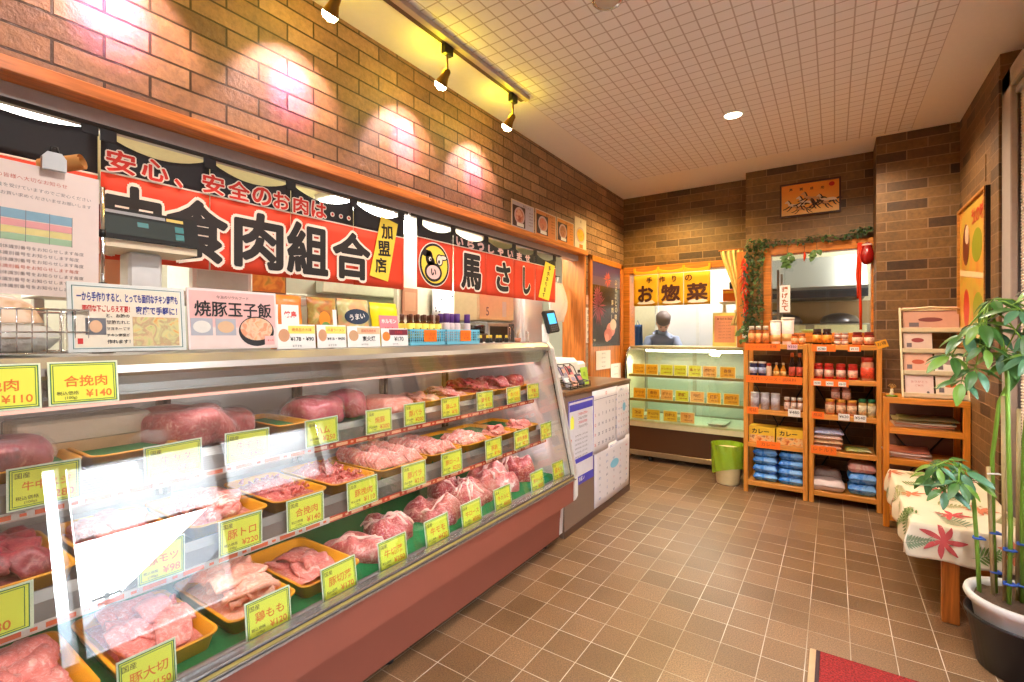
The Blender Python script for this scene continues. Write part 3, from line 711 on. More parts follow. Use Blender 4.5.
# ------------------------------------------------------------------ curtains hung in the opening
CL_BLACK = plain('cloth_black', (34, 28, 30), .6, 0., .12, 200.); CL_RED = plain('cloth_red', (222, 62, 26), .7, 0., .04, 200.)
CL_WHITE = plain('cloth_white', (242, 226, 208), .7, 0., .03); CL_YEL = plain('cloth_yellow', (246, 216, 70), .6, 0., .04); CL_INK = plain('cloth_ink', (30, 24, 22), .7)
CL_RINK = plain('cloth_red_ink', (214, 50, 34), .7); CL_PINK = plain('cloth_pink', (238, 196, 190), .7)
CM = [CL_BLACK, CL_RED, CL_WHITE, CL_YEL, CL_INK, CL_RINK, CL_PINK]
XN = -1.93
def noren(label, bounds, zline, zbot, ztop=1.935, sag=.045, tabs=True, mats=None, frame_at=None, tabw=.042, tabtop=.03):
    mats = mats or CM
    M = frame_at or facing('E', (XN, 0, 0))
    t = thing('shop_curtain', label, 'curtain', M=M, group='split shop curtains')
    n = len(bounds)-1
    for i in range(n):
        a, b = bounds[i]+.002, bounds[i+1]-.002
        top = lambda u: ztop-sag*math.sin(math.pi*u)**.8 if 0 < u < 1 else ztop
        p = MB(); wv = lambda u, v: .004*math.sin(u*5+i*1.7)*(1-v)
        p.grid(lambda u, v: (a+(b-a)*u, zbot+(zline-zbot)*v, wv(u, v)), 10, 6, 1, .002)
        p.grid(lambda u, v: (a+(b-a)*u, zline+.006+(top(u)-zline-.006)*v, wv(u, 1)), 10, 5, 0, .002)
        if mats is CM: p.grid(lambda u, v: (a+(b-a)*u, zline+.006*v, wv(u, .98)+.0004), 10, 1, 2, .002)
        p.build('cloth_panel', mats, t)
    for k, q in enumerate(bounds):
        o = tabw/2 if k == 0 else -tabw/2 if k == n else 0
        MB().box((q-tabw/2+o, ztop-.03, -.004), (q+tabw/2+o, ztop+tabtop, .004), .001, 0).build('hanging_loop', mats, t)
    return t
def stroke(m, ch, cx, cy, w, h, white=2, ink=4, b0=.045, b1=.012, z=.007, rot=0.):
    m.heavy(ch, cx, cy, z, w*1.10, h*1.10, b0, white, rot, 12)
    m.heavy(ch, cx, cy, z+.0011, w, h, b1, ink, rot, 10)
n1 = noren('long red and black shop curtain with big black characters 内食肉組合', [.535, .857, 1.178, 1.50, 1.83], 1.806, 1.530)
for ch, a, b in (('内', .545, .700), ('食', .712, .918), ('肉', .940, 1.140), ('組', 1.155, 1.355), ('合', 1.378, 1.596)):
    m = MB(); stroke(m, ch, (a+b)/2, 1.665, b-a, .225, b0=.062, b1=.030); m.build('big_character', CM, n1)
m = MB()
for ch, a, b in (('安', .548, .626), ('心', .642, .720), ('、', .738, .765), ('安', .828, .905), ('全', .918, 1.0), ('の', 1.01, 1.088), ('お', 1.096, 1.168), ('肉', 1.184, 1.256), ('は', 1.270, 1.345)):
    m = MB(); stroke(m, ch, (a+b)/2, 1.848 if ch != '、' else 1.822, b-a, .072 if ch != '、' else .03, 2, 5, .075, .022); m.build('small_character', CM, n1)
m = MB()
for q in (1.378, 1.424, 1.468): m.disc(q, 1.843, .011, .011, .006, .0075, 14, 2).disc(q, 1.843, .006, .006, .0075, .0082, 12, 5)
m.build('dots', CM, n1)
tagm = MB(); q = [(1.664, 1.893), (1.776, 1.872), (1.708, 1.562), (1.590, 1.583)]
tagm.plate(q, .008, .010, 3)
for ch, cx, cy in (('加', 1.700, 1.818), ('盟', 1.682, 1.730), ('店', 1.660, 1.640)): tagm.text(ch, cx, cy, .0108, w=.082, h=.078, bold=.03, mi=4, rot=.06)
tagm.build('yellow_tag', CM, n1)
n2 = noren('shorter red and black shop curtain with a round cow emblem and 馬さし', [1.925, 2.232, 2.567, 2.902, 3.20, 3.53], 1.832, 1.552, 1.925, .040)
m = MB()   # round emblem: calf face in black on yellow
cx, cy = 2.060, 1.692
m.disc(cx, cy, .128, .128, .0065, .0075, 40, 2).disc(cx, cy, .122, .122, .0075, .0085, 40, 4).disc(cx, cy, .108, .108, .0085, .0092, 40, 3).disc(cx, cy, .118, .118, .0076, .0086, 40, 4)
m.disc(cx-.012, cy-.045, .072, .055, .0092, .0100, 30, 4).disc(cx-.012, cy-.045, .056, .040, .0100, .0108, 30, 6)
m.disc(cx-.046, cy+.035, .030, .042, .0092, .0100, 24, 4, .3).disc(cx-.070, cy+.058, .036, .020, .0092, .0100, 20, 4).disc(cx-.028, cy+.008, .028, .035, .0092, .0100, 20, 4)
m.disc(cx+.040, cy+.030, .030, .036, .0092, .0100, 24, 4).disc(cx+.040, cy+.030, .022, .028, .0100, .0107, 24, 2)
m.disc(cx+.072, cy+.048, .034, .018, .0092, .0100, 20, 4).disc(cx+.072, cy+.048, .025, .011, .0100, .0107, 20, 2)
m.disc(cx-.040, cy+.028, .010, .012, .0100, .0108, 14, 2).disc(cx-.038, cy+.026, .005, .007, .0108, .0115, 12, 4).disc(cx+.034, cy+.020, .008, .011, .0107, .0114, 12, 4)
m.text('い', cx-.012, cy-.045, .0112, w=.044, h=.04, bold=.05, mi=4)
m.build('emblem', CM, n2)
for ch, cx, cy, w, h in (('馬', 2.400, 1.688, .205, .225), ('さ', 2.756, 1.690, .175, .205), ('し', 3.065, 1.690, .105, .20)):
    m = MB(); stroke(m, ch, cx, cy, w, h, b0=.062, b1=.034); m.build('big_character', CM, n2)
for ch, cx in zip('いらっしゃいませ', (2.287, 2.395, 2.50, 2.615, 2.725, 2.845, 2.965, 3.08)): MB().heavy(ch, cx, 1.862, .006, .070, .055, .05, 6).build('small_character', CM, n2)
tagm = MB(); q = [(3.345, 1.872), (3.50, 1.852), (3.40, 1.560), (3.235, 1.580)]; tagm.plate(q, .008, .010, 3)
for i, ch in enumerate('馬肉あります'): tagm.text(ch, 3.408-.019*i, 1.822-.044*i, .0108, w=.06, h=.038, bold=.02, mi=4, rot=.06)
tagm.build('yellow_tag', CM, n2)
n0 = noren('black and red shop curtain mostly hidden behind the clipped notice', [-.10, .21, .531], 1.790, 1.530, 1.945, .03)
rod = thing('curtain_rod', 'thin dark rod carrying the shop curtains under the beam', 'curtain rod', (XN, 0, 1.949))
MB().tube([(0, -.3, 0), (0, 3.62, 0)], .008, 10).build('tube', DARK, rod)
for y in (-.2, 1.86, 3.6): MB().box((-.012, y-.01, -.012), (.012, y+.01, .004), .002).build('hook', CHROME, rod)
t = thing('hanging_bulb', 'bare glowing bulb between the two red curtains', 'light bulb', (-2.02, 1.925, 1.905))
MB().lathe([(0, -.05), (.02, -.042), (.028, -.015), (.022, .02), (.012, .04), (.011, .06)], 18).build('glass_bulb', glow('bulb_white', (255, 250, 236), 6.), t)
MB().lathe([(.012, .055), (.013, .10), (0, .10)], 14).build('socket', WHITE, t)

# ------------------------------------------------------------------ on top of the case: notice, scale, basket
t = thing('notice', 'laminated white notice with a coloured table, held by a steel clip', 'notice', M=facing('E', (-1.715, .30, 1.56), .06, -.02))
n = MB().rect(0, 0, .345, .34, -.0015, 0, 0); n.build('sheet', plain('laminate', (232, 214, 206), .18, 0., .02), t)
n = MB()
for k, (c, y) in enumerate(((1, .035), (2, .012), (3, -.006), (4, -.024))): n.rect(-.02, y, .27, .024 if k == 0 else .017, .0003, .0008, c-1)
for k in range(7): n.box((-.155+k*.045, -.034, .0008), (-.154+k*.045, .048, .0012), 0, 4)
n.build('colour_table', [plain('table_blue', (132, 168, 186), .3), plain('table_pink', (226, 160, 160), .3), plain('table_yellow', (222, 206, 140), .3), plain('table_green', (160, 190, 156), .3), GREY_INK], t)
n = MB(); n.text('消費者の皆様へ大切なお知らせ', .02, .130, .0006, w=.17, mi=1)
for k, q in enumerate(('当店の食肉はすべて安全検査を受けていますのでご安心ください', '下の表をご確認のうえどうぞお買い求めくださいませお願いします')): n.text(q, 0, .105-.020*k, .0006, w=.31, mi=0)
for k in range(7): n.text('国産牛肉と豚肉の産地および個体識別番号をお知らせします毎度', -.01-.01*(k % 2), -.05-.0165*k, .0006, w=.30, mi=0 if k != 3 else 1)
n.build('lettering', [GREY_INK, plain('faded_red_ink', (196, 96, 80), .4)], t)
t = thing('bulldog_clip', 'steel bulldog clip at the top of the laminated notice', 'clip', M=facing('E', (-1.712, .378, 1.742)))
MB().prism([(-.024, -.02), (.024, -.02), (.024, .012), (.014, .026), (-.014, .026), (-.024, .012)], 2, -.006, .010).build('jaw', plain('clip_steel', (200, 202, 204), .35, .3), t)
MB().tube([(-.006, .026, .0), (-.004, .044, -.006), (.008, .044, -.006), (.010, .026, 0)], .003, 6).build('handle', BLACK, t)
t = thing('paper_tube', 'tan cardboard tube lying behind the notice, open end showing', 'tube', (-1.79, .34, 1.762))
tb = MB(); d0 = (-.02, .035, -.012); d1 = (.045, .105, .010)
tb.tube([d0, d1], .021, 18, 0, False).tube([d0, d1], .014, 18, 0, False); tb.build('cardboard', plain('cardboard', (206, 150, 84), .6), t)
t = thing('metal_post', 'thin chrome post standing between the notice and the scale display', 'post', (-1.72, .482, 1.236))
MB().tube([(0, 0, .012), (0, 0, .47)], .006, 10).build('rod', CHROME, t); MB().lathe([(.03, 0), (.03, .008), (.010, .014), (.010, .03)], 18).build('foot', CHROME, t)
MB().lathe([(.011, .15), (.011, .20)], 12).build('collar', BLACK, t); MB().lathe([(.009, .33), (.009, .35)], 12).build('collar', BLACK, t)
BEIGE = plain('scale_beige', (240, 220, 186), .4)
t = thing('scale_display', 'black customer display of the shop scale on a white column', 'display', M=facing('E', (-1.755, .615, 1.236)))
MB().box((-.045, .015, -.13), (.045, .31, -.05), .008).build('column', plain('column_white', (226, 224, 222), .4), t)
MB().box((-.07, 0, -.16), (.07, .015, -.02), .004).build('base', WHITE, t)
MB().prism([(.312, -.20), (.312, .0), (.345, .0), (.43, -.02), (.43, -.17), (.40, -.20)], 0, -.13, .125).build('housing', BEIGE, t)
MB().prism([(.335, .0), (.335, .012), (.43, -.008), (.43, -.03)], 0, -.132, .127).build('front_panel', plain('panel_black', (16, 14, 14), .75), t)
LM_ = facing  # display face follows the slope of the front panel
sc = MB(); sl = lambda x0, x1, v0, v1, d, mi: sc.add([(x0, .335+.095*v0, .0125-.020*v0+d), (x1, .335+.095*v0, .0125-.020*v0+d), (x1, .335+.095*v1, .0125-.020*v1+d), (x0, .335+.095*v1, .0125-.020*v1+d)], [(0, 1, 2, 3)], mi)
sl(-.118, .085, .14, .72, .0005, 0); sl(-.118, .035, .80, .90, .0006, 1); sl(.038, .085, .80, .90, .0006, 2); sl(.06, .084, .20, .40, .0009, 3); sl(.06, .084, .46, .66, .0009, 3); sl(-.04, -.012, .46, .62, .0009, 3)
sc.build('screen', [plain('lcd_dark_green', (18, 34, 28), .6), plain('strip_grey', (150, 150, 150), .4), plain('strip_yellow', (220, 190, 90), .4), plain('lcd_teal', (54, 120, 120), .25)], t)
t = thing('wire_basket', 'shallow chrome wire basket of wrapped packs at the left on the case top', 'basket', (-1.70, .22, 1.24))
wb = MB(); a, b, h = .12, .195, .11
for z in (.004, h*.5, h): wb.tube([(-a, -b, z), (a, -b, z), (a, b, z), (-a, b, z), (-a, -b, z)], .0022 if z < h else .0032, 6)
wb.build('rim', CHROME, t); wb = MB()
for k in range(16):
    y = -b+2*b*k/15; wb.tube([(a, y, h), (a, y, .004), (-a, y, .004), (-a, y, h)], .0014, 5)
for k in range(1, 8):
    x = -a+2*a*k/8; wb.tube([(x, -b, h), (x, -b, .004), (x, b, .004), (x, b, h)], .0014, 5)
wb.build('wire', CHROME, t)
def pack(label, x, y, z, sx, sy, sz, mats, name='wrapped_pack', rz=0., group=None, seed=1, pinch=.35, cat='pack'):
    """soft filled bag: pillow shape with crimped ends"""
    r = random.Random(seed); m = MB()
    def pill(u, v, s):
        e = (1-abs(2*u-1)**6)**.45*(1-abs(2*v-1)**6)**.45; w = 1+.03*math.sin(u*11+seed)+.03*math.sin(v*9+seed*2)
        return ((u-.5)*sx*(1+.02*math.sin(v*20)), (v-.5)*sy*w, sz*.5+s*sz*.5*max(e, .04)*(1+.10*math.sin(u*7+seed)*math.sin(v*6)+.05*math.sin(u*31+seed*3)*math.sin(v*27+seed)))
    m.grid(lambda u, v: pill(u, v, 1), 14, 14, 0); m.grid(lambda u, v: pill(u, 1-v, -1), 14, 14, 0)
    o = m.build(name, mats); o.location = (x, y, z); o.rotation_euler = (0, 0, rz); tag(o, label, cat, group); return o
TANP = picture('tan_pack', [(214, 176, 140), (190, 146, 110), (232, 206, 180), (206, 160, 120)], 14.)
pack('tan wrapped pack standing up at the back of the wire basket', -1.745, .20, 1.246, .13, .30, .14, TANP, seed=3, group='packs in the wire basket')
pack('clear crinkled pack at the front of the wire basket', -1.645, .22, 1.246, .09, .30, .07, film('crinkle', (228, 224, 214), .75, .12), seed=4, group='packs in the wire basket')

# two long picture signs standing on the case edge
def sign_base(label, y0, y1, z0, z1, x=-1.585, name='picture_sign', edge=(224, 226, 222)):
    w, h = y1-y0, z1-z0
    t = thing(name, label, 'sign', M=facing('E', (x, (y0+y1)/2, (z0+z1)/2), .10), group='picture signs on the case top')
    MB().box((-w/2, -h/2, -.003), (w/2, h/2, 0), .001).build('board', plain('sign_edge_%d' % edge[0], edge, .35), t)
    return t, w, h
DISH1 = picture('chicken_salad', [(130, 170, 70), (236, 216, 160), (176, 120, 100), (214, 226, 160), (226, 150, 80)], 26., 4., 1.)
PAPERC = plain('sign_cream', (238, 226, 204), .4)
t, w, h = sign_base('white edged chicken steak sign with blue headline, left of the pork rice sign', .375, .637, 1.243, 1.424)
m = MB().frame(-w*.465, -h*.45, w*.465, h*.45, .0016, .0002, .0008, 3).rect(0, 0, w*.90, h*.86, 0, .0003, 0)
m.rect(w*.22, -h*.20, w*.42, h*.44, .0003, .0008, 1).rect(-w*.29, -h*.13, w*.16, h*.24, .0003, .0008, 2)
m.disc(-w*.29, -h*.13, w*.05, h*.09, .0008, .0012, 16, 4).rect(-w*.41, -h*.34, w*.04, h*.08, .0003, .0008, 5).build('pictures', [PAPERC, DISH1, plain('photo_dark', (110, 110, 116), .4), plain('border_teal', (70, 120, 110), .5), plain('photo_peach', (226, 180, 140), .5), RED_INK], t)
m = MB(); m.text('一から手作りすると、とっても面倒なチキン南蛮も', 0, h*.30, .0012, w=w*.86, h=h*.14, mi=0, bold=.03, fill=True)
m.text('家庭で手軽に！', w*.23, h*.12, .0012, w=w*.38, h=h*.13, mi=0, bold=.03, fill=True).text('面倒な下ごしらえ不要！', -w*.20, h*.13, .0012, w=w*.38, h=h*.10, mi=1, bold=.03, fill=True)
for k, s in enumerate(('と、お酢の', '甘酢たれと', 'マヨネーズで', 'チキン南蛮が', '作れます！')): m.text(s, -w*.11, h*(.03-.095*k), .0012, w=w*.19, h=h*.075, mi=2, bold=.02)
m.build('lettering', [BLUE_INK, RED_INK, INK], t)
t, w, h = sign_base('pink sign reading 焼豚玉子飯 with a black bowl of rice', .642, .917, 1.243, 1.430, edge=(236, 220, 216))
DISH2 = picture('pork_rice', [(238, 176, 130), (214, 120, 84), (246, 214, 180), (226, 150, 100)], 40.)
m = MB().rect(0, h*.16, w*.95, h*.60, 0, .0003, 0).rect(0, -h*.30, w*.95, h*.36, 0, .0003, 1)
m.rect(-w*.36, -h*.13, w*.22, h*.28, .0003, .0008, 2).rect(-w*.11, -h*.13, w*.22, h*.28, .0003, .0008, 2)
m.disc(-w*.36, -h*.13, w*.09, h*.10, .0008, .0012, 20, 3).disc(-w*.11, -h*.13, w*.09, h*.10, .0008, .0012, 20, 4)
m.disc(w*.24, -h*.20, w*.21, h*.26, .0003, .0010, 32, 5).disc(w*.24, -h*.16, w*.19, h*.20, .0010, .0014, 32, 6)
m.rect(w*.39, -h*.36, w*.12, h*.16, .0014, .0018, 0)
m.build('pictures', [plain('sign_pink', (234, 182, 176), .4), plain('sign_pale_pink', (236, 212, 204), .4), plain('photo_grey', (176, 176, 184), .4), plain('rice_white', (226, 220, 210), .5), plain('egg_rice', (220, 180, 140), .5), INK, DISH2], t)
m = MB(); m.heavy('焼豚玉子飯', 0, h*.17, .0012, w*.86, h*.26, .014, 0).text('今治のソウルフード', -w*.02, h*.37, .0012, w=w*.36, h=h*.06, mi=0).text('一番人気', w*.39, -h*.36, .002, w=w*.1, mi=1)
m.build('lettering', [INK, RED_INK], t)

# packs on the case top, left to right, with picture price cards leaning in front of them
def pouch(label, y0, y1, z1, mats, x=-1.635, name='food_pouch', seed=1, lean=.08, deco=None):
    w, h = y1-y0, z1-1.238
    t = thing(name, label, 'food pouch', M=facing('E', (x, (y0+y1)/2, 1.238), lean), group='food pouches on the case top')
    m = MB()
    def f(u, v, s):
        e = (1-abs(2*u-1)**3.5)**.6*(1-abs(2*v-1)**6)**.6
        return ((u-.5)*w*(1+.02*math.sin(v*13+seed)), h*v, s*(.002+.024*e))
    m.grid(lambda u, v: f(u, v, 1), 12, 14, 0).grid(lambda u, v: f(1-u, v, -1), 12, 14, 0); m.build('pouch', mats, t)
    m = MB()
    for k in range(int(w/.004)): m.box((-w/2+.004*k, h*.955, -.0024), (-w/2+.004*k+.002, h, .0026), 0, 0)
    m.build('crimped_seal', mats, t)
    if deco:
        d = MB(); deco(d, w, h); d.build('print', DECO, t)
    return t
DECO = [PAPER, RED_INK, plain('deco_yellow', (244, 206, 50), .4), plain('deco_navy', (42, 58, 78), .4), plain('deco_orange', (238, 140, 40), .4), plain('deco_pink', (230, 130, 140), .4), INK, plain('deco_green', (110, 150, 70), .4)]
def d1(d, w, h): d.rect(.0, h*.55, w*.55, h*.5, .0262, .027, 0).text('焼鳥', 0, h*.62, .0275, w=w*.4, mi=1, bold=.03).rect(-w*.36, h*.5, w*.10, h*.6, .020, .021, 0)
def d2(d, w, h): d.rect(w*.28, h*.45, w*.24, h*.6, .024, .0245, 0).disc(-w*.05, h*.55, w*.2, h*.16, .0262, .0268, 20, 4).disc(-w*.02, h*.4, w*.16, h*.1, .027, .0275, 20, 7)
def d3(d, w, h): d.disc(0, h*.62, w*.40, h*.16, .0262, .0272, 24, 3).text('うまい', 0, h*.62, .0278, w=w*.5, mi=0, bold=.02, rot=.15).disc(w*.2, h*.3, w*.2, h*.1, .0262, .027, 20, 4)
def d4(d, w, h): d.rect(0, h*.42, w*.7, h*.52, .0262, .027, 5).text('ホルモン', 0, h*.55, .0275, w=w*.56, mi=0, bold=.03).text('焼肉', 0, h*.33, .0275, w=w*.4, mi=1, bold=.03)
pouch('orange pouch with white printed panel beside the pork rice sign', .925, 1.045, 1.432, picture('pouch_orange', [(236, 150, 40), (214, 90, 40), (244, 180, 70)], 10.), seed=1, deco=d1)
pouch('brown and green noodle pouch with a white stripe', 1.07, 1.192, 1.432, picture('pouch_green', [(120, 90, 50), (200, 110, 50), (140, 150, 70), (230, 180, 120)], 22.), seed=2, deco=d2)
pouch('pale pouch with a navy blue oval emblem', 1.20, 1.352, 1.434, picture('pouch_pale', [(214, 190, 120), (230, 140, 110), (170, 190, 110), (240, 200, 170)], 20.), seed=3, deco=d3)
pouch('bright yellow pouch with a pink panel, tilted beside the blue baskets', 1.375, 1.525, 1.430, plain('pouch_yellow', (246, 222, 30), .3), seed=4, lean=.16, deco=d4)
def leaflet(label, y0, y1, z0, z1, top, body, big, pic, x=-1.592):
    w, h = y1-y0, z1-z0
    t = thing('price_leaflet', label, 'price card', M=facing('E', (x, (y0+y1)/2, z0), .08), group='printed price cards along the case top')
    m = MB().box((-w/2, 0, -.002), (w/2, h, 0), 0, 0).rect(w*.14, h*.78, w*.70, h*.32, 0, .0005, 1).disc(-w*.32, h*.55, w*.14, h*.26, .0005, .001, 18, 2)
    m.build('card', [PAPER, plain('leaf_'+label[:6], top, .4), plain('leafpic_'+label[:6], pic, .5)], t)
    m = MB().text(big, w*.14, h*.40, .001, w=w*.62, h=h*.26, mi=0, bold=.02).text(body, w*.14, h*.78, .001, w=w*.6, h=h*.14, mi=1).text('おすすめ', 0, h*.12, .001, w=w*.6, h=h*.09, mi=0); m.build('lettering', [INK, RED_INK], t)
leaflet('white price card with yellow band below the orange pouch', .922, 1.07, 1.238, 1.325, (236, 226, 110), '焼鳥缶たれ味', '¥178・¥90', (206, 150, 110))
leaflet('white price card showing food, below the noodle pouch', 1.078, 1.205, 1.238, 1.325, (232, 190, 130), '冷凍ラーメン', '¥416・¥430', (214, 170, 90))
leaflet('tan price card below the navy emblem pouch', 1.212, 1.375, 1.238, 1.322, (224, 190, 150), '国産若鶏使用', '炭火焼', (206, 160, 120))
leaflet('price card reading ¥170 below the yellow pouch', 1.382, 1.535, 1.238, 1.315, (120, 40, 60), 'お買得品', '¥170', (220, 130, 50))
# blue plastic baskets with small bottles
BLUEB = plain('basket_blue', (112, 190, 214), .35, 0., .03)
def blue_basket(y0, y1, label):
    t = thing('plastic_basket', label, 'basket', (-1.655, (y0+y1)/2, 1.238), group='blue plastic baskets on the case top')
    w = y1-y0; h = .075; a = .06; m = MB()
    m.box((-a, -w/2, 0), (a, w/2, .003))
    for z in (.003, h-.010): m.frame(-a, -w/2, a, w/2, .003, z, z+.010)
    n = 18
    for k in range(n+1):
        y = -w/2+.0015+(w-.003)*k/n
        for x in (-a+.0015, a-.0015): m.box((x-.0013, y-.0022, .003), (x+.0013, y+.0022, h))
    for k in range(8):
        x = -a+.0015+(2*a-.003)*k/7
        for y in (-w/2+.0015, w/2-.0015): m.box((x-.0022, y-.0013, .003), (x+.0022, y+.0013, h))
    for k in range(1, 5):
        z = .003+(h-.01)*k/5
        m.frame(-a+.0006, -w/2+.0006, a-.0006, w/2-.0006, .0018, z-.0016, z+.0016)
    m.build('lattice', BLUEB, t)
    q = MB().rect(.012, .044, .085, .055, 0, .001, 0).text('お買得', .012, .050, .0015, w=.06, mi=1).text('¥198', .016, .032, .0015, w=.04, mi=1)
    q.build('orange_tag', [ORANGE_CARD, plain('tag_ink', (190, 80, 30), .5)], t, M=facing('E', (a+.001, 0, 0)))
    return t
blue_basket(1.550, 1.785, 'pale blue lattice basket of yellow labelled bottles'); blue_basket(1.80, 2.06, 'pale blue lattice basket of purple capped bottles')
def bottle(label, loc, prof, mats, zones, name='bottle', cat='bottle', group=None, n=14):
    """zones: (part name, profile, material); first zone is the body"""
    t = thing(name, label, cat, loc, group=group)
    for nm, pr, mt in zones: MB().lathe(pr, n).build(nm, mt, t)
    return t
AMBER = plain('amber_sauce', (96, 50, 24), .15); PURPLE = plain('purple_cap', (92, 52, 130), .4)
b0 = None
for r_ in range(2):
    for k in range(5):
        lab = 'yellow labelled small bottle, %s in the %s row of the left basket' % (ORD[k], ('front', 'back')[r_])
        loc = (-1.622-.058*r_, 1.578+.045*k, 1.242)
        if b0 is None:
            b0 = bottle(lab, loc, None, None, [('body', [(.017, 0), (.019, .004), (.019, .085), (.009, .108), (.009, .118)], AMBER), ('label', [(.0194, .030), (.0194, .098), (.0186, .098)], plain('label_yellow', (240, 214, 90), .5)), ('cap', [(.0105, .112), (.0105, .138), (.008, .141), (0, .141)], plain('cap_brown', (90, 44, 26), .4))], group='yellow labelled bottles in the blue basket')
            MB().rect(0, .066, .008, .02, 0, .0006).build('print', INK, b0.children[1] if b0.children[1].name.startswith('label') else b0, M=facing('E', (.0192, 0, 0)))
        else: dup(b0, lab, loc=loc)
b1 = None
for k, (yy, xx) in enumerate(((1.83, 0), (1.872, -.006), (1.912, 0), (1.955, -.05), (1.995, 0), (1.85, -.055))):
    lab = 'purple capped clear bottle, %s from the near end of the right blue basket' % ORD[k] if k < 5 else 'purple capped clear bottle standing behind the nearest two'
    loc = (-1.628+xx, yy, 1.242)
    if b1 is None: b1 = bottle(lab, loc, None, None, [('body', [(.018, 0), (.019, .004), (.019, .095), (.015, .108)], plain('clear_body', (214, 196, 196), .2)), ('cap', [(.0165, .106), (.0165, .150), (.014, .153), (0, .153)], PURPLE)], group='purple capped bottles in the blue basket')
    else: dup(b1, lab, loc=loc)
# small items at the far end of the case top
b2 = None
for k in range(7):
    loc = (-1.72-.012*(k % 2), 2.20+.05*k, 1.238); lab = 'tiny yellow capped bottle, %s in the row before the microwave' % ORD[k]
    if b2 is None: b2 = bottle(lab, loc, None, None, [('body', [(.013, 0), (.014, .003), (.014, .022), (.007, .030)], BLACK), ('cap', [(.0085, .028), (.0085, .044), (0, .046)], plain('cap_yellow', (236, 200, 60), .4))], group='tiny bottles at the end of the case top')
    else: dup(b2, lab, loc=loc)
t = thing('dried_flower_pot', 'small pot of dried grass at the far end of the case top', 'ornament', (-1.70, 2.60, 1.238))
MB().lathe([(.014, 0), (.02, .004), (.022, .028), (.019, .028), (.017, .006)], 14).build('pot', plain('terracotta', (190, 120, 90), .6), t)
m = MB(); r = random.Random(4)
for k in range(14):
    a = r.uniform(0, 6.28); q = r.uniform(.01, .045); m.tube([(0, 0, .01), (q*.4*math.cos(a), q*.4*math.sin(a), .05), (q*math.cos(a), q*math.sin(a), r.uniform(.06, .11))], [.0012, .002, .0006], 5)
m.build('dried_stalks', plain('straw', (214, 184, 150), .7), t)
# ------------------------------------------------------------------ things in the kitchen behind the counter
SAGE = plain('sage_panel', (170, 170, 148), .45, 0., .03)
t = thing('tall_cabinet', 'grey green kitchen cabinet with a ledge behind the food pouches', 'cabinet', (-3.25, 2.48, 0))
MB().box((-.30, -.60, 0), (.0, .60, 1.95), .006).build('body', SAGE, t)
MB().box((0, -.30, 1.60), (.09, .60, 1.70), .008).build('ledge', plain('sage_light', (196, 196, 172), .4), t)
for a, b in ((-.585, -.01), (.01, .585)): MB().box((.0, a, .10), (.016, b, 1.58), .004).build('door', SAGE, t)
t = thing('work_table', 'white topped kitchen worktable behind the pork rice sign', 'table', (-2.9, 1.15, 0))
MB().box((-.35, -.55, 1.46), (.30, .55, 1.50), .004).build('table_top', WHITE, t)
for x in (-.30, .25):
    for y in (-.50, .50): MB().box((x-.02, y-.02, 0), (x+.02, y+.02, 1.46), .003).build('leg', STEEL, t)
bx = thing('cardboard_box', 'brown cardboard box on the kitchen worktable behind the scale display', 'box', (-2.80, .80, 1.50))
MB().box((-.13, -.09, 0), (.13, .09, .15), .003).build('carton', plain('carton', (196, 140, 100), .6), bx); MB().box((-.13, -.015, .150), (.13, .015, .151)).build('tape', plain('parcel_tape', (220, 190, 150), .3), bx)
bx = thing('steel_sink_hood', 'pale steel food warmer on the kitchen worktable behind the pork rice sign', 'food warmer', (-2.85, 1.27, 1.50))
MB().box((-.14, -.16, 0), (.14, .16, .22), .012).build('body', plain('pale_steel', (206, 206, 196), .35, .4), bx); MB().box((.14, -.13, .03), (.146, .13, .12), .002).build('window_panel', plain('pale_panel', (176, 180, 172), .3), bx); MB().tube([(.142, -.06, .16), (.17, -.06, .16), (.17, .06, .16), (.142, .06, .16)], .006).build('handle', STEEL, bx)
t = thing('hanging_picture', 'orange brown food picture hanging in the kitchen behind the long curtain', 'picture', M=facing('E', (-3.0, 1.66, 1.68)))
MB().box((-.14, -.13, -.01), (.14, .13, 0), .002).build('board', plain('board_brown', (120, 72, 40), .5), t); MB().rect(0, 0, .26, .24, 0, .001).build('print', picture('orange_print', [(214, 110, 40), (160, 80, 30), (236, 150, 60), (120, 110, 40)], 12.), t)
t = thing('brown_board', 'small brown board on the kitchen wall left of the floral sheet', 'board', M=facing('E', (-2.826, 2.745, 1.55)))  # a plain brown board rather than a picture
MB().box((-.085, -.11, -.012), (.085, .11, 0), .003).build('board', plain('board_tan', (160, 112, 80), .6), t); MB().rect(0, .0, .12, .15, 0, .0008).build('sheet', plain('board_sheet', (176, 130, 96), .6), t)
t = thing('floral_sheet', 'white sheet with small blue flowers hanging in the kitchen under the cow emblem', 'sheet', M=facing('E', (-2.8, 3.32, 1.56)))
MB().grid(lambda u, v: ((u-.5)*.70, (v-.5)*.36, .012*math.sin(u*14)), 24, 3, 0, .002).build('cloth', plain('sheet_white', (236, 238, 240), .6), t)
m = MB(); r = random.Random(8)
for k in range(34): m.disc(r.uniform(-.33, .33), r.uniform(-.16, .16), r.uniform(.005, .014), r.uniform(.005, .012), .0135, .0142, 10, k % 3)
m.build('flowers', [plain('flower_blue', (150, 190, 220), .6), plain('flower_dark', (60, 70, 90), .6), plain('flower_lilac', (196, 190, 226), .6)], t)
t = thing('wall_cabinet', 'cream wall cabinet marked 5 above the microwave', 'cabinet', (-2.36, 3.275, 1.40))
MB().box((-.25, -.25, 0), (0, .25, .40), .006).build('body', plain('cabinet_cream', (226, 206, 160), .4), t); MB().box((0, -.245, .01), (.015, .245, .39), .003).build('door', plain('cabinet_cream', (226, 206, 160), .4), t)
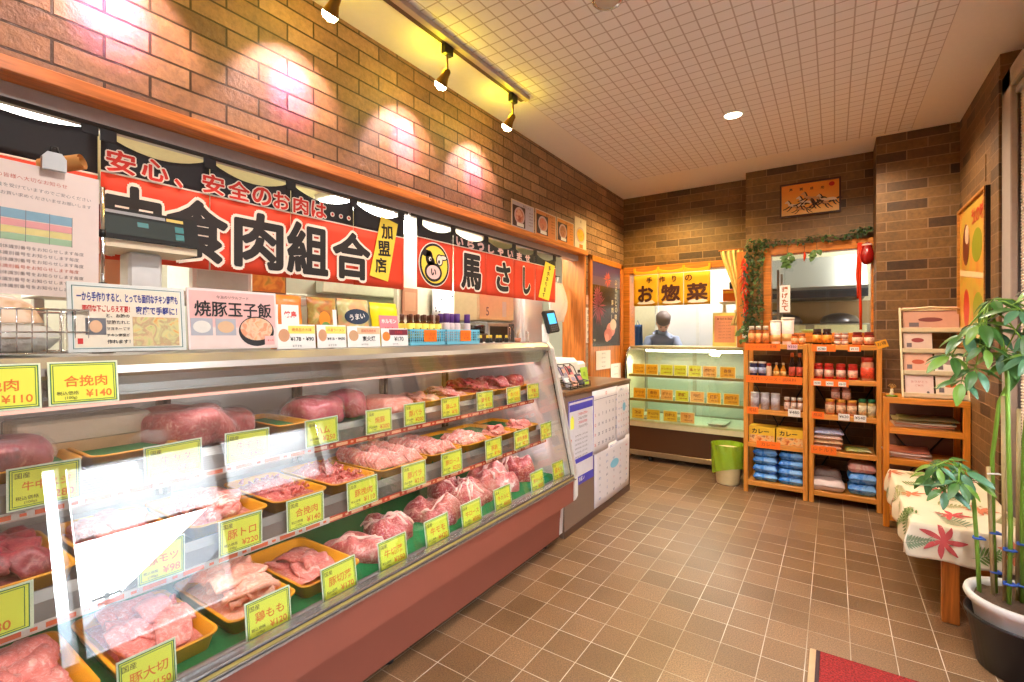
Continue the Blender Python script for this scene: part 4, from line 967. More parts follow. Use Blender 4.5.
m = MB().text('5', -.14, .075, .0165, h=.07, bold=.01, mi=0).rect(.10, .10, .06, .13, .0155, .0162, 1); m.build('door_marking', [GREY_INK, plain('sticker_pale', (214, 214, 206), .5)], t, M=facing('E', (0, 0, 0)))
t = thing('microwave', 'silver framed black microwave under the cream wall cabinet', 'microwave', (-2.36, 3.34, 1.195))
MB().box((-.30, -.20, 0), (0, .20, .19), .006).build('body', STEEL, t); MB().box((0, -.195, .006), (.014, .11, .184), .004).build('door', plain('mw_silver', (170, 170, 172), .3, .6), t)
MB().box((.014, -.17, .03), (.016, .085, .16), .0008).build('window_panel', BLACK, t); MB().box((0, .115, .006), (.013, .195, .184), .003).build('control_panel', plain('mw_panel', (60, 60, 64), .4), t)
MB().tube([(.014, .095, .03), (.035, .095, .04), (.035, .095, .15), (.014, .095, .16)], .005).build('handle', CHROME, t)
t = thing('kitchen_shelf_unit', 'steel kitchen stand holding the microwave', 'stand', (-2.36, 3.25, 0))
MB().box((-.32, -.32, 1.165), (.01, .32, 1.195), .004).build('top_board', STEEL, t)
for y in (-.30, .30):
    for x in (-.30, -.01): MB().box((x-.015, y-.015, 0), (x+.015, y+.015, 1.165), .002).build('leg', STEEL, t)
t = thing('coffee_grinder', 'dark brown appliance left of the microwave', 'appliance', (-2.36, 3.02, 1.195))
MB().box((-.10, -.075, 0), (.06, .075, .10), .01).build('body', plain('appliance_brown', (62, 40, 32), .3), t); MB().lathe([(.06, .10), (.066, .16), (.05, .17), (0, .172)], 18).build('hopper', plain('hopper', (40, 30, 28), .2), t)
t = thing('fridge', 'white fridge beside the orange wooden post', 'fridge', (-2.30, 3.66, 0))
FRW = plain('fridge_white', (226, 224, 220), .35, 0., .01)
MB().box((-.55, -.09+.0, .03), (0, .24, 1.80), .012).build('cabinet_shell', FRW, t)
MB().box((0, -.085, .06), (.035, .235, .95), .008).build('lower_door', FRW, t); MB().box((0, -.085, .97), (.035, .235, 1.79), .008).build('upper_door', FRW, t)
MB().tube([(.035, -.06, 1.05), (.06, -.06, 1.06), (.06, -.06, 1.30), (.035, -.06, 1.31)], .007).build('handle', STEEL, t)
for yy in (-.05, .2): MB().box((-.5, yy-.02, 0), (-.05, yy+.02, .03)).build('foot', BLACK, t)
t = thing('plastic_bag', 'clear plastic bag hanging beside the orange wooden post', 'bag', (-2.02, 3.74, 1.74))
m = MB(); m.grid(lambda u, v: (.05*math.sin(math.pi*v)**.7*math.cos(6.283*u)*(1+.12*math.sin(u*31+v*5)), .15*(.35+.65*math.sin(math.pi*min(1, v*.8+.06))**.7)*math.sin(6.283*u)*(1+.06*math.sin(u*25)), -.34*v), 40, 14, 0)
m.build('bag_body', film('bag_film', (238, 226, 214), .75, .25), t); MB().tube([(0, -.02, 0), (0, 0, .05), (0, .02, 0)], .003).build('handle', WHITE, t)
t = thing('wall_hook_strip', 'dark hook strip behind the hanging plastic bag', 'hook', (-2.10, 3.74, 1.80))
MB().box((-.01, -.10, 0), (.005, .10, .025), .002).build('strip', BLACK, t)
for y in (-.06, .0, .06): MB().tube([(0, y, .01), (.05, y, .005), (.07, y, .0)], .003, 6).build('hook', BLACK, t)

# ------------------------------------------------------------------ second counter with papers on its front
CT = plain('counter_laminate', (128, 104, 88), .42, 0., .03); CT_TOP = wood('counter_top', (122, 86, 56), .3, 1, 5., .15); CT_EDGE = plain('counter_dark', (84, 58, 46), .4)
t = thing('service_counter', 'brown service counter just past the far end of the meat case', 'counter', (0, 0, 0))
MB().box((-1.96, 2.69, .0), (-1.408, 3.84, .895), .003).build('body', CT, t); MB().box((-1.98, 2.69, .895), (-1.398, 3.85, .922), .004).build('counter_top', CT_TOP, t)
MB().box((-1.408, 2.69, .0), (-1.4045, 3.843, .045)).box((-1.95, 3.84, 0), (-1.4045, 3.844, .895)).build('plinth_strip', CT_EDGE, t)
t = thing('blue_notice', 'blue edged printed notice on the counter front beside the meat case', 'notice', M=facing('E', (-1.402, 2.925, .575), 0, .0))
m = MB().rect(0, 0, .385, .565, -.001, .0005, 0).frame(-.1925, -.2825, .1925, .2825, .011, .0005, .0010, 1).rect(0, .235, .35, .045, .0005, .001, 1).rect(0, -.12, .35, .03, .0005, .001, 1).rect(0, -.25, .36, .045, .0005, .001, 1)
m.build('sheet', [plain('notice_paper', (214, 210, 216), .4), plain('notice_blue', (70, 66, 176), .4)], t)
m = MB().plate([(-.165, .10), (-.115, .10), (-.115, .165), (-.14, .19), (-.165, .165)], .0005, .0012, 2).rect(-.17, .015, .05, .04, .0005, .0012, 1)
for k in range(4): m.text('ご来店のお客様へ', .02, .185-.028*k, .001, w=.25, h=.018, mi=1 if k in (0, 2) else 0, bold=.01)
for k in range(6): m.text('感染予防対策にご協力をお願い', 0, .045-.028*k, .001, w=.31, h=.013, mi=0)
m.text('お願い', 0, -.25, .0014, w=.2, h=.028, mi=3, bold=.02); m.build('lettering', [GREY_INK, RED_INK, YELLOW_CARD, PAPER], t)
def calendar_sheet(label, y0, y1, z0, z1, kind, x=-1.4025, skew=0.):
    w, h = y1-y0, z1-z0
    t = thing('calendar_sheet', label, 'calendar', M=facing('E', (x, (y0+y1)/2, (z0+z1)/2), 0, skew), group='calendar sheets on the counter front')
    MB().grid(lambda u, v: ((u-.5)*w, (v-.5)*h, .004*math.sin(u*5)*(1-v)+.001), 10, 8, 0, .001).build('sheet', plain('calendar_paper', (222, 216, 218), .5, 0., .02), t)
    m = MB(); r = random.Random(int(y0*100)); z = .007
    if kind == 'month':
        m.text('10', 0, h*.43, z, h=h*.06, mi=1, bold=.02).box((-w*.46, h*.355, z), (w*.46, h*.362, z+.0004), 0, 0)
        for q in range(5):
            for c in range(7):
                d = q*7+c-2
                if 1 <= d <= 31: m.text(str(d), -w*.42+w*.14*c, h*.27-h*.155*q, z, h=h*.05, mi=1 if c == 0 else 2 if c == 6 else 0, bold=.02)
    else:
        m.text('営業カレンダー', 0, h*.44, z, w=w*.7, h=h*.05, mi=2)
        for q in range(7):
            for c in range(5): m.text(r.choice(('休', '肉', '特売', '朝市', '得')), -w*.38+w*.19*c, h*.32-h*.115*q, z, h=h*.045, w=w*.1, mi=r.choice((0, 0, 1, 2)))
        m.disc(w*.02, h*.10, w*.12, h*.08, z, z+.0005, 20, 3)
    m.build('lettering', [plain('cal_ink', (96, 92, 120), .5), plain('cal_red', (206, 110, 110), .5), plain('cal_blue', (110, 130, 190), .5), plain('cal_cyan', (130, 196, 222), .5)], t)
calendar_sheet('white month calendar on the counter front next to the blue edged notice', 3.095, 3.56, .44, .888, 'month')
calendar_sheet('tall white shop schedule with a pale blue spot, low on the counter front', 3.13, 3.825, .055, .47, 'plan')
calendar_sheet('white sheet of small prints at the far top corner of the counter front', 3.545, 3.82, .455, .882, 'plan', -1.4015)
# register scale on the service counter
t = thing('register_scale', 'white register scale with a small blue lit screen on the service counter', 'scale', (-1.78, 3.18, .922))
MB().box((-.16, -.15, 0), (.14, .20, .185), .03).build('base', plain('register_white', (232, 230, 228), .35), t)
MB().tube([(.03, -.13, .17), (.035, -.135, .30), (.02, -.13, .44)], [.030, .026, .022], 14).build('neck', plain('register_white', (232, 230, 228), .35), t)
hd = MB(); M_ = Matrix.Translation((.045, -.075, .46)) @ Matrix.Rotation(-.25, 4, 'Y') @ Matrix.Rotation(.1, 4, 'X')
hd.box((-.02, -.085, -.085), (.012, .085, .085), .01, 0, M_).build('screen_head', BLACK, t)
MB().box((.012, -.055, -.02), (.0135, .055, .06), 0, 0, M_).build('screen', glow('screen_blue', (90, 180, 240), 1.6), t)
m = MB()
for k in range(3):
    for q in range(4): m.box((.012, -.05+.027*q, -.075+.016*k), (.0145, -.03+.027*q, -.064+.016*k), .001, 0, M_)
m.build('keypad', plain('keys', (90, 90, 92), .4), t)
t = thing('white_printer', 'white label printer on the service counter behind the wire rack', 'printer', (-1.84, 3.60, .922))
MB().box((-.10, -.12, 0), (.10, .12, .14), .02).build('shell', plain('register_white', (232, 230, 228), .35), t); MB().box((.10, -.07, .05), (.103, .07, .075), .001).build('paper_slot', DARK, t)
# wire rack with small packets, and a green card
t = thing('wire_rack', 'black wire rack of small packets on the service counter', 'rack', (-1.50, 2.97, .924))
m = MB()
for y in (-.15, -.05, .05, .15): m.tube([(.07, y, .0), (.07, y, .035), (-.02, y, .05), (-.06, y, .13), (-.09, y, .15)], .0035, 6).tube([(.07, y, .003), (-.09, y, .003), (-.09, y, .15)], .0035, 6)
for p in ((.07, .0), (.07, .035), (-.02, .05), (-.09, .15)): m.tube([(p[0], -.15, p[1]+.003), (p[0], .15, p[1]+.003)], .0035, 6)
m.build('wire_frame', BLACK, t)
PK = [plain('packet_'+n, c, .3) for n, c in (('grey', (150, 150, 160)), ('peach', (226, 170, 150)), ('navy', (50, 54, 80)), ('white', (226, 222, 222)), ('lilac', (150, 140, 170)), ('rose', (200, 110, 120)))]
k = 0
for row, (x, z, ln) in enumerate(((.035, .012, -.5), (-.045, .062, -.45))):
    for c, y in enumerate((-.10, .0, .10)):
        o = thing('small_packet', '%s small packet in the %s row of the wire rack' % (('grey', 'peach', 'navy', 'white', 'lilac', 'rose')[k], ('front', 'back')[row]), 'packet', M=facing('E', (-1.50+x, 2.97+y, .924+z), .55), group='small packets in the wire rack')
        MB().box((-.038, 0, -.006), (.038, .085, .006), .004).build('packet', PK[k], o); MB().rect(0, .05, .05, .03, .0061, .0066).build('print', PK[(k+3) % 6], o); k += 1
t = thing('green_card', 'bright green card standing at the end of the wire rack', 'card', M=facing('E', (-1.50, 3.20, .924), .15))
MB().box((-.055, 0, -.002), (.055, .125, 0)).build('card', plain('card_green', (170, 206, 50), .4), t); MB().text('味', 0, .075, .0006, h=.04).text('セール', 0, .03, .0006, w=.07).build('lettering', plain('card_green_ink', (90, 120, 40), .5), t)
# ------------------------------------------------------------------ posters on the left wall
def food_poster(label, y0, y1, z0, z1, back, cols, tall=False):
    w, h = y1-y0, z1-z0
    t = thing('food_poster', label, 'poster', M=facing('E', (-1.864, (y0+y1)/2, (z0+z1)/2)), group='food posters above the opening')
    MB().rect(0, 0, w, h, -.003, 0, 0).rect(0, 0, w*.94, h*.93, 0, .0005, 1).build('sheet', [plain('poster_edge', (222, 196, 170), .3), plain('back_'+label[:9], back, .35)], t)
    m = MB(); cx, cy = (-w*.16, -.0) if not tall else (0, -h*.05)
    if not tall: m.rect(cx-w*.02, cy-h*.03, w*.54, h*.72, .0005, .0009, 3)
    m.disc(cx, cy, w*(.22 if not tall else .38), h*(.30 if not tall else .26), .0009, .0014, 28, 0).disc(cx, cy, w*(.17 if not tall else .31), h*(.23 if not tall else .20), .0014, .0018, 28, 1).rect(cx+w*.03, cy-h*.31 if not tall else -h*.40, w*.30, h*.12, .0018, .0022, 2)
    m.build('dish_picture', [plain('dish_rim', (206, 170, 170), .3), picture('dish_'+label[:9], cols, 30.), PAPER if not tall else ORANGE_INK, plain('dish_dark', (70, 40, 40), .4)], t)
    m = MB(); m.text('和牛しゃぶ' if not tall else '丼', w*(.16 if not tall else 0), h*.38, .0022, w=w*.45, h=h*.10, mi=0)
    if not tall:
        for k in range(5): m.text('自家製の味', w*.34, h*(.22-.11*k), .0012, w=w*.2, h=h*.05, mi=0)
    m.build('lettering', plain('poster_ink', (110, 60, 30), .5), t)
food_poster('pale blue topped food poster of a meat dish, nearest of the four above the opening', 2.77, 3.075, 2.032, 2.235, (190, 180, 196), [(150, 60, 50), (206, 120, 90), (230, 190, 170)])
food_poster('reddish food poster, second of the four above the opening', 3.095, 3.415, 2.034, 2.238, (214, 130, 70), [(170, 80, 70), (222, 150, 110), (206, 90, 80)])
food_poster('orange food poster with a round plate, third of the four above the opening', 3.43, 3.735, 2.036, 2.240, (224, 140, 60), [(150, 80, 70), (210, 140, 90), (120, 70, 60)])
food_poster('upright white food poster with a yellow bowl, farthest above the opening', 3.75, 3.985, 2.040, 2.315, (226, 208, 190), [(224, 160, 40), (240, 190, 70), (200, 120, 30)], True)
# large framed night poster
t = thing('night_poster', 'tall dark poster of pink fireworks over a meat dish, in the orange frame', 'poster', M=facing('E', (-1.852, 4.43, 1.574)))
MB().rect(0, 0, .70, .80, -.003, 0, 0).build('sheet', [plain('poster_dark', (52, 40, 38), .25, 0., .2, 4.)], t)
m = MB().rect(0, .33, .70, .14, 0, .0004, 0).rect(0, .22, .70, .08, 0, .0004, 1)
def burst(cx, cy, rr, n, mi, seed):
    r = random.Random(seed)
    for k in range(n):
        a = 6.283*k/n+r.uniform(-.1, .1); l = rr*r.uniform(.7, 1.05); q = .006
        m.plate([(cx+.01*math.cos(a), cy+.01*math.sin(a)), (cx+l*.6*math.cos(a)-q*math.sin(a), cy+l*.6*math.sin(a)+q*math.cos(a)), (cx+l*math.cos(a), cy+l*math.sin(a)), (cx+l*.6*math.cos(a)+q*math.sin(a), cy+l*.6*math.sin(a)-q*math.cos(a))], .0005, .0011, mi)
burst(.02, .25, .10, 16, 2, 1); burst(-.20, -.02, .19, 26, 3, 2); burst(-.22, .08, .12, 16, 3, 3)
m.disc(.10, -.24, .11, .07, .0012, .0016, 24, 4, .6).disc(.03, -.29, .10, .06, .0016, .0020, 24, 5, .9).disc(.16, -.19, .08, .055, .0020, .0024, 24, 6, .4).disc(.00, -.32, .05, .04, .0020, .0024, 20, 4)
m.build('artwork', [plain('night_blue', (66, 56, 110), .3), plain('night_violet', (96, 76, 110), .3), plain('burst_red', (214, 90, 80), .4), plain('burst_pink', (170, 80, 96), .4), plain('meat_pink', (226, 150, 140), .4), plain('meat_rose', (206, 120, 110), .4), plain('rice_pale', (236, 210, 196), .4)], t)
m = MB()
for k, ch in enumerate('ふるさとの味'): m.text(ch, .235+.004*math.sin(k*2), .24-.07*k, .0014, w=.06, h=.058, bold=.015)
for k, ch in enumerate('馬刺し'): m.text(ch, .14, .03-.075*k, .0014, w=.055, h=.06, bold=.02)
m.text('熊本', -.29, -.34, .0014, w=.05, h=.03); m.build('lettering', plain('poster_white', (236, 220, 190), .4), t)
def note(label, y0, y1, z0, z1, x=-1.843, c=(232, 224, 216), lines=4, name='paper_note', ink=None, vertical=None, lean=0., cat='note', grp='paper notes by the orange frame'):
    w, h = y1-y0, z1-z0
    t = thing(name, label, cat, M=facing('E', (x, (y0+y1)/2, z0), lean), group=grp)
    MB().rect(0, h/2, w, h, -.0012, 0).build('sheet', plain('note_%d_%d_%d' % c, c, .5, 0., .02), t)
    m = MB()
    if vertical:
        for k, ch in enumerate(vertical): m.text(ch, 0, h*(.88-.80*k/max(1, len(vertical)-1)), .0008, w=w*.6, h=h*.7/len(vertical), bold=.01)
    else:
        for k in range(lines): m.text('お知らせ本日', 0, h*(.85-.7*k/max(1, lines-1)), .0008, w=w*.75, h=h*.08)
    m.build('lettering', ink or GREY_INK, t)
note('tall white paper strip with vertical writing beside the night poster', 3.985, 4.075, 1.21, 1.53, -1.866, vertical='本日特売肉')
note('small red and white sign above the tall white strip', 3.99, 4.05, 1.56, 1.645, -1.866, (236, 190, 170), ink=RED_INK, lines=3)
note('grey printed strip hanging below the tall white strip', 3.985, 4.03, .925, 1.19, -1.866, (170, 150, 130), vertical='温度計目盛', name='hanging_note')
note('white printed sheet pinned below the night poster', 4.17, 4.52, .95, 1.13, -1.850)
note('white sheet leaning lower right below the night poster', 4.52, 4.79, .78, .99, -1.846, lines=3)
# ------------------------------------------------------------------ deli case in the back opening
t = thing('deli_case', 'refrigerated deli case of side dishes standing in the back opening', 'display case', (0, 0, 0))
XA, XB = -1.79, -.72
DB = plain('deli_brown', (82, 52, 30), .35, 0., .04)
MB().box((XA, 4.80, .10), (XB+.06, 5.40, .355), .004).build('front_panel', DB, t)
MB().box((XA, 4.795, .055), (XB+.06, 5.35, .105), .003).build('kick_strip', plain('kick_alu', (176, 160, 130), .3, .7), t)
for x in (-1.55, -.85): MB().lathe([(.02, 0), (.026, .01), (.026, .03), (.01, .055)], 12, c=(x, 4.84)).build('caster', BLACK, t)
MB().prism([(4.785, .350), (4.80, .40), (4.83, .405), (5.40, .405), (5.40, .350)], 0, XA, XB+.06).build('deck', plain('deck_steel', (206, 196, 160), .3, .5), t)
MB().box((XA+.02, 4.86, .405), (XB+.04, 5.36, .410)).build('deck_liner', plain('deck_white', (240, 240, 226), .4), t)
gp = [(4.79, .40)]+[(4.79+.0*k, .40+.06*k) for k in range(1, 11)]+[(4.79+.14*(1-math.cos(a)), 1.0+.15*math.sin(a)) for a in [math.pi/2*k/8 for k in range(9)]]
gi = [(y+.005, z-.002) for y, z in gp][::-1]
MB().prism(gp+gi, 0, XA+.01, XB+.05).build('curved_glass', sheet_glass('deli_glass', (250, 250, 240), .05, .6), t)
MB().box((XA, 4.92, 1.135), (XB+.06, 5.40, 1.165), .006).build('top', plain('deli_top', (196, 186, 150), .3, .6), t)
for x in (XA, XB+.05):
    MB().tube([(x, y-.004, z) for y, z in gp], .011, 10).build('end_frame', plain('dark_chrome', (96, 88, 82), .25, .9), t)
    if x == XA: MB().prism([(4.795, .355)]+gp+[(5.40, 1.15), (5.40, .355)], 0, x-.012, x-.004).build('end_panel', plain('deli_end', (226, 214, 176), .3), t)
for z in (.625, .875):
    o = MB().box((XA+.015, 4.84, z-.012), (XB+.04, 5.25, z), .002).build('shelf', sheet_glass('shelf_glass', (226, 240, 232), .08, .5), t)
    MB().box((XA+.015, 4.825, z-.022), (XB+.04, 4.842, z+.004), .002).build('shelf_rail', plain('rail_olive', (150, 126, 60), .35, .4), o)
MB().tube([(XA+.15, 4.98, 1.118), (XB, 4.98, 1.118)], .012, 10).build('light_tube', glow('deli_tube', (255, 255, 244), 10.), t)
bk = MB().box((XA, 5.40, .40), (XA+.03, 5.43, 1.15)).box((-1.27, 5.40, .40), (-1.23, 5.43, 1.15)).box((XB+.03, 5.40, .40), (XB+.06, 5.43, 1.15)).box((XA, 5.40, .395), (XB+.06, 5.43, .42))
bk.build('back_frame', plain('deli_back_frame', (176, 172, 150), .4), t)
MB().box((XA+.03, 5.41, .42), (XB+.03, 5.416, 1.14)).build('back_pane', plain('deli_back', (196, 204, 190), .2, 0., .03, 4.), t)
DC = {'o': (252, 186, 40), 'y': (232, 234, 70), 'p': (250, 190, 110), 'g': (252, 210, 70)}
rows = [('upper shelf', .882, 'ooyyypo', [(-1.668, .125), (-1.532, .12), (-1.385, .12), (-1.252, .115), (-1.114, .115), (-.979, .12), (-.822, .13)]),
        ('middle shelf', .634, 'oopypoo', [(-1.659, .125), (-1.517, .125), (-1.382, .115), (-1.235, .12), (-1.093, .125), (-.942, .12), (-.790, .13)]),
        ('deck', .420, 'gggp', [(-1.686, .125), (-1.526, .130), (-1.356, .130), (-1.191, .130)])]
dishes = iter(['コロッケ', 'メンチ', 'トンカツ', 'ハムカツ', '串カツ', '唐揚げ', '春巻', 'サラダ', '煮物', 'ポテト', '酢豚', '卵焼', '焼豚', '肉団子', '惣菜', 'きんぴら', '白和え', '餃子'])
for nm, z, cs, ps in rows:
    for k, (x, w) in enumerate(ps):
        d = next(dishes)
        kind = {'o': 'orange', 'y': 'lime yellow', 'p': 'peach', 'g': 'golden'}[cs[k]]
        c = thing('dish_card', '%s name card, %s from the left on the %s of the deli case' % (kind, ORD[k], nm), 'price card', M=facing('S', (x, 4.822 if nm != 'deck' else 4.85, z), .05), group='name cards in the deli case')
        MB().rect(0, .05, w+.006, .108, -.002, 0, 0).rect(0, .05, w-.004, .096, 0, .0006, 1).build('card', [plain('dish_edge', (250, 236, 170), .4), plain('dish_'+cs[k], DC[cs[k]], .45, 0., .06, 60.)], c)
        MB().text(d, 0, .062, .0012, w=w*.78, h=.034, bold=.02).text('100g ¥%d' % (98+17*k), .01, .024, .0012, w=w*.6, h=.02, bold=.02).build('lettering', plain('dish_ink', (176, 96, 30), .5), c)
# a few dishes on the shelves
def deli_tray(label, x, y, z, w, col, seed):
    c = thing('deli_tray', label, 'dish', (x, y, z), group='trays of side dishes')
    tray_mesh(.16, w, .022).build('tray', plain('deli_tray_white', (226, 226, 220), .3), c); m = MB()
    m.grid(lambda u, v: ((u-.5)*.13, (v-.5)*(w-.03), .006+.02*math.sin(math.pi*u)**.5*math.sin(math.pi*v)**.5*(1+.2*math.sin(u*17+seed)*math.sin(v*19))), 12, 12); m.build('food', picture('food_%d' % seed, col, 60.), c)
deli_tray('tray of golden fried food at the left of the deli deck', -1.62, 5.0, .411, .26, [(206, 140, 60), (180, 110, 40), (226, 170, 90)], 1)
deli_tray('tray of green salad in the middle of the deli deck', -1.32, 5.0, .411, .26, [(120, 150, 60), (190, 190, 110), (90, 120, 50)], 2)
deli_tray('empty looking white dish at the right of the deli deck', -.93, 5.0, .411, .30, [(230, 230, 222), (240, 240, 232)], 3)
deli_tray('pale blue wrapped dish at the left of the middle deli shelf', -1.45, 5.0, .626, .13, [(140, 196, 226), (226, 236, 240), (120, 180, 214)], 4)
# gold curtain in the opening
GOLD = plain('cloth_gold', (226, 166, 14), .7, 0., .06, 120.); GB = plain('cloth_gold_ink', (74, 30, 8), .7); GW = plain('cloth_gold_white', (236, 226, 216), .7)
GM = [GOLD, GOLD, GOLD, GOLD, GB, GB, GW]
t = noren('gold shop curtain reading 手作りの お惣菜 in the back opening', [-1.750, -1.492, -1.238, -.985], 1.90, 1.580, 1.955, .022, mats=GM, frame_at=facing('S', (0, 4.90, 0)), tabw=.022, tabtop=.02)
m = MB()
for ch, x in zip('手作りの', (-1.58, -1.45, -1.33, -1.19)): m.text(ch, x, 1.845, .006, w=.075, h=.062, bold=.02, mi=4)
for ch, x, w in (('お', -1.620, .16), ('惣', -1.365, .19), ('菜', -1.11, .20)):
    m.heavy(ch, x, 1.705, .0066, w, .17, .03, 4)
m.build('lettering', GM, t)
m = MB()
for k, x in enumerate((-1.62, -1.36, -1.11)): m.plate([(x-.09, 1.605), (x-.07, 1.625), (x-.02, 1.635), (x+.02, 1.628), (x+.07, 1.638), (x+.10, 1.61), (x+.06, 1.598), (x-.05, 1.597)], .0045, .0055, 6)
m.build('snow_patch', GM, t)
# tied back cream curtain
t = thing('cream_curtain', 'cream curtain gathered and tied at the right of the back opening', 'curtain', (-.80, 4.865, 2.07))
m = MB()
def cf(u, v):
    z = -.70*v; wd = .195*(1-.72*math.sin(min(1, v*1.25)*math.pi/2)**1.3)+(.05*max(0, v-.8)*5 if v > .8 else 0)
    return (.10-wd+(wd)*u, .018*math.sin(u*28)*(1-.4*v), z)
m.grid(cf, 60, 20, 0, .002); m.build('cloth', plain('curtain_cream', (232, 210, 140), .7, 0., .05), t)
MB().box((.03, -.022, -.575), (.105, .022, -.555), .004).build('tie_band', plain('curtain_cream', (232, 210, 140), .7, 0., .05), t)
MB().tube([(-.11, 0, .006), (.11, 0, .006)], .006).build('rail', ORANGE_X, t)
# menu stand and boxes at the right of the opening
t = thing('menu_stand', 'salmon coloured menu sheet standing on the deli case', 'menu', M=facing('S', (-.885, 5.02, 1.168), .06))
MB().rect(0, .165, .215, .33, -.004, 0, 0).rect(0, .17, .185, .26, 0, .001, 1).build('board', [plain('menu_stripe', (232, 214, 120), .5), plain('menu_salmon', (222, 150, 116), .5)], t)
m = MB().text('本日のお惣菜', 0, .27, .0016, w=.14, h=.024, bold=.02)
for k in range(6): m.text('コロッケ 八十円', 0, .235-.03*k, .0016, w=.13, h=.015)
m.build('lettering', plain('menu_ink', (110, 50, 30), .5), t)
t = thing('orange_carton', 'orange carton on a shelf inside the back opening, under a small black speaker', 'box', (-.845, 5.58, 1.637))
MB().box((-.14, -.08, 0), (.14, .08, .13), .004).build('carton', plain('carton_orange', (226, 110, 30), .5), t); MB().box((-.141, -.081, .085), (.141, .081, .11)).build('yellow_band', plain('carton_yellow', (244, 190, 50), .5), t)
t = thing('small_speaker', 'small black speaker on the orange carton', 'speaker', (-.855, 5.57, 1.768))
MB().box((-.07, -.05, 0), (.07, .05, .075), .006).build('body', BLACK, t); MB().lathe([(.026, 0), (.026, .003), (0, .001)], 16, M=facing('S', (0, -.05, .037))).build('cone', DARK, t)
t = thing('side_shelf', 'narrow shelf inside the back opening carrying the orange carton', 'shelf', (-.845, 5.58, 0.017))
MB().box((-.17, -.10, 1.595), (.15, .10, 1.618), .003).build('board', CREAM, t)
for x in (-.15, .13):
    MB().box((x-.015, .06, -.017), (x+.015, .09, 1.595)).build('leg', CREAM, t)
# ------------------------------------------------------------------ the fry kitchen seen through both openings
t = thing('cooker_hood', 'grey steel cooker hood seen through the back window', 'cooker hood', (-.15, 6.15, 0))
MB().prism([(-.50, 1.68), (-.50, 1.76), (.0, 2.12), (.50, 2.12), (.50, 1.68)], 0, -.62, .42).build('canopy', plain('hood_steel', (150, 152, 150), .4, .4, .04, 6.), t); MB().box((-.62, -.505, 1.65), (.42, -.495, 1.73), .002).build('lip', plain('hood_lip', (70, 76, 84), .4), t)
t = thing('fryer_bench', 'steel fryer bench with pale panels under the cooker hood', 'cooker', (-.15, 6.25, 0))
MB().box((-.62, -.30, 0), (.62, .38, 1.40), .006).build('body', plain('bench_steel', (176, 170, 150), .35, .5), t)
for x in (-.32, .20): MB().box((x-.22, -.31, 1.27), (x+.22, -.30, 1.385), .002).build('panel', plain('panel_cream', (238, 226, 170), .5), t)
for x in (-.32, .20):
    m = MB(); m.lathe([(.17, 1.40), (.18, 1.43), (.15, 1.48), (.07, 1.51), (0, 1.52)], 20, c=(x, .0)); m.build('fryer_lid', plain('lid_steel', (120, 116, 120), .3, .7), t)
MB().box((-.62, .30, 1.40), (.62, .36, 1.66)).build('splash_back', plain('splash_tan', (176, 140, 96), .5), t)
t = thing('steel_shelf', 'dark steel shelf with jars at the left inside the back window', 'shelf', (-.53, 5.38, 0))
for z in (1.28, 1.50, 1.70): MB().box((-.12, -.20, z), (.10, .20, z+.02), .002).build('board', plain('shelf_dark', (86, 90, 96), .4, .5), t)
for x in (-.11, .09):
    for y in (-.19, .19): MB().box((x-.01, y-.01, 0), (x+.01, y+.01, 1.9)).build('post', STEEL, t)
t = thing('steel_partition', 'brushed steel partition in the kitchen behind the deli case', 'partition', (-1.45, 6.45, 0))
MB().box((-.55, -.02, .10), (.60, .02, 1.70), .003).build('panel', plain('partition_steel', (226, 226, 224), .35, .3, .05, 3.), t)
for x in (-.52, .0, .57): MB().box((x-.02, -.03, 0), (x+.02, .03, 1.72), .003).build('post', plain('partition_post', (226, 224, 216), .35, .3), t)
t = thing('blue_apron', 'blue cloth hanging at the left edge of the back opening', 'cloth', (-1.93, 5.55, 1.40))
MB().grid(lambda u, v: (-.06+.12*u+.02*v*(u-.5), .015*math.sin(u*17), -.35*v), 16, 8, 0, .003).build('cloth', plain('apron_blue', (50, 92, 150), .7), t); MB().tube([(-.02, 0, 0), (0, 0, .05), (.02, 0, 0)], .004).build('loop', plain('apron_blue', (50, 92, 150), .7), t)
# the cook, bending over the worktop
def skin_body(name, joints, edges, radii, mat, parent=None, sub=2, root=0):
    me = bpy.data.meshes.new(name); me.from_pydata(joints, edges, []); o = bpy.data.objects.new(name, me); COL.objects.link(o)
    sm = o.modifiers.new('skin', 'SKIN'); sm.use_smooth_shade = True; ss = o.modifiers.new('sub', 'SUBSURF'); ss.levels = sub; ss.render_levels = sub
    for i, r in enumerate(radii):
        v = me.skin_vertices[0].data[i]; v.radius = r if isinstance(r, tuple) else (r, r); v.use_root = (i == root)
    me.materials.append(mat)
    if parent: o.parent = parent
    return o
SKINM = plain('skin', (222, 172, 146), .5, 0., .02); GARB = plain('cook_garb', (140, 150, 176), .7, 0., .05)
t = thing('person', 'person in a grey blue smock and brown cap bending behind the deli case', 'person', (-1.80, 5.95, 0), .35)
J = [(0, .12, .90), (.02, .02, 1.05), (.03, -.10, 1.20), (.03, -.17, 1.27), (.03, -.22, 1.32), (.03, -.26, 1.37),
     (.19, -.13, 1.22), (.24, -.26, 1.03), (.14, -.42, .98), (-.13, -.13, 1.22), (-.19, -.26, 1.03), (-.08, -.42, .98),
     (.10, .13, .84), (.11, .10, .48), (.11, .14, .08), (.11, .04, .03), (-.10, .13, .84), (-.10, .10, .48), (-.10, .14, .08), (-.10, .04, .03)]
E_ = [(0, 1), (1, 2), (2, 3), (3, 4), (4, 5), (2, 6), (6, 7), (7, 8), (2, 9), (9, 10), (10, 11), (0, 12), (12, 13), (13, 14), (14, 15), (0, 16), (16, 17), (17, 18), (18, 19)]
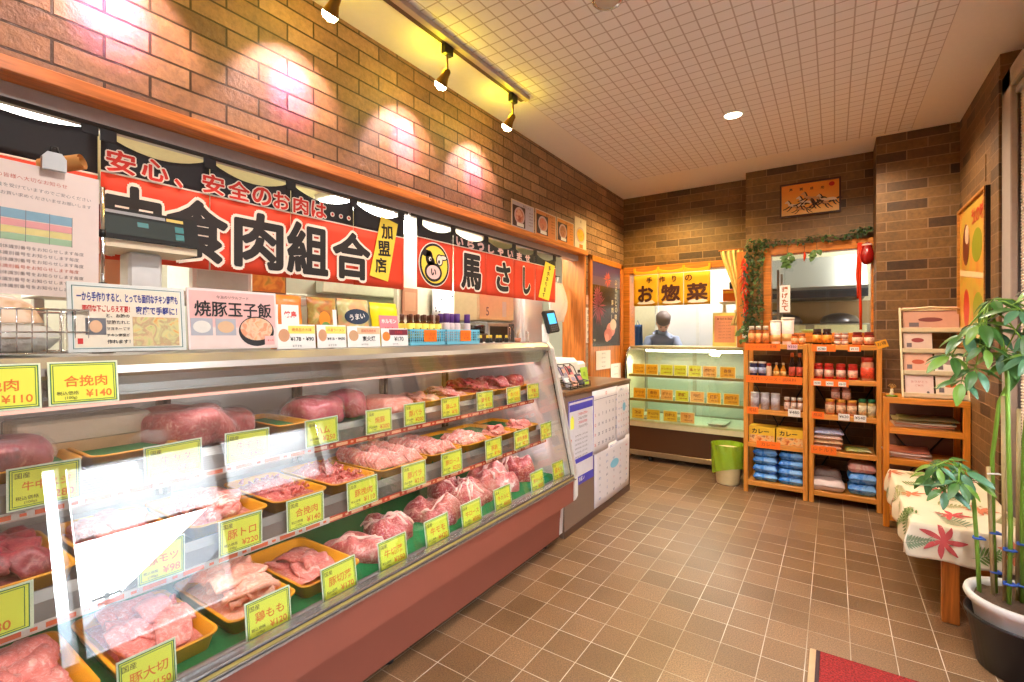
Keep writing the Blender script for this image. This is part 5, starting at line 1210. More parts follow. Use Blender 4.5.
Rr = [(.15, .12), (.15, .115), (.165, .12), (.09, .08), .052, .05, .062, .046, .034, .062, .046, .034, .085, .062, .042, .035, .085, .062, .042, .035]
skin_body('body', J, E_, Rr, GARB, t)
hm = MB(); Mh = Matrix.Translation((.03, -.285, 1.42)) @ Matrix.Rotation(.75, 4, 'X')
hm.lathe([(0, -.115), (.035, -.108), (.055, -.08), (.068, -.03), (.074, .02), (.070, .07), (.050, .105), (.02, .12), (0, .122)], 22, sx=1., sy=1.18, M=Mh)
hm.lathe([(0, -.02), (.012, -.014), (.009, .012), (0, .03)], 10, M=Mh @ Matrix.Translation((0, -.086, -.02)))
for s in (-1, 1): hm.lathe([(0, -.025), (.012, -.015), (.016, .0), (.012, .018), (0, .026)], 10, M=Mh @ Matrix.Translation((s*.074, .005, -.005)), sx=.5)
hm.build('head', SKINM, t)
fm = MB()
for s in (-1, 1): fm.disc(s*.028, .0, .010, .006, .0, .004, 12, 0, M=Mh @ Matrix.Translation((0, -.083, .012)) @ Matrix.Rotation(math.pi/2, 4, 'X'))
fm.disc(0, 0, .020, .004, 0, .004, 12, 1, M=Mh @ Matrix.Translation((0, -.076, -.062)) @ Matrix.Rotation(math.pi/2, 4, 'X')); fm.build('face_features', [INK, plain('lips', (176, 90, 84), .5)], t)
MB().lathe([(.078, .03), (.082, .05), (.084, .10), (.06, .135), (0, .145)], 22, sy=1.15, M=Mh).build('cap', plain('cap_grey', (112, 98, 92), .7), t)
MB().grid(lambda u, v: (-.17+.34*u, .14-.01-.27*math.sin(math.pi*u)*.55-.16*math.sin(math.pi*u)*(1-v)*.6-.04, .55+.55*v), 12, 10, 0, .006).build('apron', plain('apron_navy', (70, 92, 130), .7), t)
for s in (-1, 1):
    hj = [(.03+s*.11, -.42, .98), (.03+s*.10, -.46, .965)]; he = [(0, 1)]; hr = [.026, .024]
    for f in range(4): hj += [(.03+s*.10+(f-1.5)*.017, -.50, .962-.004*f), (.03+s*.10+(f-1.5)*.018, -.53-.006*(f in (1, 2)), .950)]; he += [(1, 2+2*f), (2+2*f, 3+2*f)]; hr += [.009, .007]
    hj += [(.03+s*.10-s*.03, -.455, .958), (.03+s*.10-s*.042, -.485, .952)]; he += [(1, 10), (10, 11)]; hr += [.010, .008]
    skin_body('hand', hj, he, hr, SKINM, t, 1)
t = thing('prep_table', 'steel preparation table behind the deli case', 'table', (-1.72, 5.62, 0))
MB().box((-.34, -.16, .88), (.50, .14, .92), .004).build('table_top', STEEL, t)
for x in (-.30, .46):
    for y in (-.13, .11): MB().box((x-.015, y-.015, 0), (x+.015, y+.015, .88)).build('leg', STEEL, t)
# ------------------------------------------------------------------ green lined bin
t = thing('waste_bin', 'cream waste bin with a green plastic liner by the deli case', 'bin', (-.765, 4.50, 0))
MB().lathe([(0, .004), (.085, .004), (.088, 0), (.092, .01), (.112, .30), (.106, .30), (.086, .02), (0, .02)], 28).build('tub', plain('bin_cream', (226, 204, 150), .5), t)
m = MB(); m.grid(lambda u, v: ((.122+.012*v)*(1+.03*math.sin(u*60+v*4))*math.cos(6.2832*u), (.122+.012*v)*(1+.03*math.sin(u*60+v*4))*math.sin(6.2832*u), .15+.19*v-.10*(1-v)*math.sin(3.1416*u*1.0+.4)**2), 72, 10)
m.grid(lambda u, v: ((.134-.03*v)*(1+.03*math.sin(u*60))*math.cos(6.2832*u), (.134-.03*v)*(1+.03*math.sin(u*60))*math.sin(6.2832*u), .34-.15*v), 72, 6)
m.build('liner', film('green_liner', (150, 190, 40), .8, .3), t)
# ------------------------------------------------------------------ two pine racks with their goods
LV = [.095, .408, .678, .947, 1.207]
def rack(x0, x1, label):
    t = thing('storage_rack', label, 'rack', ((x0+x1)/2, 4.335, 0), group='pine racks against the back wall')
    w = (x1-x0)/2; d = .35
    for sx in (-1, 1):
        for y in (0, d-.035): MB().box((sx*w, y, 0), (sx*(w-.032), y+.035, 1.207+.004), .003).build('post', PINE, t)
        for z in LV: pass
    for z in LV:
        s = MB().box((-w+.032, .0, z-.036), (w-.032, .018, z), .002); s.box((-w+.032, d-.018, z-.036), (w-.032, d, z), .002)
        n = 6
        for k in range(n): s.box((-w+.034, .020+(d-.04)*k/n+.002, z-.014), (w-.034, .020+(d-.04)*(k+1)/n-.002, z-.001), .001)
        s.build('shelf', PINE_X, t)
    m = MB()
    for a, b in (((-w+.02, .10), (w-.02, .90)), ((w-.02, .10), (-w+.02, .90))): m.tube([(a[0], d+.004, a[1]), (b[0], d+.004, b[1])], .006, 6)
    m.build('cross_brace', BLACK, t)
    return t
rack(-.617, -.168, 'left pine rack of jars, curry boxes and blue bags'); rack(-.160, .287, 'right pine rack of red jars and flat packs, beside the brick pier')
def prod(nm, zones, spots, labels, group, cat='jar', n=16):
    proto = None
    for (x, y, z), lab in zip(spots, labels):
        if proto is None:
            proto = thing(nm, lab, cat, (x, y, z), group=group)
            for pn, pr, mt in zones: MB().lathe(pr, n).build(pn, mt, proto)
        else: dup(proto, lab, loc=(x, y, z))
    return proto
def can(r, h): return [(r*.94, 0), (r, .004), (r, h-.004), (r*.94, h), (0, h)]
def jar(r, h, neck=.8): return [(r*.9, 0), (r, .006), (r, h*.72), (r*neck, h*.82), (r*neck, h*.84), (0, h*.84)]
def cap(r, h, z0=.80, neck=.86): return [(r*neck, h*z0), (r*neck, h-.003), (r*neck*.94, h), (0, h)]
def band(r, h, a, b): return [(r*1.012, h*a), (r*1.012, h*b), (r*.99, h*b)]
P = lambda n, c, r=.35: plain('prod_'+n, c, r)
LB = lambda n, c: picture('prod_'+n, [tuple(int(v*.62) for v in c), c, c, tuple(min(255, int(v*1.12)) for v in c)], 75., 3., 1.)
YF = 4.405
side = lambda k, n: 'leftmost' if k == 0 else 'rightmost' if k == n-1 else 'middle' if n == 3 else ORD[k]
zt = LV[4]
prod('sauce_bottle', [('body', jar(.024, .150, .62), P('amber', (156, 84, 40), .15)), ('label', band(.024, .150, .10, .60), LB('peach', (226, 150, 90))), ('cap', cap(.024, .150, .80, .80), P('whitecap', (232, 226, 214)))], [(x, YF, zt) for x in (-.566, -.515, -.463)], ['%s of three slim white capped sauce bottles on the left rack top' % side(k, 3) for k in range(3)], 'slim sauce bottles', 'bottle')
for x, h, r, lab in ((-.393, .192, .040, 'shorter pale food tub with a pale lid on the left rack top'), (-.307, .212, .046, 'taller pale pink food tub on the left rack top')):
    t = thing('food_tub', lab, 'tub', (x, YF+.02, zt), group='pale food tubs')
    MB().lathe([(r*.80, 0), (r*.82, .004), (r*.98, h*.94), (0, h*.94)], 20).build('tub_body', picture('tub_print', [(238, 226, 220), (226, 190, 186), (240, 232, 226)], 30.), t); MB().lathe([(r*1.02, h*.93), (r*1.03, h), (r*.98, h+.003), (0, h+.003)], 20).build('lid', P('tublid', (240, 234, 226)), t)
    MB().lathe([(r*.865, h*.12), (r*.905, h*.40), (r*.88, h*.40)], 20).build('label', P('tublabel', (214, 170, 110)), t)
prod('relish_jar', [('body', jar(.024, .083), P('orange_relish', (206, 110, 50), .15)), ('label', band(.024, .083, .15, .6), LB('rel_label', (236, 180, 130))), ('lid', cap(.024, .083), P('rel_lid', (176, 90, 60)))], [(x, YF, zt) for x in (-.259, -.208)], ['%s of two small orange relish jars on the left rack top' % s for s in ('left', 'right')], 'small orange relish jars')
prod('dark_jar', [('body', jar(.030, .123), P('darkglass', (50, 22, 18), .1)), ('label', band(.030, .123, .14, .62), LB('or_label', (238, 150, 50))), ('lid', cap(.030, .123), P('darklid', (60, 30, 26)))], [(x, YF, zt) for x in (-.108, -.044)], ['%s of two dark jars with orange labels on the right rack top' % s for s in ('left', 'right')], 'dark jars with orange labels')
prod('tiny_jar', [('body', jar(.0215, .047), P('tinyglass', (176, 120, 110), .15)), ('label', band(.0215, .047, .15, .6), LB('tinylabel', (222, 196, 186))), ('lid', cap(.0215, .047), P('tinylid', (204, 186, 176)))], [(x, YF, zt+dz) for dz in (0, .047) for x in (.022, .068)], ['tiny pale jar, %s %s of the four stacked on the right rack top' % (a, b) for a in ('lower', 'upper') for b in ('left', 'right')], 'tiny stacked jars')
prod('red_label_jar', [('body', jar(.032, .098), P('wineglass', (150, 50, 40), .12)), ('label', band(.032, .098, .12, .60), LB('rlabel', (232, 180, 150))), ('lid', cap(.032, .098), P('winelid', (130, 40, 36)))], [(x, YF, zt) for x in (.145, .215)], ['%s of two wine red lidded jars at the right end of the right rack top' % s for s in ('left', 'right')], 'wine red lidded jars')
z2 = LV[3]
prod('spread_can', [('body', can(.029, .108), P('navycan', (44, 48, 84), .25)), ('label', band(.029, .108, .22, .66), LB('skylabel', (176, 190, 226))), ('lid', [(.030, .104), (.030, .117), (0, .118)], P('whitelid', (226, 226, 222)))], [(x, YF, z2) for x in (-.552, -.489)], ['%s of two navy cans with white lids on the second shelf down' % s for s in ('left', 'right')], 'navy spread cans', 'can')
prod('red_cap_bottle', [('body', jar(.020, .105, .6), P('cream_glass', (222, 190, 160), .2)), ('cap', cap(.020, .105, .80, .85), P('redcap', (206, 70, 40)))], [(-.439, YF, z2)], ['short pale bottle with a red cap beside the navy cans'], None, 'bottle')
prod('oil_bottle', [('body', [(.019, 0), (.021, .004), (.021, .055), (.008, .082), (.007, .098), (0, .098)], P('oil', (206, 130, 40), .12)), ('label', band(.021, .1, .12, .45), LB('oillabel', (240, 200, 120))), ('cap', [(.009, .095), (.009, .113), (0, .114)], P('oilcap', (200, 180, 150)))], [(x, YF, z2) for x in (-.386, -.337)], ['%s of two small amber oil bottles on the second shelf' % s for s in ('left', 'right')], 'small oil bottles', 'bottle')
prod('tall_sauce_bottle', [('body', [(.021, 0), (.0225, .004), (.0225, .105), (.010, .140), (.010, .165), (0, .165)], P('soy', (50, 24, 18), .1)), ('label', band(.0225, .2, .06, .42), LB('redlabel', (214, 90, 66))), ('cap', [(.012, .160), (.012, .192), (.010, .194), (0, .194)], P('orangecap', (222, 110, 50)))], [(x, YF, z2) for x in (-.276, -.225)], ['%s of two tall dark sauce bottles with red labels' % s for s in ('left', 'right')], 'tall dark sauce bottles', 'bottle')
prod('kimchi_jar', [('body', jar(.031, .118, .84), P('kimchi', (190, 40, 36), .12)), ('label', band(.031, .118, .15, .60), LB('klabel', (238, 190, 170))), ('lid', cap(.031, .118, .80, .9), P('klid', (206, 60, 46)))], [(x, YF, z2) for x in (-.100, -.032, .043, .117)], ['red jar of paste, %s of the four beside the big red jar' % (('first', 'second', 'third', 'fourth')[k] + ' from the left') for k in range(4)], 'red jars of paste')
prod('big_kimchi_jar', [('body', jar(.042, .171, .80), P('bigk', (214, 150, 120), .15)), ('label', band(.042, .171, .10, .56), LB('bigklabel', (230, 80, 50))), ('lid', cap(.042, .171, .80, .86), P('bigklid', (206, 70, 56)))], [(.205, YF, z2)], ['large red labelled jar at the right end of the second shelf, right rack'], None)
z3 = LV[2]
prod('grey_can', [('body', can(.032, .128), P('greycan', (176, 172, 180), .3)), ('label', band(.032, .128, .15, .75), picture('can_print', [(200, 196, 204), (150, 140, 150), (214, 206, 206)], 60.)), ('lid', [(.033, .124), (.033, .133), (0, .134)], P('greylid', (206, 206, 206)))], [(x, YF, z3) for x in (-.541, -.468, -.393)], ['%s of three pale grey cans on the left rack' % side(k, 3) for k in range(3)], 'pale grey cans', 'can')
prod('white_cap_jar', [('body', jar(.020, .108, .85), P('brownsauce', (150, 90, 60), .15)), ('label', band(.020, .108, .12, .64), LB('wlabel', (226, 200, 186))), ('lid', cap(.020, .108, .80, .92), P('wcap', (238, 230, 214)))], [(x, YF, z3) for x in (-.312, -.266, -.221)], ['%s of three small white capped jars beside the pale grey cans' % side(k, 3) for k in range(3)], 'small white capped jars')
prod('honey_jar', [('body', jar(.031, .117, .88), P('honey', (196, 110, 70), .12)), ('label', band(.031, .117, .12, .64), LB('honeylabel', (232, 190, 150))), ('lid', cap(.031, .117, .82, .95), P('honeylid', (222, 160, 60)))], [(x, YF, z3) for x in (-.024, .044, .111)], ['gold lidded jar, %s of the three in the lower row, right rack' % side(k, 3) for k in range(3)], 'gold lidded jars')
prod('pickle_jar', [('body', jar(.028, .088, .88), P('pickle', (190, 120, 100), .12)), ('label', band(.028, .088, .14, .62), LB('picklelabel', (222, 176, 160))), ('lid', cap(.028, .088, .82, .95), P('picklelid', (170, 110, 100)))], [(.010, YF, z3+.117), (.078, YF, z3+.117)], ['%s of two jars stacked on the gold lidded row' % s for s in ('left', 'right')], 'jars stacked on top')
prod('green_lid_jar', [('body', jar(.025, .13, .86), P('mustard', (206, 180, 110), .15)), ('label', band(.025, .13, .12, .64), LB('mlabel', (232, 220, 180))), ('lid', cap(.025, .13, .80, .95), P('greenlid', (40, 120, 70)))], [(x, YF, z3) for x in (.176, .231)], ['%s of two green lidded jars on the right rack' % s for s in ('left', 'right')], 'green lidded jars')
z4 = LV[1]
for x, lab, s in ((-.487, 'left yellow topped curry box on the left rack', 1), (-.290, 'right yellow topped curry box on the left rack', 2)):
    t = thing('curry_box', lab, 'box', (x, 4.44, z4), group='yellow curry boxes')
    MB().box((-.094, -.075, 0), (.094, .075, .128), .003).build('carton', P('curryyellow', (238, 190, 50)), t); MB().box((-.088, -.0765, .004), (.088, -.075, .062)).build('food_print', picture('curry%d' % s, [(176, 60, 30), (236, 150, 60), (240, 210, 150), (150, 70, 40)], 26.), t)
    MB().text('カレー', -.01, .092, .0016, w=.14, h=.038, bold=.03).build('lettering', INK, t, M=facing('S', (0, -.075, 0)))
FP = [picture('flat%d' % k, c, 34., 4., 1.5) for k, c in enumerate(([(40, 50, 140), (226, 226, 232), (60, 80, 170), (236, 230, 226)], [(236, 226, 216), (200, 90, 50), (240, 232, 224), (230, 170, 60)], [(206, 120, 70), (232, 200, 150), (150, 90, 60)], [(226, 190, 140), (206, 90, 50), (236, 226, 206)]))]
for k in range(4):
    pack('%s of the four flat food packs stacked on the right rack' % ('lowest', 'second lowest', 'second from top', 'topmost')[k] if k != 3 else 'topmost blue and silver pack of the four stacked on the right rack', -.044+.006*(k % 2), 4.45, z4+.037*k, .19, .20, .037, FP[3-k], 'flat_pack', .03*(k-1), 'flat food packs', k+1)
pack('small flat yellow and green pack beside the stacked food packs', .145, 4.43, z4, .16, .13, .028, picture('flat_green', [(206, 190, 60), (90, 120, 50), (226, 206, 150)], 20.), 'flat_pack', .1, None, 9)
z5 = LV[0]
BLUEP = picture('blue_bag', [(36, 106, 196), (60, 140, 226), (150, 200, 240), (40, 110, 200)], 16., 3., 1.2, .22)
proto = {}
for c, x in enumerate((-.462, -.281)):
    for k in range(4):
        lab = 'blue plastic bag, %s of the %s stack on the left rack bottom' % (('lowest', 'second from bottom', 'second from top', 'topmost')[k], ('left', 'right')[c])
        pack(lab, x+R.uniform(-.006, .006), 4.46+R.uniform(-.006, .006), z5+.066*k-.006*c, .176, .20, .066, BLUEP, 'blue_bag', R.uniform(-.06, .06), 'blue bags on the left rack', 20+c*4+k, cat='bag')
for k, lab in enumerate(('lowest blue bag of the stack at the right rack bottom', 'middle blue bag of the stack at the right rack bottom')):
    pack(lab, .172, 4.46, z5+.082*k, .172, .20, .082, BLUEP, 'blue_bag', .05*k, 'blue bags on the right rack', 40+k, cat='bag')
pack('orange and white pack on top of the two blue bags', .172, 4.46, z5+.164, .170, .20, .066, picture('orange_bag', [(226, 100, 50), (236, 220, 206), (206, 70, 40), (240, 230, 220)], 12.), 'orange_pack', .0, None, 44)
pack('pinkish white bag lying at the front of the right rack bottom', -.045, 4.42, z5, .225, .15, .085, P('pinkbag', (232, 206, 198), .3), 'white_bag', 0, None, 45, cat='bag')
pack('brown wrapped pack behind the pinkish white bag', -.045, 4.585, z5, .19, .13, .128, picture('brown_pack', [(130, 90, 70), (176, 140, 120), (110, 70, 50)], 16.), 'brown_pack', 0, None, 46)
def strip(label, x0, x1, z0, z1, mt, txt, tags=(), roll=0.):
    w, h = x1-x0, z1-z0
    t = thing('shelf_label', label, 'price label', M=facing('S', ((x0+x1)/2, 4.3315, (z0+z1)/2), 0, roll), group='price labels on the pine racks')
    MB().rect(0, 0, w, h, -.001, .0008).build('strip', mt, t)
    m = MB()
    for q, (a, b) in enumerate(tags): m.rect(a*w, -h*.12, b*w, h*.6, .0008, .0014, 1).text('¥%d' % (R.randint(30, 90)*10), a*w, -h*.12, .0018, w=b*w*.8, h=h*.35, mi=0)
    if txt: m.text(txt, -w*.0, h*.08, .0018, w=w*.8, h=h*.5, mi=0 if mt is not ORANGE_CARD else 2)
    m.build('lettering', [INK, PAPER, plain('label_brown', (176, 66, 20), .5)], t); return t
strip('long orange label under the slim sauce bottles', -.605, -.353, 1.158, 1.213, ORANGE_CARD, 'ドレッシング各種')
strip('small pink label under the two orange relish jars', -.305, -.236, 1.168, 1.209, P('pinktag', (236, 186, 196)), '¥350')
strip('longest orange label, under the navy cans and dark sauce bottles', -.599, -.204, .896, .955, ORANGE_CARD, 'たれ・ソース・調味料')
strip('short orange label at the left of the pale grey can shelf', -.592, -.508, .641, .698, ORANGE_CARD, '缶詰')
strip('white label under the three small white capped jars', -.299, -.216, .645, .704, PAPER, '¥480')
strip('orange label with a white tag under the dark jars', -.141, .010, 1.158, 1.211, ORANGE_CARD, '', ((-.08, .4),))
strip('orange label with a white tag under the wine red lidded jars', .085, .164, 1.160, 1.211, ORANGE_CARD, '', ((0, .7),))
strip('orange label with three white tags under the red jars of paste', -.146, .091, .896, .951, ORANGE_CARD, '', ((-.33, .2), (.0, .2), (.33, .2)))
strip('short orange label left of the gold lidded jars', -.141, -.062, .645, .699, ORANGE_CARD, '瓶詰')
strip('white price label under the gold lidded jars', .026, .096, .648, .698, PAPER, '¥620')
strip('white price label under the green lidded jars', .122, .195, .648, .697, PAPER, '¥540')
strip('orange label under the yellow topped curry boxes', -.521, -.353, .372, .430, ORANGE_CARD, 'カレー')
strip('orange label under the stacked flat food packs', -.146, .015, .380, .440, ORANGE_CARD, 'レトルト')
strip('tilted yellow and orange tag at the right rack top corner', .252, .318, 1.190, 1.245, P('tag_amber', (246, 170, 40)), 'お得', roll=.35)
# ------------------------------------------------------------------ low magazine shelf, leaflet rack
t = thing('magazine_shelf', 'low orange wooden shelf of papers beside the right pine rack', 'shelf', (.49, 4.06, 0))
OW = wood('orange_pine', (226, 136, 40), .35, 2, 7., .18); OWX = wood('orange_pine_x', (230, 142, 44), .35, 0, 7., .18)
w = .216; d = .325
for sx in (-1, 1):
    for y in (0, d-.035): MB().box((sx*w, y, 0), (sx*(w-.034), y+.035, .868), .003).build('post', OW, t)
for z in (.085, .462, .668, .868):
    s = MB().box((-w+.034 if z < .86 else -w, -.001, z-.038), (w-.034 if z < .86 else w, .018, z), .002)
    s.box((-w+.034, .018, z-.014), (w-.034, d-.01, z-.001), .001); s.build('shelf', OWX, t)
MB().box((-w+.034, d-.008, .05), (w-.034, d-.002, .86)).build('back_board', plain('back_dark', (120, 84, 70), .6), t)
m = MB()
for a, b in (((-w+.03, .12), (w-.03, .66)), ((w-.03, .12), (-w+.03, .66))): m.tube([(a[0], d-.012, a[1]), (b[0], d-.012, b[1])], .006, 6)
m.build('cross_brace', BLACK, t)
def papers(label, x, y, z, sx, sy, n, cols, seed):
    r = random.Random(seed)
    for k in range(n):
        o = MB().grid(lambda u, v: ((u-.5)*sx, (v-.5)*sy, .003*math.sin(u*5+k)+.004*(v-.5)), 6, 6, 0, .007).build('magazine', plain('mag_%d_%d' % (seed, k), cols[k % len(cols)], .35))
        o.location = (x+r.uniform(-.02, .02), y+r.uniform(-.01, .01), z+.009+.0125*k); o.rotation_euler = (0, 0, r.uniform(-.09, .09)); tag(o, label % ('lowest', 'second', 'third', 'fourth', 'topmost')[k if k < n-1 else 4], 'magazine', 'magazines on the low shelf')
papers('%s paper in the stack on the upper level of the low shelf', .50, 4.22, .670, .30, .21, 5, [(226, 200, 180), (206, 150, 120), (226, 216, 190), (150, 130, 80), (120, 110, 60)], 1)
papers('%s pale paper in the stack on the middle level of the low shelf', .41, 4.20, .464, .22, .20, 4, [(232, 206, 190), (222, 180, 160), (236, 216, 206), (206, 120, 90)], 2)
t = thing('leaflet_rack', 'cream tiered leaflet rack standing on the low magazine shelf', 'rack', (.545, 4.20, .869), rz=0.)
CRM = plain('rack_cream', (232, 216, 178), .4)
for sx in (-.168, .158): MB().prism([(-.10, 0), (-.07, 0), (.13, .58), (.13, .605), (.105, .605)], 0, sx, sx+.010).build('side', CRM, t)
MB().prism([(.12, .58), (.13, .58), (.13, .60), (.12, .60)], 0, -.158, .158).tube([(-.158, .118, .59), (0, .118, .606), (.158, .118, .59)], .006, 8).build('top_bar', CRM, t)
tiers = [(-.088, .0, .10), (-.038, .145, .10), (.012, .29, .10), (.062, .43, .10)]
for y, z, h in tiers: MB().box((-.158, y, z), (.158, y+.006, z+h*.34), .001).box((-.158, y, z), (.158, y+.05, z+.006)).build('tier', CRM, t)
LC = [((236, 206, 196), (206, 120, 100)), ((238, 214, 190), (214, 100, 40)), ((228, 176, 150), (200, 90, 60)), ((236, 222, 210), (150, 120, 120)), ((214, 190, 176), (150, 60, 60)), ((200, 150, 130), (120, 60, 60))]
for k, (ti, x, sx) in enumerate(((0, -.075, .145), (0, .078, .140), (1, -.075, .150), (1, .08, .14), (2, -.072, .15), (3, .0, .29))):
    y, z, h = tiers[ti]
    o = thing('leaflet', '%s leaflet on the %s tier of the cream rack' % (('left', 'right', 'left', 'right', 'left', 'wide')[k], ('lowest', 'lowest', 'second', 'second', 'third', 'top')[k]), 'leaflet', M=facing('S', (.545+x, 4.20+y+.018, .869+z+.008), .30), group='leaflets in the cream rack')
    MB().rect(0, .09, sx, .175, -.0012, 0).build('sheet', plain('leaflet_%d' % k, LC[k][0], .4), o)
    m = MB(); m.rect(0, .155, sx*.92, .024, 0, .0006, 0)
    if k == 0: m.text('ありがとう', 0, .10, .001, w=sx*.7, h=.016, mi=0).text('ご案内', 0, .075, .001, w=sx*.6, h=.014, mi=0).disc(sx*.3, .03, .007, .009, 0, .0008, 12, 1)
    else: m.disc(0, .085, sx*.22, .016, 0, .0008, 20, 0).rect(-sx*.3, .05, sx*.18, .03, 0, .0006, 1)
    m.build('print', [plain('leaflet_ink_%d' % k, LC[k][1], .4), plain('leaflet_grey', (110, 96, 100), .5)], o)
t = thing('figurine', 'tiny figurine on a green base at the left corner of the low shelf', 'ornament', (.325, 4.12, .869))
MB().lathe([(.030, 0), (.032, .006), (.022, .010), (0, .010)], 16).build('base', plain('fig_green', (110, 140, 40), .5), t)
MB().lathe([(.012, .009), (.014, .02), (.008, .034), (.010, .044), (.007, .052), (0, .054)], 14).build('figure', plain('fig_cream', (236, 216, 180), .4), t)
m = MB()
for k in range(7): a = .45*k; m.tube([(0, .004, .05), (.012*math.cos(a), .004, .062+.012*math.sin(a)), (.024*math.cos(a), .004, .066+.02*math.sin(a))], [.001, .0015, .002], 5)
m.build('spray', plain('fig_gold', (206, 150, 60), .4), t)
# ------------------------------------------------------------------ pictures and decorations on the back and right walls
t = thing('framed_picture', 'dark framed orange picture of galloping horses high on the back wall', 'picture', M=facing('S', (-.170, 4.722, 2.427)))
w, h = .434, .283
MB().frame(-w/2, -h/2, w/2, h/2, .012, -.006, .012, 0).build('frame', plain('frame_maroon', (66, 24, 14), .35), t)
g = N('picture_orange'); sp = g.n('SeparateXYZ', {0: g.obj()}); nz = g.n('TexNoise', {'Vector': g.obj(), 'Scale': 9., 'Detail': 3.})
ad = g.n('Math', {0: nz.outputs[0], 1: .08, 2: sp.outputs[1]}, operation='MULTIPLY_ADD')
g.bsdf(g.ramp(g.n('MapRange', {0: ad.outputs[0], 1: -.12, 2: .17}).outputs[0], [(.0, (244, 206, 140)), (.35, (240, 170, 76)), (.8, (232, 140, 44))]), .35)
MB().rect(0, 0, w-.02, h-.02, -.004, .002).build('print', g.m, t)
def horse(m, x, y, s, mi, flip=1, rearing=0.):
    q = lambda pts: [(x+flip*s*(a*math.cos(rearing)-b*math.sin(rearing)), y+s*(a*math.sin(rearing)+b*math.cos(rearing))) for a, b in pts]
    m.plate(q([(-.5, .08), (-.3, .16), (.1, .12), (.35, .18), (.52, .42), (.60, .46), (.78, .30), (.74, .24), (.60, .28), (.50, .02), (.2, -.08), (-.2, -.06), (-.46, -.10), (-.56, .0)]), .002, .0026, mi)
    for a in ([(-.50, -.05), (-.40, -.08), (-.62, -.30), (-.78, -.42), (-.80, -.38), (-.66, -.26)], [(-.38, -.06), (-.26, -.06), (-.36, -.30), (-.52, -.44), (-.56, -.40), (-.44, -.28)], [(.36, .0), (.48, .02), (.72, -.14), (.90, -.20), (.88, -.25), (.68, -.20)], [(.24, -.04), (.36, -.02), (.50, -.26), (.66, -.36), (.62, -.40), (.46, -.30)]): m.plate(q(a), .0021, .0027, 1)
    m.plate(q([(-.50, .06), (-.62, .16), (-.84, .10), (-.92, .0), (-.74, .04), (-.56, -.02)]), .0021, .0028, 1); m.plate(q([(.30, .18), (.44, .42), (.58, .50), (.56, .44), (.46, .30), (.40, .16)]), .0026, .0031, 1)
m = MB()
for x, y, s, mi, f, rr in ((.02, -.005, .115, 2, -1, .15), (-.095, -.05, .11, 0, -1, .0), (-.01, -.035, .12, 0, -1, .12), (.075, -.055, .11, 2, -1, .0), (.13, -.03, .11, 0, -1, .05), (-.05, -.085, .09, 2, -1, 0)): horse(m, x, y, s, mi, f, rr)
m.disc(.155, .095, .020, .018, .002, .003, 20, 3)
for k, ch in enumerate('馬到成功'): m.text(ch, -.135+.075*k, .088-.004*k, .0032, h=.024, mi=1, bold=.03)
m.build('artwork', [plain('horse_pale', (232, 206, 176), .5), plain('horse_dark', (60, 34, 24), .5), plain('horse_tan', (206, 150, 100), .5), plain('seal_red', (190, 24, 10), .5)], t)
# right wall poster in a thin frame
t = thing('wall_poster', 'tall orange and green framed poster on the right brick wall', 'poster', M=facing('W', (.705, 3.98, 1.655)))
w, h = .70, .90
MB().frame(-w/2, -h/2, w/2, h/2, .014, -.004, .022, 0).build('frame', wood('frame_gold', (196, 130, 60), .35, 2), t)
MB().rect(0, 0, w-.02, h-.02, -.003, .008).build('print', picture('poster_fall', [(206, 110, 40), (226, 160, 60), (190, 170, 60), (214, 90, 40)], 3.4, 3.), t)
m = MB().plate([(-.33, .02), (.33, -.06), (.33, -.03), (-.33, .06)], .008, .0088, 0).disc(-.16, .20, .09, .13, .008, .0088, 24, 1).disc(-.13, .26, .05, .06, .0088, .0094, 20, 2).disc(.12, .16, .12, .10, .008, .0088, 24, 3).disc(-.15, -.20, .08, .12, .008, .0088, 24, 4).disc(.14, -.22, .12, .10, .008, .0088, 24, 3)
m.text('秋の味', .14, .34, .0096, w=.30, h=.11, mi=4, bold=.03).text('お歳暮', .06, -.34, .0096, w=.34, h=.10, mi=0, bold=.03)
m.build('artwork', [plain('art_cream', (240, 206, 150), .4), plain('art_brown', (120, 50, 24), .4), plain('art_peach', (236, 190, 150), .4), plain('art_green', (150, 150, 30), .4), plain('art_red', (206, 60, 40), .4)], t)
MB().box((w/2, -h/2, -.004), (w/2+.007, h/2, .016)).build('shade_strip', plain('shade_black', (30, 20, 16), .5), t)  # dark strip stands in for the shadow gap beside the frame
# garland of ivy round the back window
t = thing('ivy_garland', 'green ivy garland trailing round the back window frame', 'garland', (0, 4.70, 0))
IVY = [plain('ivy_dark', (38, 64, 26), .55, 0., .15), plain('ivy_mid', (72, 104, 38), .55, 0., .15), plain('blossom', (236, 236, 226), .6)]
def leaf(m, p, d, up, L, W, mi, fold=.25, droop=.3):
    d = Vector(d).normalized(); s = d.cross(Vector(up)).normalized(); n = s.cross(d)
    def f(u, v):
        wv = math.sin(math.pi*min(1, u*.92+.04))**.75*(1-.35*u)*1.25; a = (v-.5)*2
        return tuple(Vector(p)+d*(u*L)+s*(a*W*.5*wv)+n*(abs(a)*fold*W*.5*wv-droop*L*u*u))
    m.grid(f, 6, 4, mi)
path = [(-.60, -.05, 1.34), (-.588, -.03, 1.55), (-.60, -.03, 1.78), (-.575, -.03, 1.98), (-.545, -.02, 2.09), (-.40, -.01, 2.085), (-.25, -.01, 2.06), (-.10, -.01, 2.085), (.05, -.01, 2.06), (.16, -.01, 2.10), (.24, -.01, 2.12)]
v_ = MB().tube(path, .004, 6); v_.build('vine', plain('vine', (90, 70, 40), .6), t)
m = MB(); r = random.Random(5)
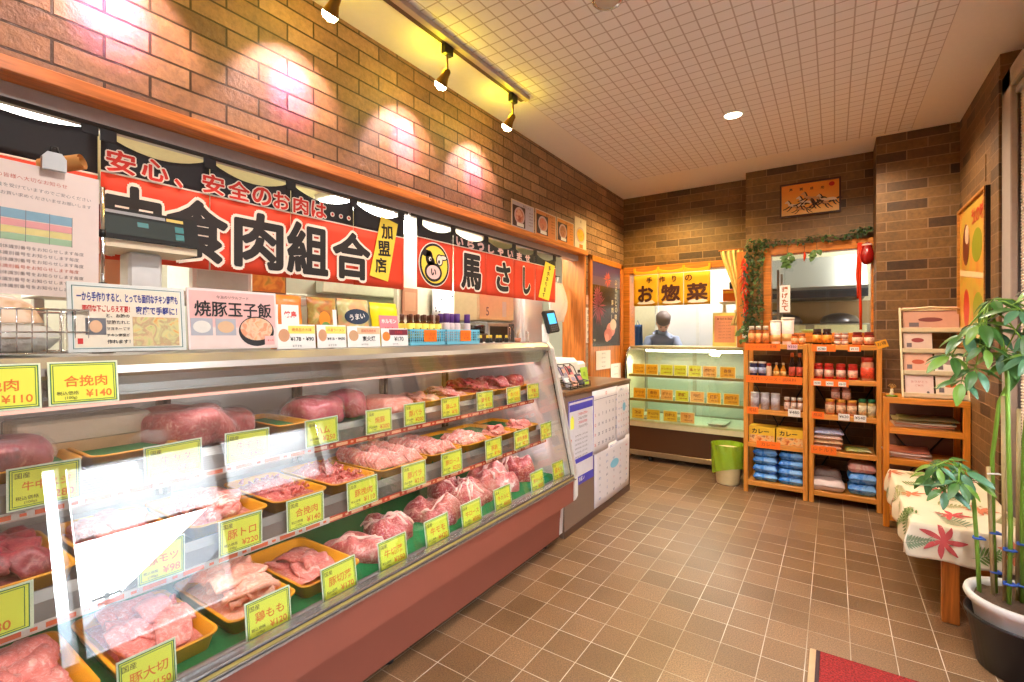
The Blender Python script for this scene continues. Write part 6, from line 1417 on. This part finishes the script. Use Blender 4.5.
for i in range(len(path)-1):
    a, b = Vector(path[i]), Vector(path[i+1]); dense = i < 4
    for k in range(150 if dense else (30 if i not in (5, 8) else 22)):
        p = a.lerp(b, r.random()); rad = .075 if dense else .035
        p += Vector((r.uniform(-rad, rad), r.uniform(-.02, -.005)-(.05*r.random() if dense else 0), r.uniform(-rad, rad)*.7)); d = (r.uniform(-1, 1), r.uniform(-1, -.1), r.uniform(-1, .5))
        leaf(m, p, d, (0, -.4, 1), r.uniform(.020, .042), r.uniform(.012, .024), 0 if r.random() < .72 else 1)
for c in ((-.325, -.03, 1.93), (-.30, -.03, 1.90), (-.12, -.03, 1.955)):
    for k in range(7): leaf(m, Vector(c)+Vector((r.uniform(-.03, .03), 0, r.uniform(-.03, .03))), (r.uniform(-1, 1), -.3, r.uniform(-1, .3)), (0, -1, .4), .05, .038, 1)
m.build('foliage', IVY[:2], t)
v2 = MB(); v2.tube([(-.32, -.012, 2.06), (-.33, -.02, 1.99), (-.31, -.03, 1.92)], .002, 5).tube([(-.12, -.012, 2.06), (-.115, -.02, 1.95)], .002, 5); v2.build('hanging_tendril', plain('vine', (90, 70, 40), .6), t)
m = MB()
for k in range(5):
    c = Vector((-.635+r.uniform(-.03, .03), -.09, 1.30+r.uniform(-.05, .06)))
    for q in range(5): a = 1.257*q; leaf(m, c, (math.cos(a), -.3, math.sin(a)), (0, -1, .2), .022, .016, 0)
m.build('blossom', [IVY[2]], t)
m = MB()
for k in range(16): c = Vector((-.64+r.uniform(-.045, .045), -.085, 1.29+r.uniform(-.06, .08))); leaf(m, c, (r.uniform(-1, 1), -.4, r.uniform(-1, .6)), (0, -1, .3), .045, .03, 0)
m.build('low_sprig', [IVY[1]], t)
CHR = plain('chili_red', (206, 52, 24), .25); CHD = plain('gourd_red', (150, 22, 18), .2)
t = thing('chili_string', 'string of orange red chili peppers beside the ivy on the left of the back window', 'ornament', (-.655, 4.63, 2.0))
MB().tube([(0, 0, .03), (0, 0, -.55)], .002, 5).build('string', DARK, t); m = MB(); r = random.Random(11)
for k in range(34):
    z = -.05-.014*k; a = r.uniform(0, 6.28); d = Vector((math.cos(a)*.5, -abs(math.sin(a))*.4, -1)).normalized(); p = Vector((r.uniform(-.008, .008), -.004, z)); m.tube([p, p+d*.03, p+d*.055+Vector((.006, 0, 0)), p+d*.075], [.005, .0085, .006, .001], 7)
m.build('pepper', CHR, t)
t = thing('red_ornament', 'dark red gourd ornament hanging with long red cords at the right of the back window', 'ornament', (.215, 4.675, 1.99))
MB().lathe([(0, -.155), (.022, -.15), (.042, -.12), (.046, -.08), (.038, -.045), (.030, -.03), (.034, -.010), (.030, .008), (.010, .02), (0, .022)], 20).build('gourd', CHD, t)
MB().lathe([(.032, -.012), (.036, .0), (.024, .012), (.010, .016)], 16).build('white_knot', plain('knot_pale', (236, 200, 190), .5), t)
MB().tube([(-.052, 0, .02), (-.056, -.004, -.10), (-.062, 0, -.24), (-.058, 0, -.30), (-.055, 0, -.42)], .010, 8).tube([(-.040, 0, .02), (-.042, -.006, -.15), (-.045, 0, -.34), (-.040, 0, -.50), (-.040, 0, -.665)], .009, 8).build('cord', CHR, t)
t = thing('single_chili', 'single red chili hanging from the top of the back window', 'ornament', (-.205, 4.69, 1.99))
MB().tube([(0, 0, .03), (0, 0, -.02)], .0015, 5).build('thread', DARK, t); MB().tube([(0, 0, -.015), (.003, 0, -.04), (0, 0, -.07), (-.004, 0, -.095)], [.006, .011, .008, .001], 8).build('pepper', CHR, t)
t = thing('window_sign', 'narrow white sign reading 揚げたて hanging in the back window', 'sign', M=facing('S', (-.348, 4.70, 1.59)))
MB().rect(0, 0, .078, .232, -.001, 0).build('sheet', PAPER, t); m = MB()
for k, ch in enumerate('揚げたて'): m.text(ch, .0, .082-.054*k, .0008, w=.05, h=.046, bold=.03)
m.build('lettering', plain('sign_brown', (176, 90, 40), .5), t); MB().tube([(0, .116, 0), (0, .38, .0)], .0008, 5).build('thread', DARK, t)
t = thing('green_dish', 'pale green dish on the back window sill behind the pine racks', 'dish', (-.165, 4.73, 1.301))
MB().lathe([(.04, 0), (.07, .018), (.078, .022), (.074, .026), (.04, .008), (0, .008)], 24, sy=.30).build('dish', plain('dish_green', (186, 214, 130), .3), t)

# ------------------------------------------------------------------ bench with the floral cloth
t = thing('bench', 'wooden bench under a floral cloth along the right wall', 'bench', (0, 0, 0))
MB().box((.315, 2.86, .385), (.70, 3.93, .418), .004).build('seat', ORANGE, t)
for x in (.41, .66):
    for y in (2.875, 3.88): MB().box((x-.008, y-.018, 0), (x+.052, y+.022, .385), .004).build('leg', ORANGE, t)
MB().prism([(.47, .36), (.52, .36), (.66, .10), (.61, .10)], 1, 2.885, 2.91).box((.42, 2.90, .30), (.44, 3.87, .35), .003).build('brace', ORANGE, t)
FL = plain('cloth_cream', (240, 224, 198), .8, 0., .03, 12.)
def cl(u, v):
    s = -.135+.55*u; q = -.145+1.19*v; ds, dq = max(0, -s), max(0, -q); dr = max(ds, dq)
    x = .292+max(0, s)-.018*math.sin(min(1, ds/.1)*1.57)*(1+.5*math.sin(v*26)); y = 2.853+max(0, q)-.022*math.sin(min(1, dq/.1)*1.57)*(1+.45*math.sin(u*15))
    x = min(x, .703); z = .4245-dr+.006*math.sin(s*30+1)*math.sin(q*9)+(.0 if dr else .003)+.012*max(0, .5-abs(v-.93)*9)
    return (x, y, max(z, .27))
o = MB().grid(cl, 44, 90, 0, .004).build('bench_cloth', FL)
FC = [plain('print_'+n, c, .8) for n, c in (('green', (112, 136, 70)), ('olive', (166, 166, 110)), ('rose', (206, 84, 84)), ('coral', (222, 132, 96)), ('sage', (150, 164, 130)))]
def motif(m, s0, q0, ang, ln, wd, mi, n=8, bend=.3):
    P = []
    for k in range(n+1):
        t = k/n; w_ = wd*math.sin(math.pi*min(.97, t*.94+.03))**.8; a = ang+bend*(t-.5); P.append((s0+ln*t*math.cos(a), q0+ln*t*math.sin(a), a, w_))
    for k in range(n):
        (x0, y0, a0, w0), (x1, y1, a1, w1) = P[k], P[k+1]; vs = []
        for (x, y, a, w_, sg) in ((x0, y0, a0, w0, 1), (x0, y0, a0, w0, -1), (x1, y1, a1, w1, -1), (x1, y1, a1, w1, 1)):
            S = min(.41, max(-.13, x-sg*w_*math.sin(a))); Q = min(1.03, max(-.14, y+sg*w_*math.cos(a)))
            c = Vector(cl((S+.135)/.55, (Q+.145)/1.19)); off = Vector((-.004 if S < 0 else 0, -.004 if Q < 0 else 0, .0035 if S >= 0 and Q >= 0 else .001)); vs.append(tuple(c+off))
        m.add(vs, [(0, 1, 2, 3)], mi)
r = random.Random(12); fm = MB()
def frond(s0, q0, ang, ln, mi):
    motif(fm, s0, q0, ang, ln, .0022, mi)
    for k in range(11):
        t = .12+.08*k
        for sg in (-1, 1): motif(fm, s0+ln*t*math.cos(ang), q0+ln*t*math.sin(ang), ang+sg*(1.0-.35*t), ln*.30*(1.15-t), .0045, mi, 4, 0)
def star(s0, q0, rr, mi):
    for k in range(7): motif(fm, s0, q0, .9*k+r.uniform(-.15, .15), rr*r.uniform(.7, 1.1), rr*.13, mi, 5, .2)
for s0, q0, a, l, mi in ((-.07, .02, 1.1, .22, 0), (.05, .10, 2.4, .20, 0), (.20, .02, 1.9, .24, 4), (.12, .34, .4, .22, 1), (-.02, .42, 1.4, .24, 1), (.26, .46, 2.0, .24, 0), (.04, .66, .9, .22, 0), (.30, .78, 2.6, .22, 4), (.10, .90, 1.2, .2, 1), (-.08, .72, 1.6, .18, 4), (.36, .16, 1.4, .22, 1), (-.1, .25, 1.0, .16, 1), (.2, -.10, .3, .16, 0), (-.05, -.09, .2, .14, 4)): frond(s0, q0, a, l, mi)
for s0, q0, rr, mi in ((.11, -.055, .085, 2), (.17, .20, .075, 2), (.05, .50, .07, 3), (.30, .36, .08, 3), (.18, .64, .075, 2), (.0, .93, .07, 3), (.32, .94, .07, 2), (-.07, .55, .05, 2), (.34, -.06, .06, 3)): star(s0, q0, rr, mi)
fm.build('printed_leaves', FC, o); tag(o, 'cream cloth printed with leaves and red flowers, draped over the bench', 'cloth')
# ------------------------------------------------------------------ potted plant
t = thing('potted_plant', 'tall green plant tied to canes in a white pot inside a black one', 'plant', (.605, 2.605, 0))
MB().lathe([(.130, 0), (.136, .004), (.166, .190), (.173, .196), (.173, .206), (.164, .206), (.156, .18), (.126, .012), (0, .012)], 40).build('outer_pot', plain('pot_black', (30, 26, 30), .35), t)
MB().lathe([(.112, .014), (.140, .17), (.152, .238), (.168, .250), (.175, .266), (.171, .282), (.156, .280), (.145, .262), (.110, .03)], 40).build('inner_pot', plain('pot_white', (226, 224, 222), .35), t)
s = MB(); r = random.Random(3)
s.grid(lambda u, v: (.143*u*math.cos(6.2832*v), .143*u*math.sin(6.2832*v), .258+.010*math.sin(u*30+v*40)*u), 10, 40); s.build('soil', plain('soil', (92, 70, 52), .9, 0., .3, 90.), t)
GST = plain('stem_green', (120, 160, 50), .45, 0., .1, 30.); CANE = plain('cane', (186, 160, 110), .5, 0., .15, 40.); LFM = [plain('leaf_deep', (66, 106, 44), .35, 0., .08), plain('leaf_light', (112, 150, 54), .35, 0., .08), plain('leaf_blue', (84, 128, 92), .28, 0., .08)]
def L_(p): return (p[0]-.605, p[1]-2.605, p[2])
stems = [[(.482, 2.63, .26), (.478, 2.64, .42), (.468, 2.645, .62), (.452, 2.65, .70), (.425, 2.65, .745)],
         [(.535, 2.66, .26), (.528, 2.66, .50), (.525, 2.66, .80), (.545, 2.66, 1.02), (.60, 2.66, 1.18), (.63, 2.64, 1.38)],
         [(.555, 2.58, .26), (.560, 2.58, .55), (.555, 2.59, .90), (.555, 2.60, 1.12), (.545, 2.62, 1.26), (.51, 2.64, 1.41)],
         [(.60, 2.62, .26), (.60, 2.62, .60), (.605, 2.62, .88), (.62, 2.62, 1.10), (.655, 2.62, 1.28), (.67, 2.6, 1.46)]]
for q in stems: MB().tube([L_(p) for p in q], [.0072]*(len(q)-2)+[.006, .004], 8).build('stem', GST, t)
canes = [((.525, 2.645, .24), (.512, 2.65, .76)), ((.548, 2.60, .24), (.545, 2.61, 1.05)), ((.590, 2.635, .24), (.595, 2.64, 1.0)), ((.612, 2.60, .24), (.617, 2.60, 1.0))]
for a, b in canes: MB().tube([L_(a), L_(b)], .0065, 8).build('cane', CANE, t)
for x, y, z in ((.480, 2.635, .475), (.532, 2.655, .50), (.557, 2.585, .465), (.602, 2.62, .485), (.535, 2.655, .345), (.557, 2.585, .335), (.603, 2.62, .325)):
    MB().tube([L_((x-.016, y-.012, z)), L_((x+.0, y-.019, z+.002)), L_((x+.018, y-.008, z-.001)), L_((x+.010, y+.012, z)), L_((x-.012, y+.012, z)), L_((x-.016, y-.012, z))], .0045, 6).build('tie', plain('tie_blue', (60, 100, 190), .5), t)
MB().tube([L_((.505, 2.635, .735)), L_((.535, 2.632, .74)), L_((.555, 2.64, .735))], .0035, 6).build('white_tie', WHITE, t)
def cluster(c, n, L, seed, tilt=(0, 0, 1), hang=.55, mi=None):
    r = random.Random(seed); m = MB(); ax = Vector(tilt).normalized(); a0 = r.uniform(0, 6)
    e1 = ax.cross(Vector((.3, 1, .2))).normalized(); e2 = ax.cross(e1)
    for k in range(n):
        a = a0+6.283*k/n+r.uniform(-.15, .15); d = e1*math.cos(a)+e2*math.sin(a)-ax*r.uniform(.1, hang); l = L*LS*r.uniform(.8, 1.1)
        q = Vector(L_(c)); leaf(m, q+d.normalized()*.018, d, ax, l, l*.40, r.choice((0, 0, 1, 2)) if mi is None else r.choice(mi), .22, .30); m.tube([q, q+d.normalized()*.022], .0015, 5, 1)
    m.build('leaf_cluster', LFM, t)
    return Vector(L_(c))
LS = .84
CL = [((.415, 2.62, 1.235), 7, .105, 3), ((.375, 2.63, 1.15), 7, .11, 2), ((.50, 2.64, 1.375), 8, .10, 1), ((.455, 2.58, 1.28), 8, .11, 2), ((.555, 2.56, 1.33), 8, .115, 2), ((.44, 2.60, 1.10), 7, .10, 2), ((.525, 2.60, 1.17), 8, .11, 1), ((.60, 2.54, 1.26), 8, .12, 3),
      ((.625, 2.60, 1.42), 8, .11, 3), ((.565, 2.66, 1.13), 8, .115, 1), ((.66, 2.62, 1.32), 8, .12, 3), ((.69, 2.60, 1.45), 7, .11, 3), ((.50, 2.66, 1.25), 7, .10, 1), ((.345, 2.63, .665), 7, .095, 0), ((.440, 2.62, .695), 8, .105, 0), ((.385, 2.58, .625), 7, .095, 0), ((.395, 2.66, .715), 7, .09, 0), ((.36, 2.60, .71), 7, .085, 0), ((.425, 2.58, .66), 7, .085, 0), ((.47, 2.62, .66), 7, .085, 0), ((.40, 2.60, 1.05), 7, .10, 2), ((.58, 2.52, 1.16), 8, .10, 2), ((.66, 2.55, 1.22), 7, .10, 3), ((.46, 2.56, 1.19), 7, .09, 2)]
for k, (c, n, l, sidx) in enumerate(CL):
    c = (c[0]+.025, c[1], c[2]+.055) if c[2] > 1 else (c[0]-.012, c[1], c[2]+.045)
    q = cluster(c, n, l, 60+k, (R.uniform(-.35, .2), -.45, 1), .7)
    e = Vector(L_(stems[sidx][-1])); mid = e.lerp(q, .5)+Vector((0, 0, .02)); MB().tube([e, mid, q], [.0035, .0028, .002], 6).build('leaf_stalk', GST, t)
# ------------------------------------------------------------------ doormat and window blinds
t = thing('doormat', 'red doormat with a dark edge, cut off by the bottom of the picture', 'doormat', (0, 0, 0))
MB().box((-.083, 1.52, 0), (.78, 2.312, .006), .002).build('backing', plain('mat_beige', (196, 160, 120), .8), t)
MB().box((-.060, 1.54, .006), (.76, 2.306, .009), .001).build('border', plain('mat_border', (66, 40, 44), .8), t)
g = N('mat_red'); nz = g.n('TexNoise', {'Vector': g.obj(), 'Scale': 150., 'Detail': 3.}); g.bsdf(g.ramp(nz.outputs[0], [(.35, (112, 14, 14)), (.65, (178, 40, 36))]), .9, normal=g.bump(nz.outputs[0], .9, .01))
MB().box((-.046, 1.555, .009), (.745, 2.297, .014), .002).build('pile', g.m, t)
g = N('blind_fabric'); a = g.n('BsdfDiffuse', {'Color': lin((240, 228, 220))}); b = g.n('BsdfTranslucent', {'Color': lin((240, 232, 226))})
mx = g.n('MixShader', {0: .8, 1: a.outputs[0], 2: b.outputs[0]}); tp = g.n('BsdfTransparent', {'Color': (1, 1, 1, 1)}); m2 = g.n('MixShader', {0: .08, 1: mx.outputs[0], 2: tp.outputs[0]}); g.l(m2.outputs[0], g.out.inputs[0]); BLT = g.m; BL = plain('blind_fabric_thick', (228, 210, 198), .7, 0., .02)
def blind(label, y0, y1, z0, z1, x=.835):
    t = thing('pleated_blind', label, 'blind', (x, 0, 0), group='pleated blinds in the right window')
    n = int((z1-z0)/.015); MB().grid(lambda u, v: (.003*(1 if int(round(v*n*2)) % 2 else -1), y0+(y1-y0)*u, z0+(z1-z0)*v), 2, n*2, 0, 0, smooth=False).build('fabric', BLT if x > .8 else BL, t)
    MB().box((-.02, y0, z1), (.02, y1, z1+.03), .003).build('head_rail', ALU, t); MB().box((-.014, y0, z0-.018), (.014, y1, z0), .003).build('bottom_rail', ALU, t)
blind('full length pale pleated blind at the right picture edge', 2.80, 3.30, .64, 2.46, .752); blind('half lowered pale pleated blind in the right window', .868, 2.415, .955, 1.36)
m = MB().tube([(.78, 3.20, 2.35), (.80, 3.16, 2.02)], .012, 10)
t = thing('blind_handle', 'grey winding handle hanging beside the blind at the right edge', 'handle', (0, 0, 0)); m.build('rod', MULL, t); MB().box((.765, 3.14, 1.98), (.83, 3.19, 2.03), .004).build('socket', MULL, t)

# what lies across the street, seen only as a reflection in the case glass
t = thing('house', 'pale house with a sloping roof across the street, reflected in the case glass', 'house', (12, 0, 0))
MB().prism([(3.9, -1.7), (3.9, -1.2), (10.3, 2.84), (15, 2.84), (15, -1.7)], 0, 0, 5).build('wall', plain('house_wall', (120, 112, 104), .8), t); MB().prism([(3.7, -1.36), (3.7, -1.22), (10.2, 2.94), (15.2, 2.94), (15.2, 2.84), (10.3, 2.84)], 0, -.25, 5.2).build('roof', plain('house_roof', (70, 66, 66), .7), t)
t = thing('utility_pole', 'thin utility pole with a crossarm, a tiny reflection in the case glass', 'pole', (20, 6.0, -1.7))
MB().tube([(0, 0, 0), (0, 0, 1.75)], [.08, .07], 10).build('shaft', plain('pole_grey', (90, 90, 90), .7), t); MB().box((-.06, -.4, 1.6), (.06, .4, 1.68)).box((-.06, -.3, 1.42), (.06, .3, 1.48)).build('crossarm', plain('pole_grey', (90, 90, 90), .7), t)
# ------------------------------------------------------------------ light
def lamp(typ, name, loc, energy, color, rot=None, **kw):
    d = bpy.data.lights.new(name, typ); d.energy = energy; d.color = color
    for k, v in kw.items(): setattr(d, k, v)
    o = bpy.data.objects.new(name, d); COL.objects.link(o); o.location = loc
    if rot: o.rotation_euler = rot
    return o
def aim(o, target):
    o.rotation_euler = (Vector(target)-Vector(o.location)).to_track_quat('-Z', 'Y').to_euler()
WARM = (1., .86, .68); PINKW = (1., .80, .84); COOL = (.93, .97, 1.)
# track and its adjustable spots
t = thing('ceiling_track', 'slim dark ceiling track carrying the spotlights along the brick wall', 'lighting track', (-1.577, 0, CEIL))
MB().box((-.017, -.8, -.022), (.017, 2.47, -.004), .002).build('rail', plain('track_dark', (70, 52, 40), .4), t)
MB().box((.017, -.8, -.03), (.05, 2.47, -.004), .002).build('edge_strip', plain('track_grey', (176, 160, 150), .5), t)
for k, (y, lab) in enumerate(((.55, 'ceiling spotlight nearest the viewer, at the near end of the track'), (1.15, 'ceiling spotlight above the brown paper tube end of the curtain, half cut by the picture top'),
                      (1.78, 'ceiling spotlight second from the far end of the track'), (2.36, 'ceiling spotlight at the far end of the track'))):
    if k == 0: lab = 'ceiling spotlight at the near end of the track above the notice'
    if k == 1: lab = 'ceiling spotlight third from the far end of the track'
    s = thing('track_spotlight', lab, 'spotlight', (-1.577, y, CEIL-.022), group='spotlights on the ceiling track')
    MB().box((-.016, -.03, -.05), (.016, .03, 0), .004).build('adapter', BLACK, s)
    MB().tube([(0, 0, -.05), (0, 0, -.13)], .005).build('stem', plain('brass', (150, 110, 50), .3, .9), s)
    d = Vector((-.62, 0, -.78)).normalized(); M = Matrix.Translation((-.005, 0, -.135)) @ d.to_track_quat('Z', 'Y').to_matrix().to_4x4()
    MB().lathe([(.008, -.02), (.018, -.01), (.020, .02), (.032, .055), (.034, .058), (.030, .055), (.0, .03)], 20).build('lamp_head', plain('brass', (150, 110, 50), .3, .9), s, M=M)
    MB().lathe([(.029, .050), (.031, .062), (.024, .078), (.0, .086)], 20).build('bulb', glow('halogen', (255, 236, 190), 30.), s, M=M)
    p = Vector((-1.577, y, CEIL-.157))+d*.098
    l = lamp('SPOT', 'spot_lamp', p, 17*SPOT, (1., .62, .58), spot_size=1.5, spot_blend=.4, shadow_soft_size=.02); aim(l, (-1.87, y, 2.26))
    l = lamp('SPOT', 'spot_core_lamp', p, 34*SPOT, (1., .24, .76), spot_size=.8, spot_blend=1., shadow_soft_size=.015); aim(l, (-1.87, y, 2.31))
    lamp('POINT', 'spot_back_glow', (-1.60, y, CEIL-.12), 2.5*SPOT, (.95, .74, .02), shadow_soft_size=.03)
def downlight(x, y, lab, on, energy=60, color=WARM, vis=True):
    if vis:
        s = thing('downlight', lab, 'downlight', (x, y, CEIL-.004))
        MB().lathe([(.052, 0), (.066, 0), (.066, -.006), (.056, -.010), (.052, -.004)], 32).build('trim_ring', WHITE if on else CHROME, s)
        MB().lathe([(0, -.003), (.052, -.003), (.050, -.006), (0, -.008)], 32).build('lens', glow('downlight_lens', (255, 244, 214), 14.) if on else plain('lens_dim', (206, 190, 176), .15), s)
    if energy:
        lamp('SPOT', 'downlight_and_fill_lamp', (x, y, CEIL-.05), energy, color, spot_size=2.6, spot_blend=.6, shadow_soft_size=.06)
downlight(-.549, 3.415, 'round recessed downlight glowing in the gridded ceiling', True, 40*DOWN)
downlight(-.807, 1.94, 'round chrome ceiling fitting cut by the top of the picture', False, 0)
for x, y in ((-.55, .4), (-.55, 1.9), (.2, 1.2)): downlight(x, y, '', True, 29*DOWN, (1., .95, .91), False)  # unseen lamps added for overall brightness, no fittings built
lamp('SPOT', 'downlight_and_fill_lamp', (-1.25, 4.35, CEIL-.05), 44*DOWN, (1., .74, .26), spot_size=2.5, spot_blend=.6, shadow_soft_size=.06)  # added yellow fill for the back wall, no fitting in the ceiling here
lamp('SPOT', 'downlight_and_fill_lamp', (.15, 3.9, CEIL-.05), 24*DOWN, (1., .82, .58), spot_size=2.5, spot_blend=.6, shadow_soft_size=.06)  # added fill over the pine racks, without a fitting
# kitchen fluorescents; the third is unseen, added to brighten the partition
for k, (x, y, L, lab) in enumerate(((-3.16, .20, 1.35, 'bright kitchen ceiling light seen above the curtain at far left'), (-3.16, 2.72, .80, 'bright kitchen ceiling light above the yellow tag of the long curtain'),
                                    (-2.45, 3.2, .8, 'added unseen kitchen ceiling light beyond the cow emblem curtain'))):
    s = thing('ceiling_light', lab, 'ceiling light', (x, y, 2.40), group='ceiling lights in the kitchen')
    MB().box((-.27, -L/2-.03, -.04), (.27, L/2+.03, 0), .006).build('housing', WHITE, s)
    MB().box((-.25, -L/2, -.055), (.25, L/2, -.04), .004).build('diffuser', glow('fluorescent', (255, 252, 240), 9.), s)
    a = lamp('AREA', 'kitchen_lamp', (x, y, 2.33), 24*KIT, (1., .97, .88), shape='RECTANGLE', size=.25, size_y=L)
for x, y in ((-1.3, 5.9), (.2, 6.0)):
    a = lamp('AREA', 'fry_kitchen_lamp', (x, y, 2.45), (46 if x < 0 else 15)*FRY, (1., .98, .92), shape='RECTANGLE', size=.3, size_y=.9)
# meat case: canopy tube lamp, plus lamps added under each shelf for brightness
for x, z, e in ((-1.585, 1.100, 15), (-1.62, .895, 26), (-1.53, .660, 36)):
    a = lamp('AREA', 'case_and_fill_lamp', (x, (Y0+Y1)/2, z), e*CASE, (1., .90, .88), shape='RECTANGLE', size=.03, size_y=2.92)
    a.rotation_euler = (0, .6 if z > 1 else .25, 0); a.data.spread = 3.14
a = lamp('AREA', 'deli_lamp', (-1.25, 4.90, 1.08), 7., (1., 1., .94), shape='RECTANGLE', size=1.0, size_y=.03)
# daylight
wd = bpy.data.worlds.new('World'); SC.world = wd; wd.use_nodes = True
nt = wd.node_tree; bg = nt.nodes['Background']
tc = nt.nodes.new('ShaderNodeTexCoord'); sp = nt.nodes.new('ShaderNodeSeparateXYZ'); nt.links.new(tc.outputs['Generated'], sp.inputs[0])
rp = nt.nodes.new('ShaderNodeValToRGB'); nt.links.new(sp.outputs[2], rp.inputs[0])
rp.color_ramp.elements[0].position = .0; rp.color_ramp.elements[0].color = (.95, .97, 1, 1)
rp.color_ramp.elements[1].position = .6; rp.color_ramp.elements[1].color = (.72, .86, 1, 1)
nt.links.new(rp.outputs[0], bg.inputs[0]); bg.inputs[1].default_value = SKY
# ------------------------------------------------------------------ camera
cd = bpy.data.cameras.new('camera'); cam = bpy.data.objects.new('camera', cd); COL.objects.link(cam)
cd.sensor_width = 36.; cd.lens = 479.86*36/1024; cd.shift_y = -7.05/1024; cd.clip_start = .02
cam.location = (0, 0, H); cam.rotation_euler = (math.pi/2, 0, .591); SC.camera = cam
SC.view_settings.view_transform = 'Standard'; SC.view_settings.look = 'None'; SC.view_settings.gamma = 1.
SC.view_settings.use_curve_mapping = False; SC.view_settings.exposure = EXPO
SC.cycles.use_denoising = True
SC.cycles.max_bounces = 8; SC.cycles.transparent_max_bounces = 16; SC.cycles.diffuse_bounces = 4; SC.cycles.glossy_bounces = 4
SC.cycles.sample_clamp_indirect = 6.; SC.cycles.caustics_reflective = False; SC.cycles.caustics_refractive = False
bpy.context.view_layer.update()
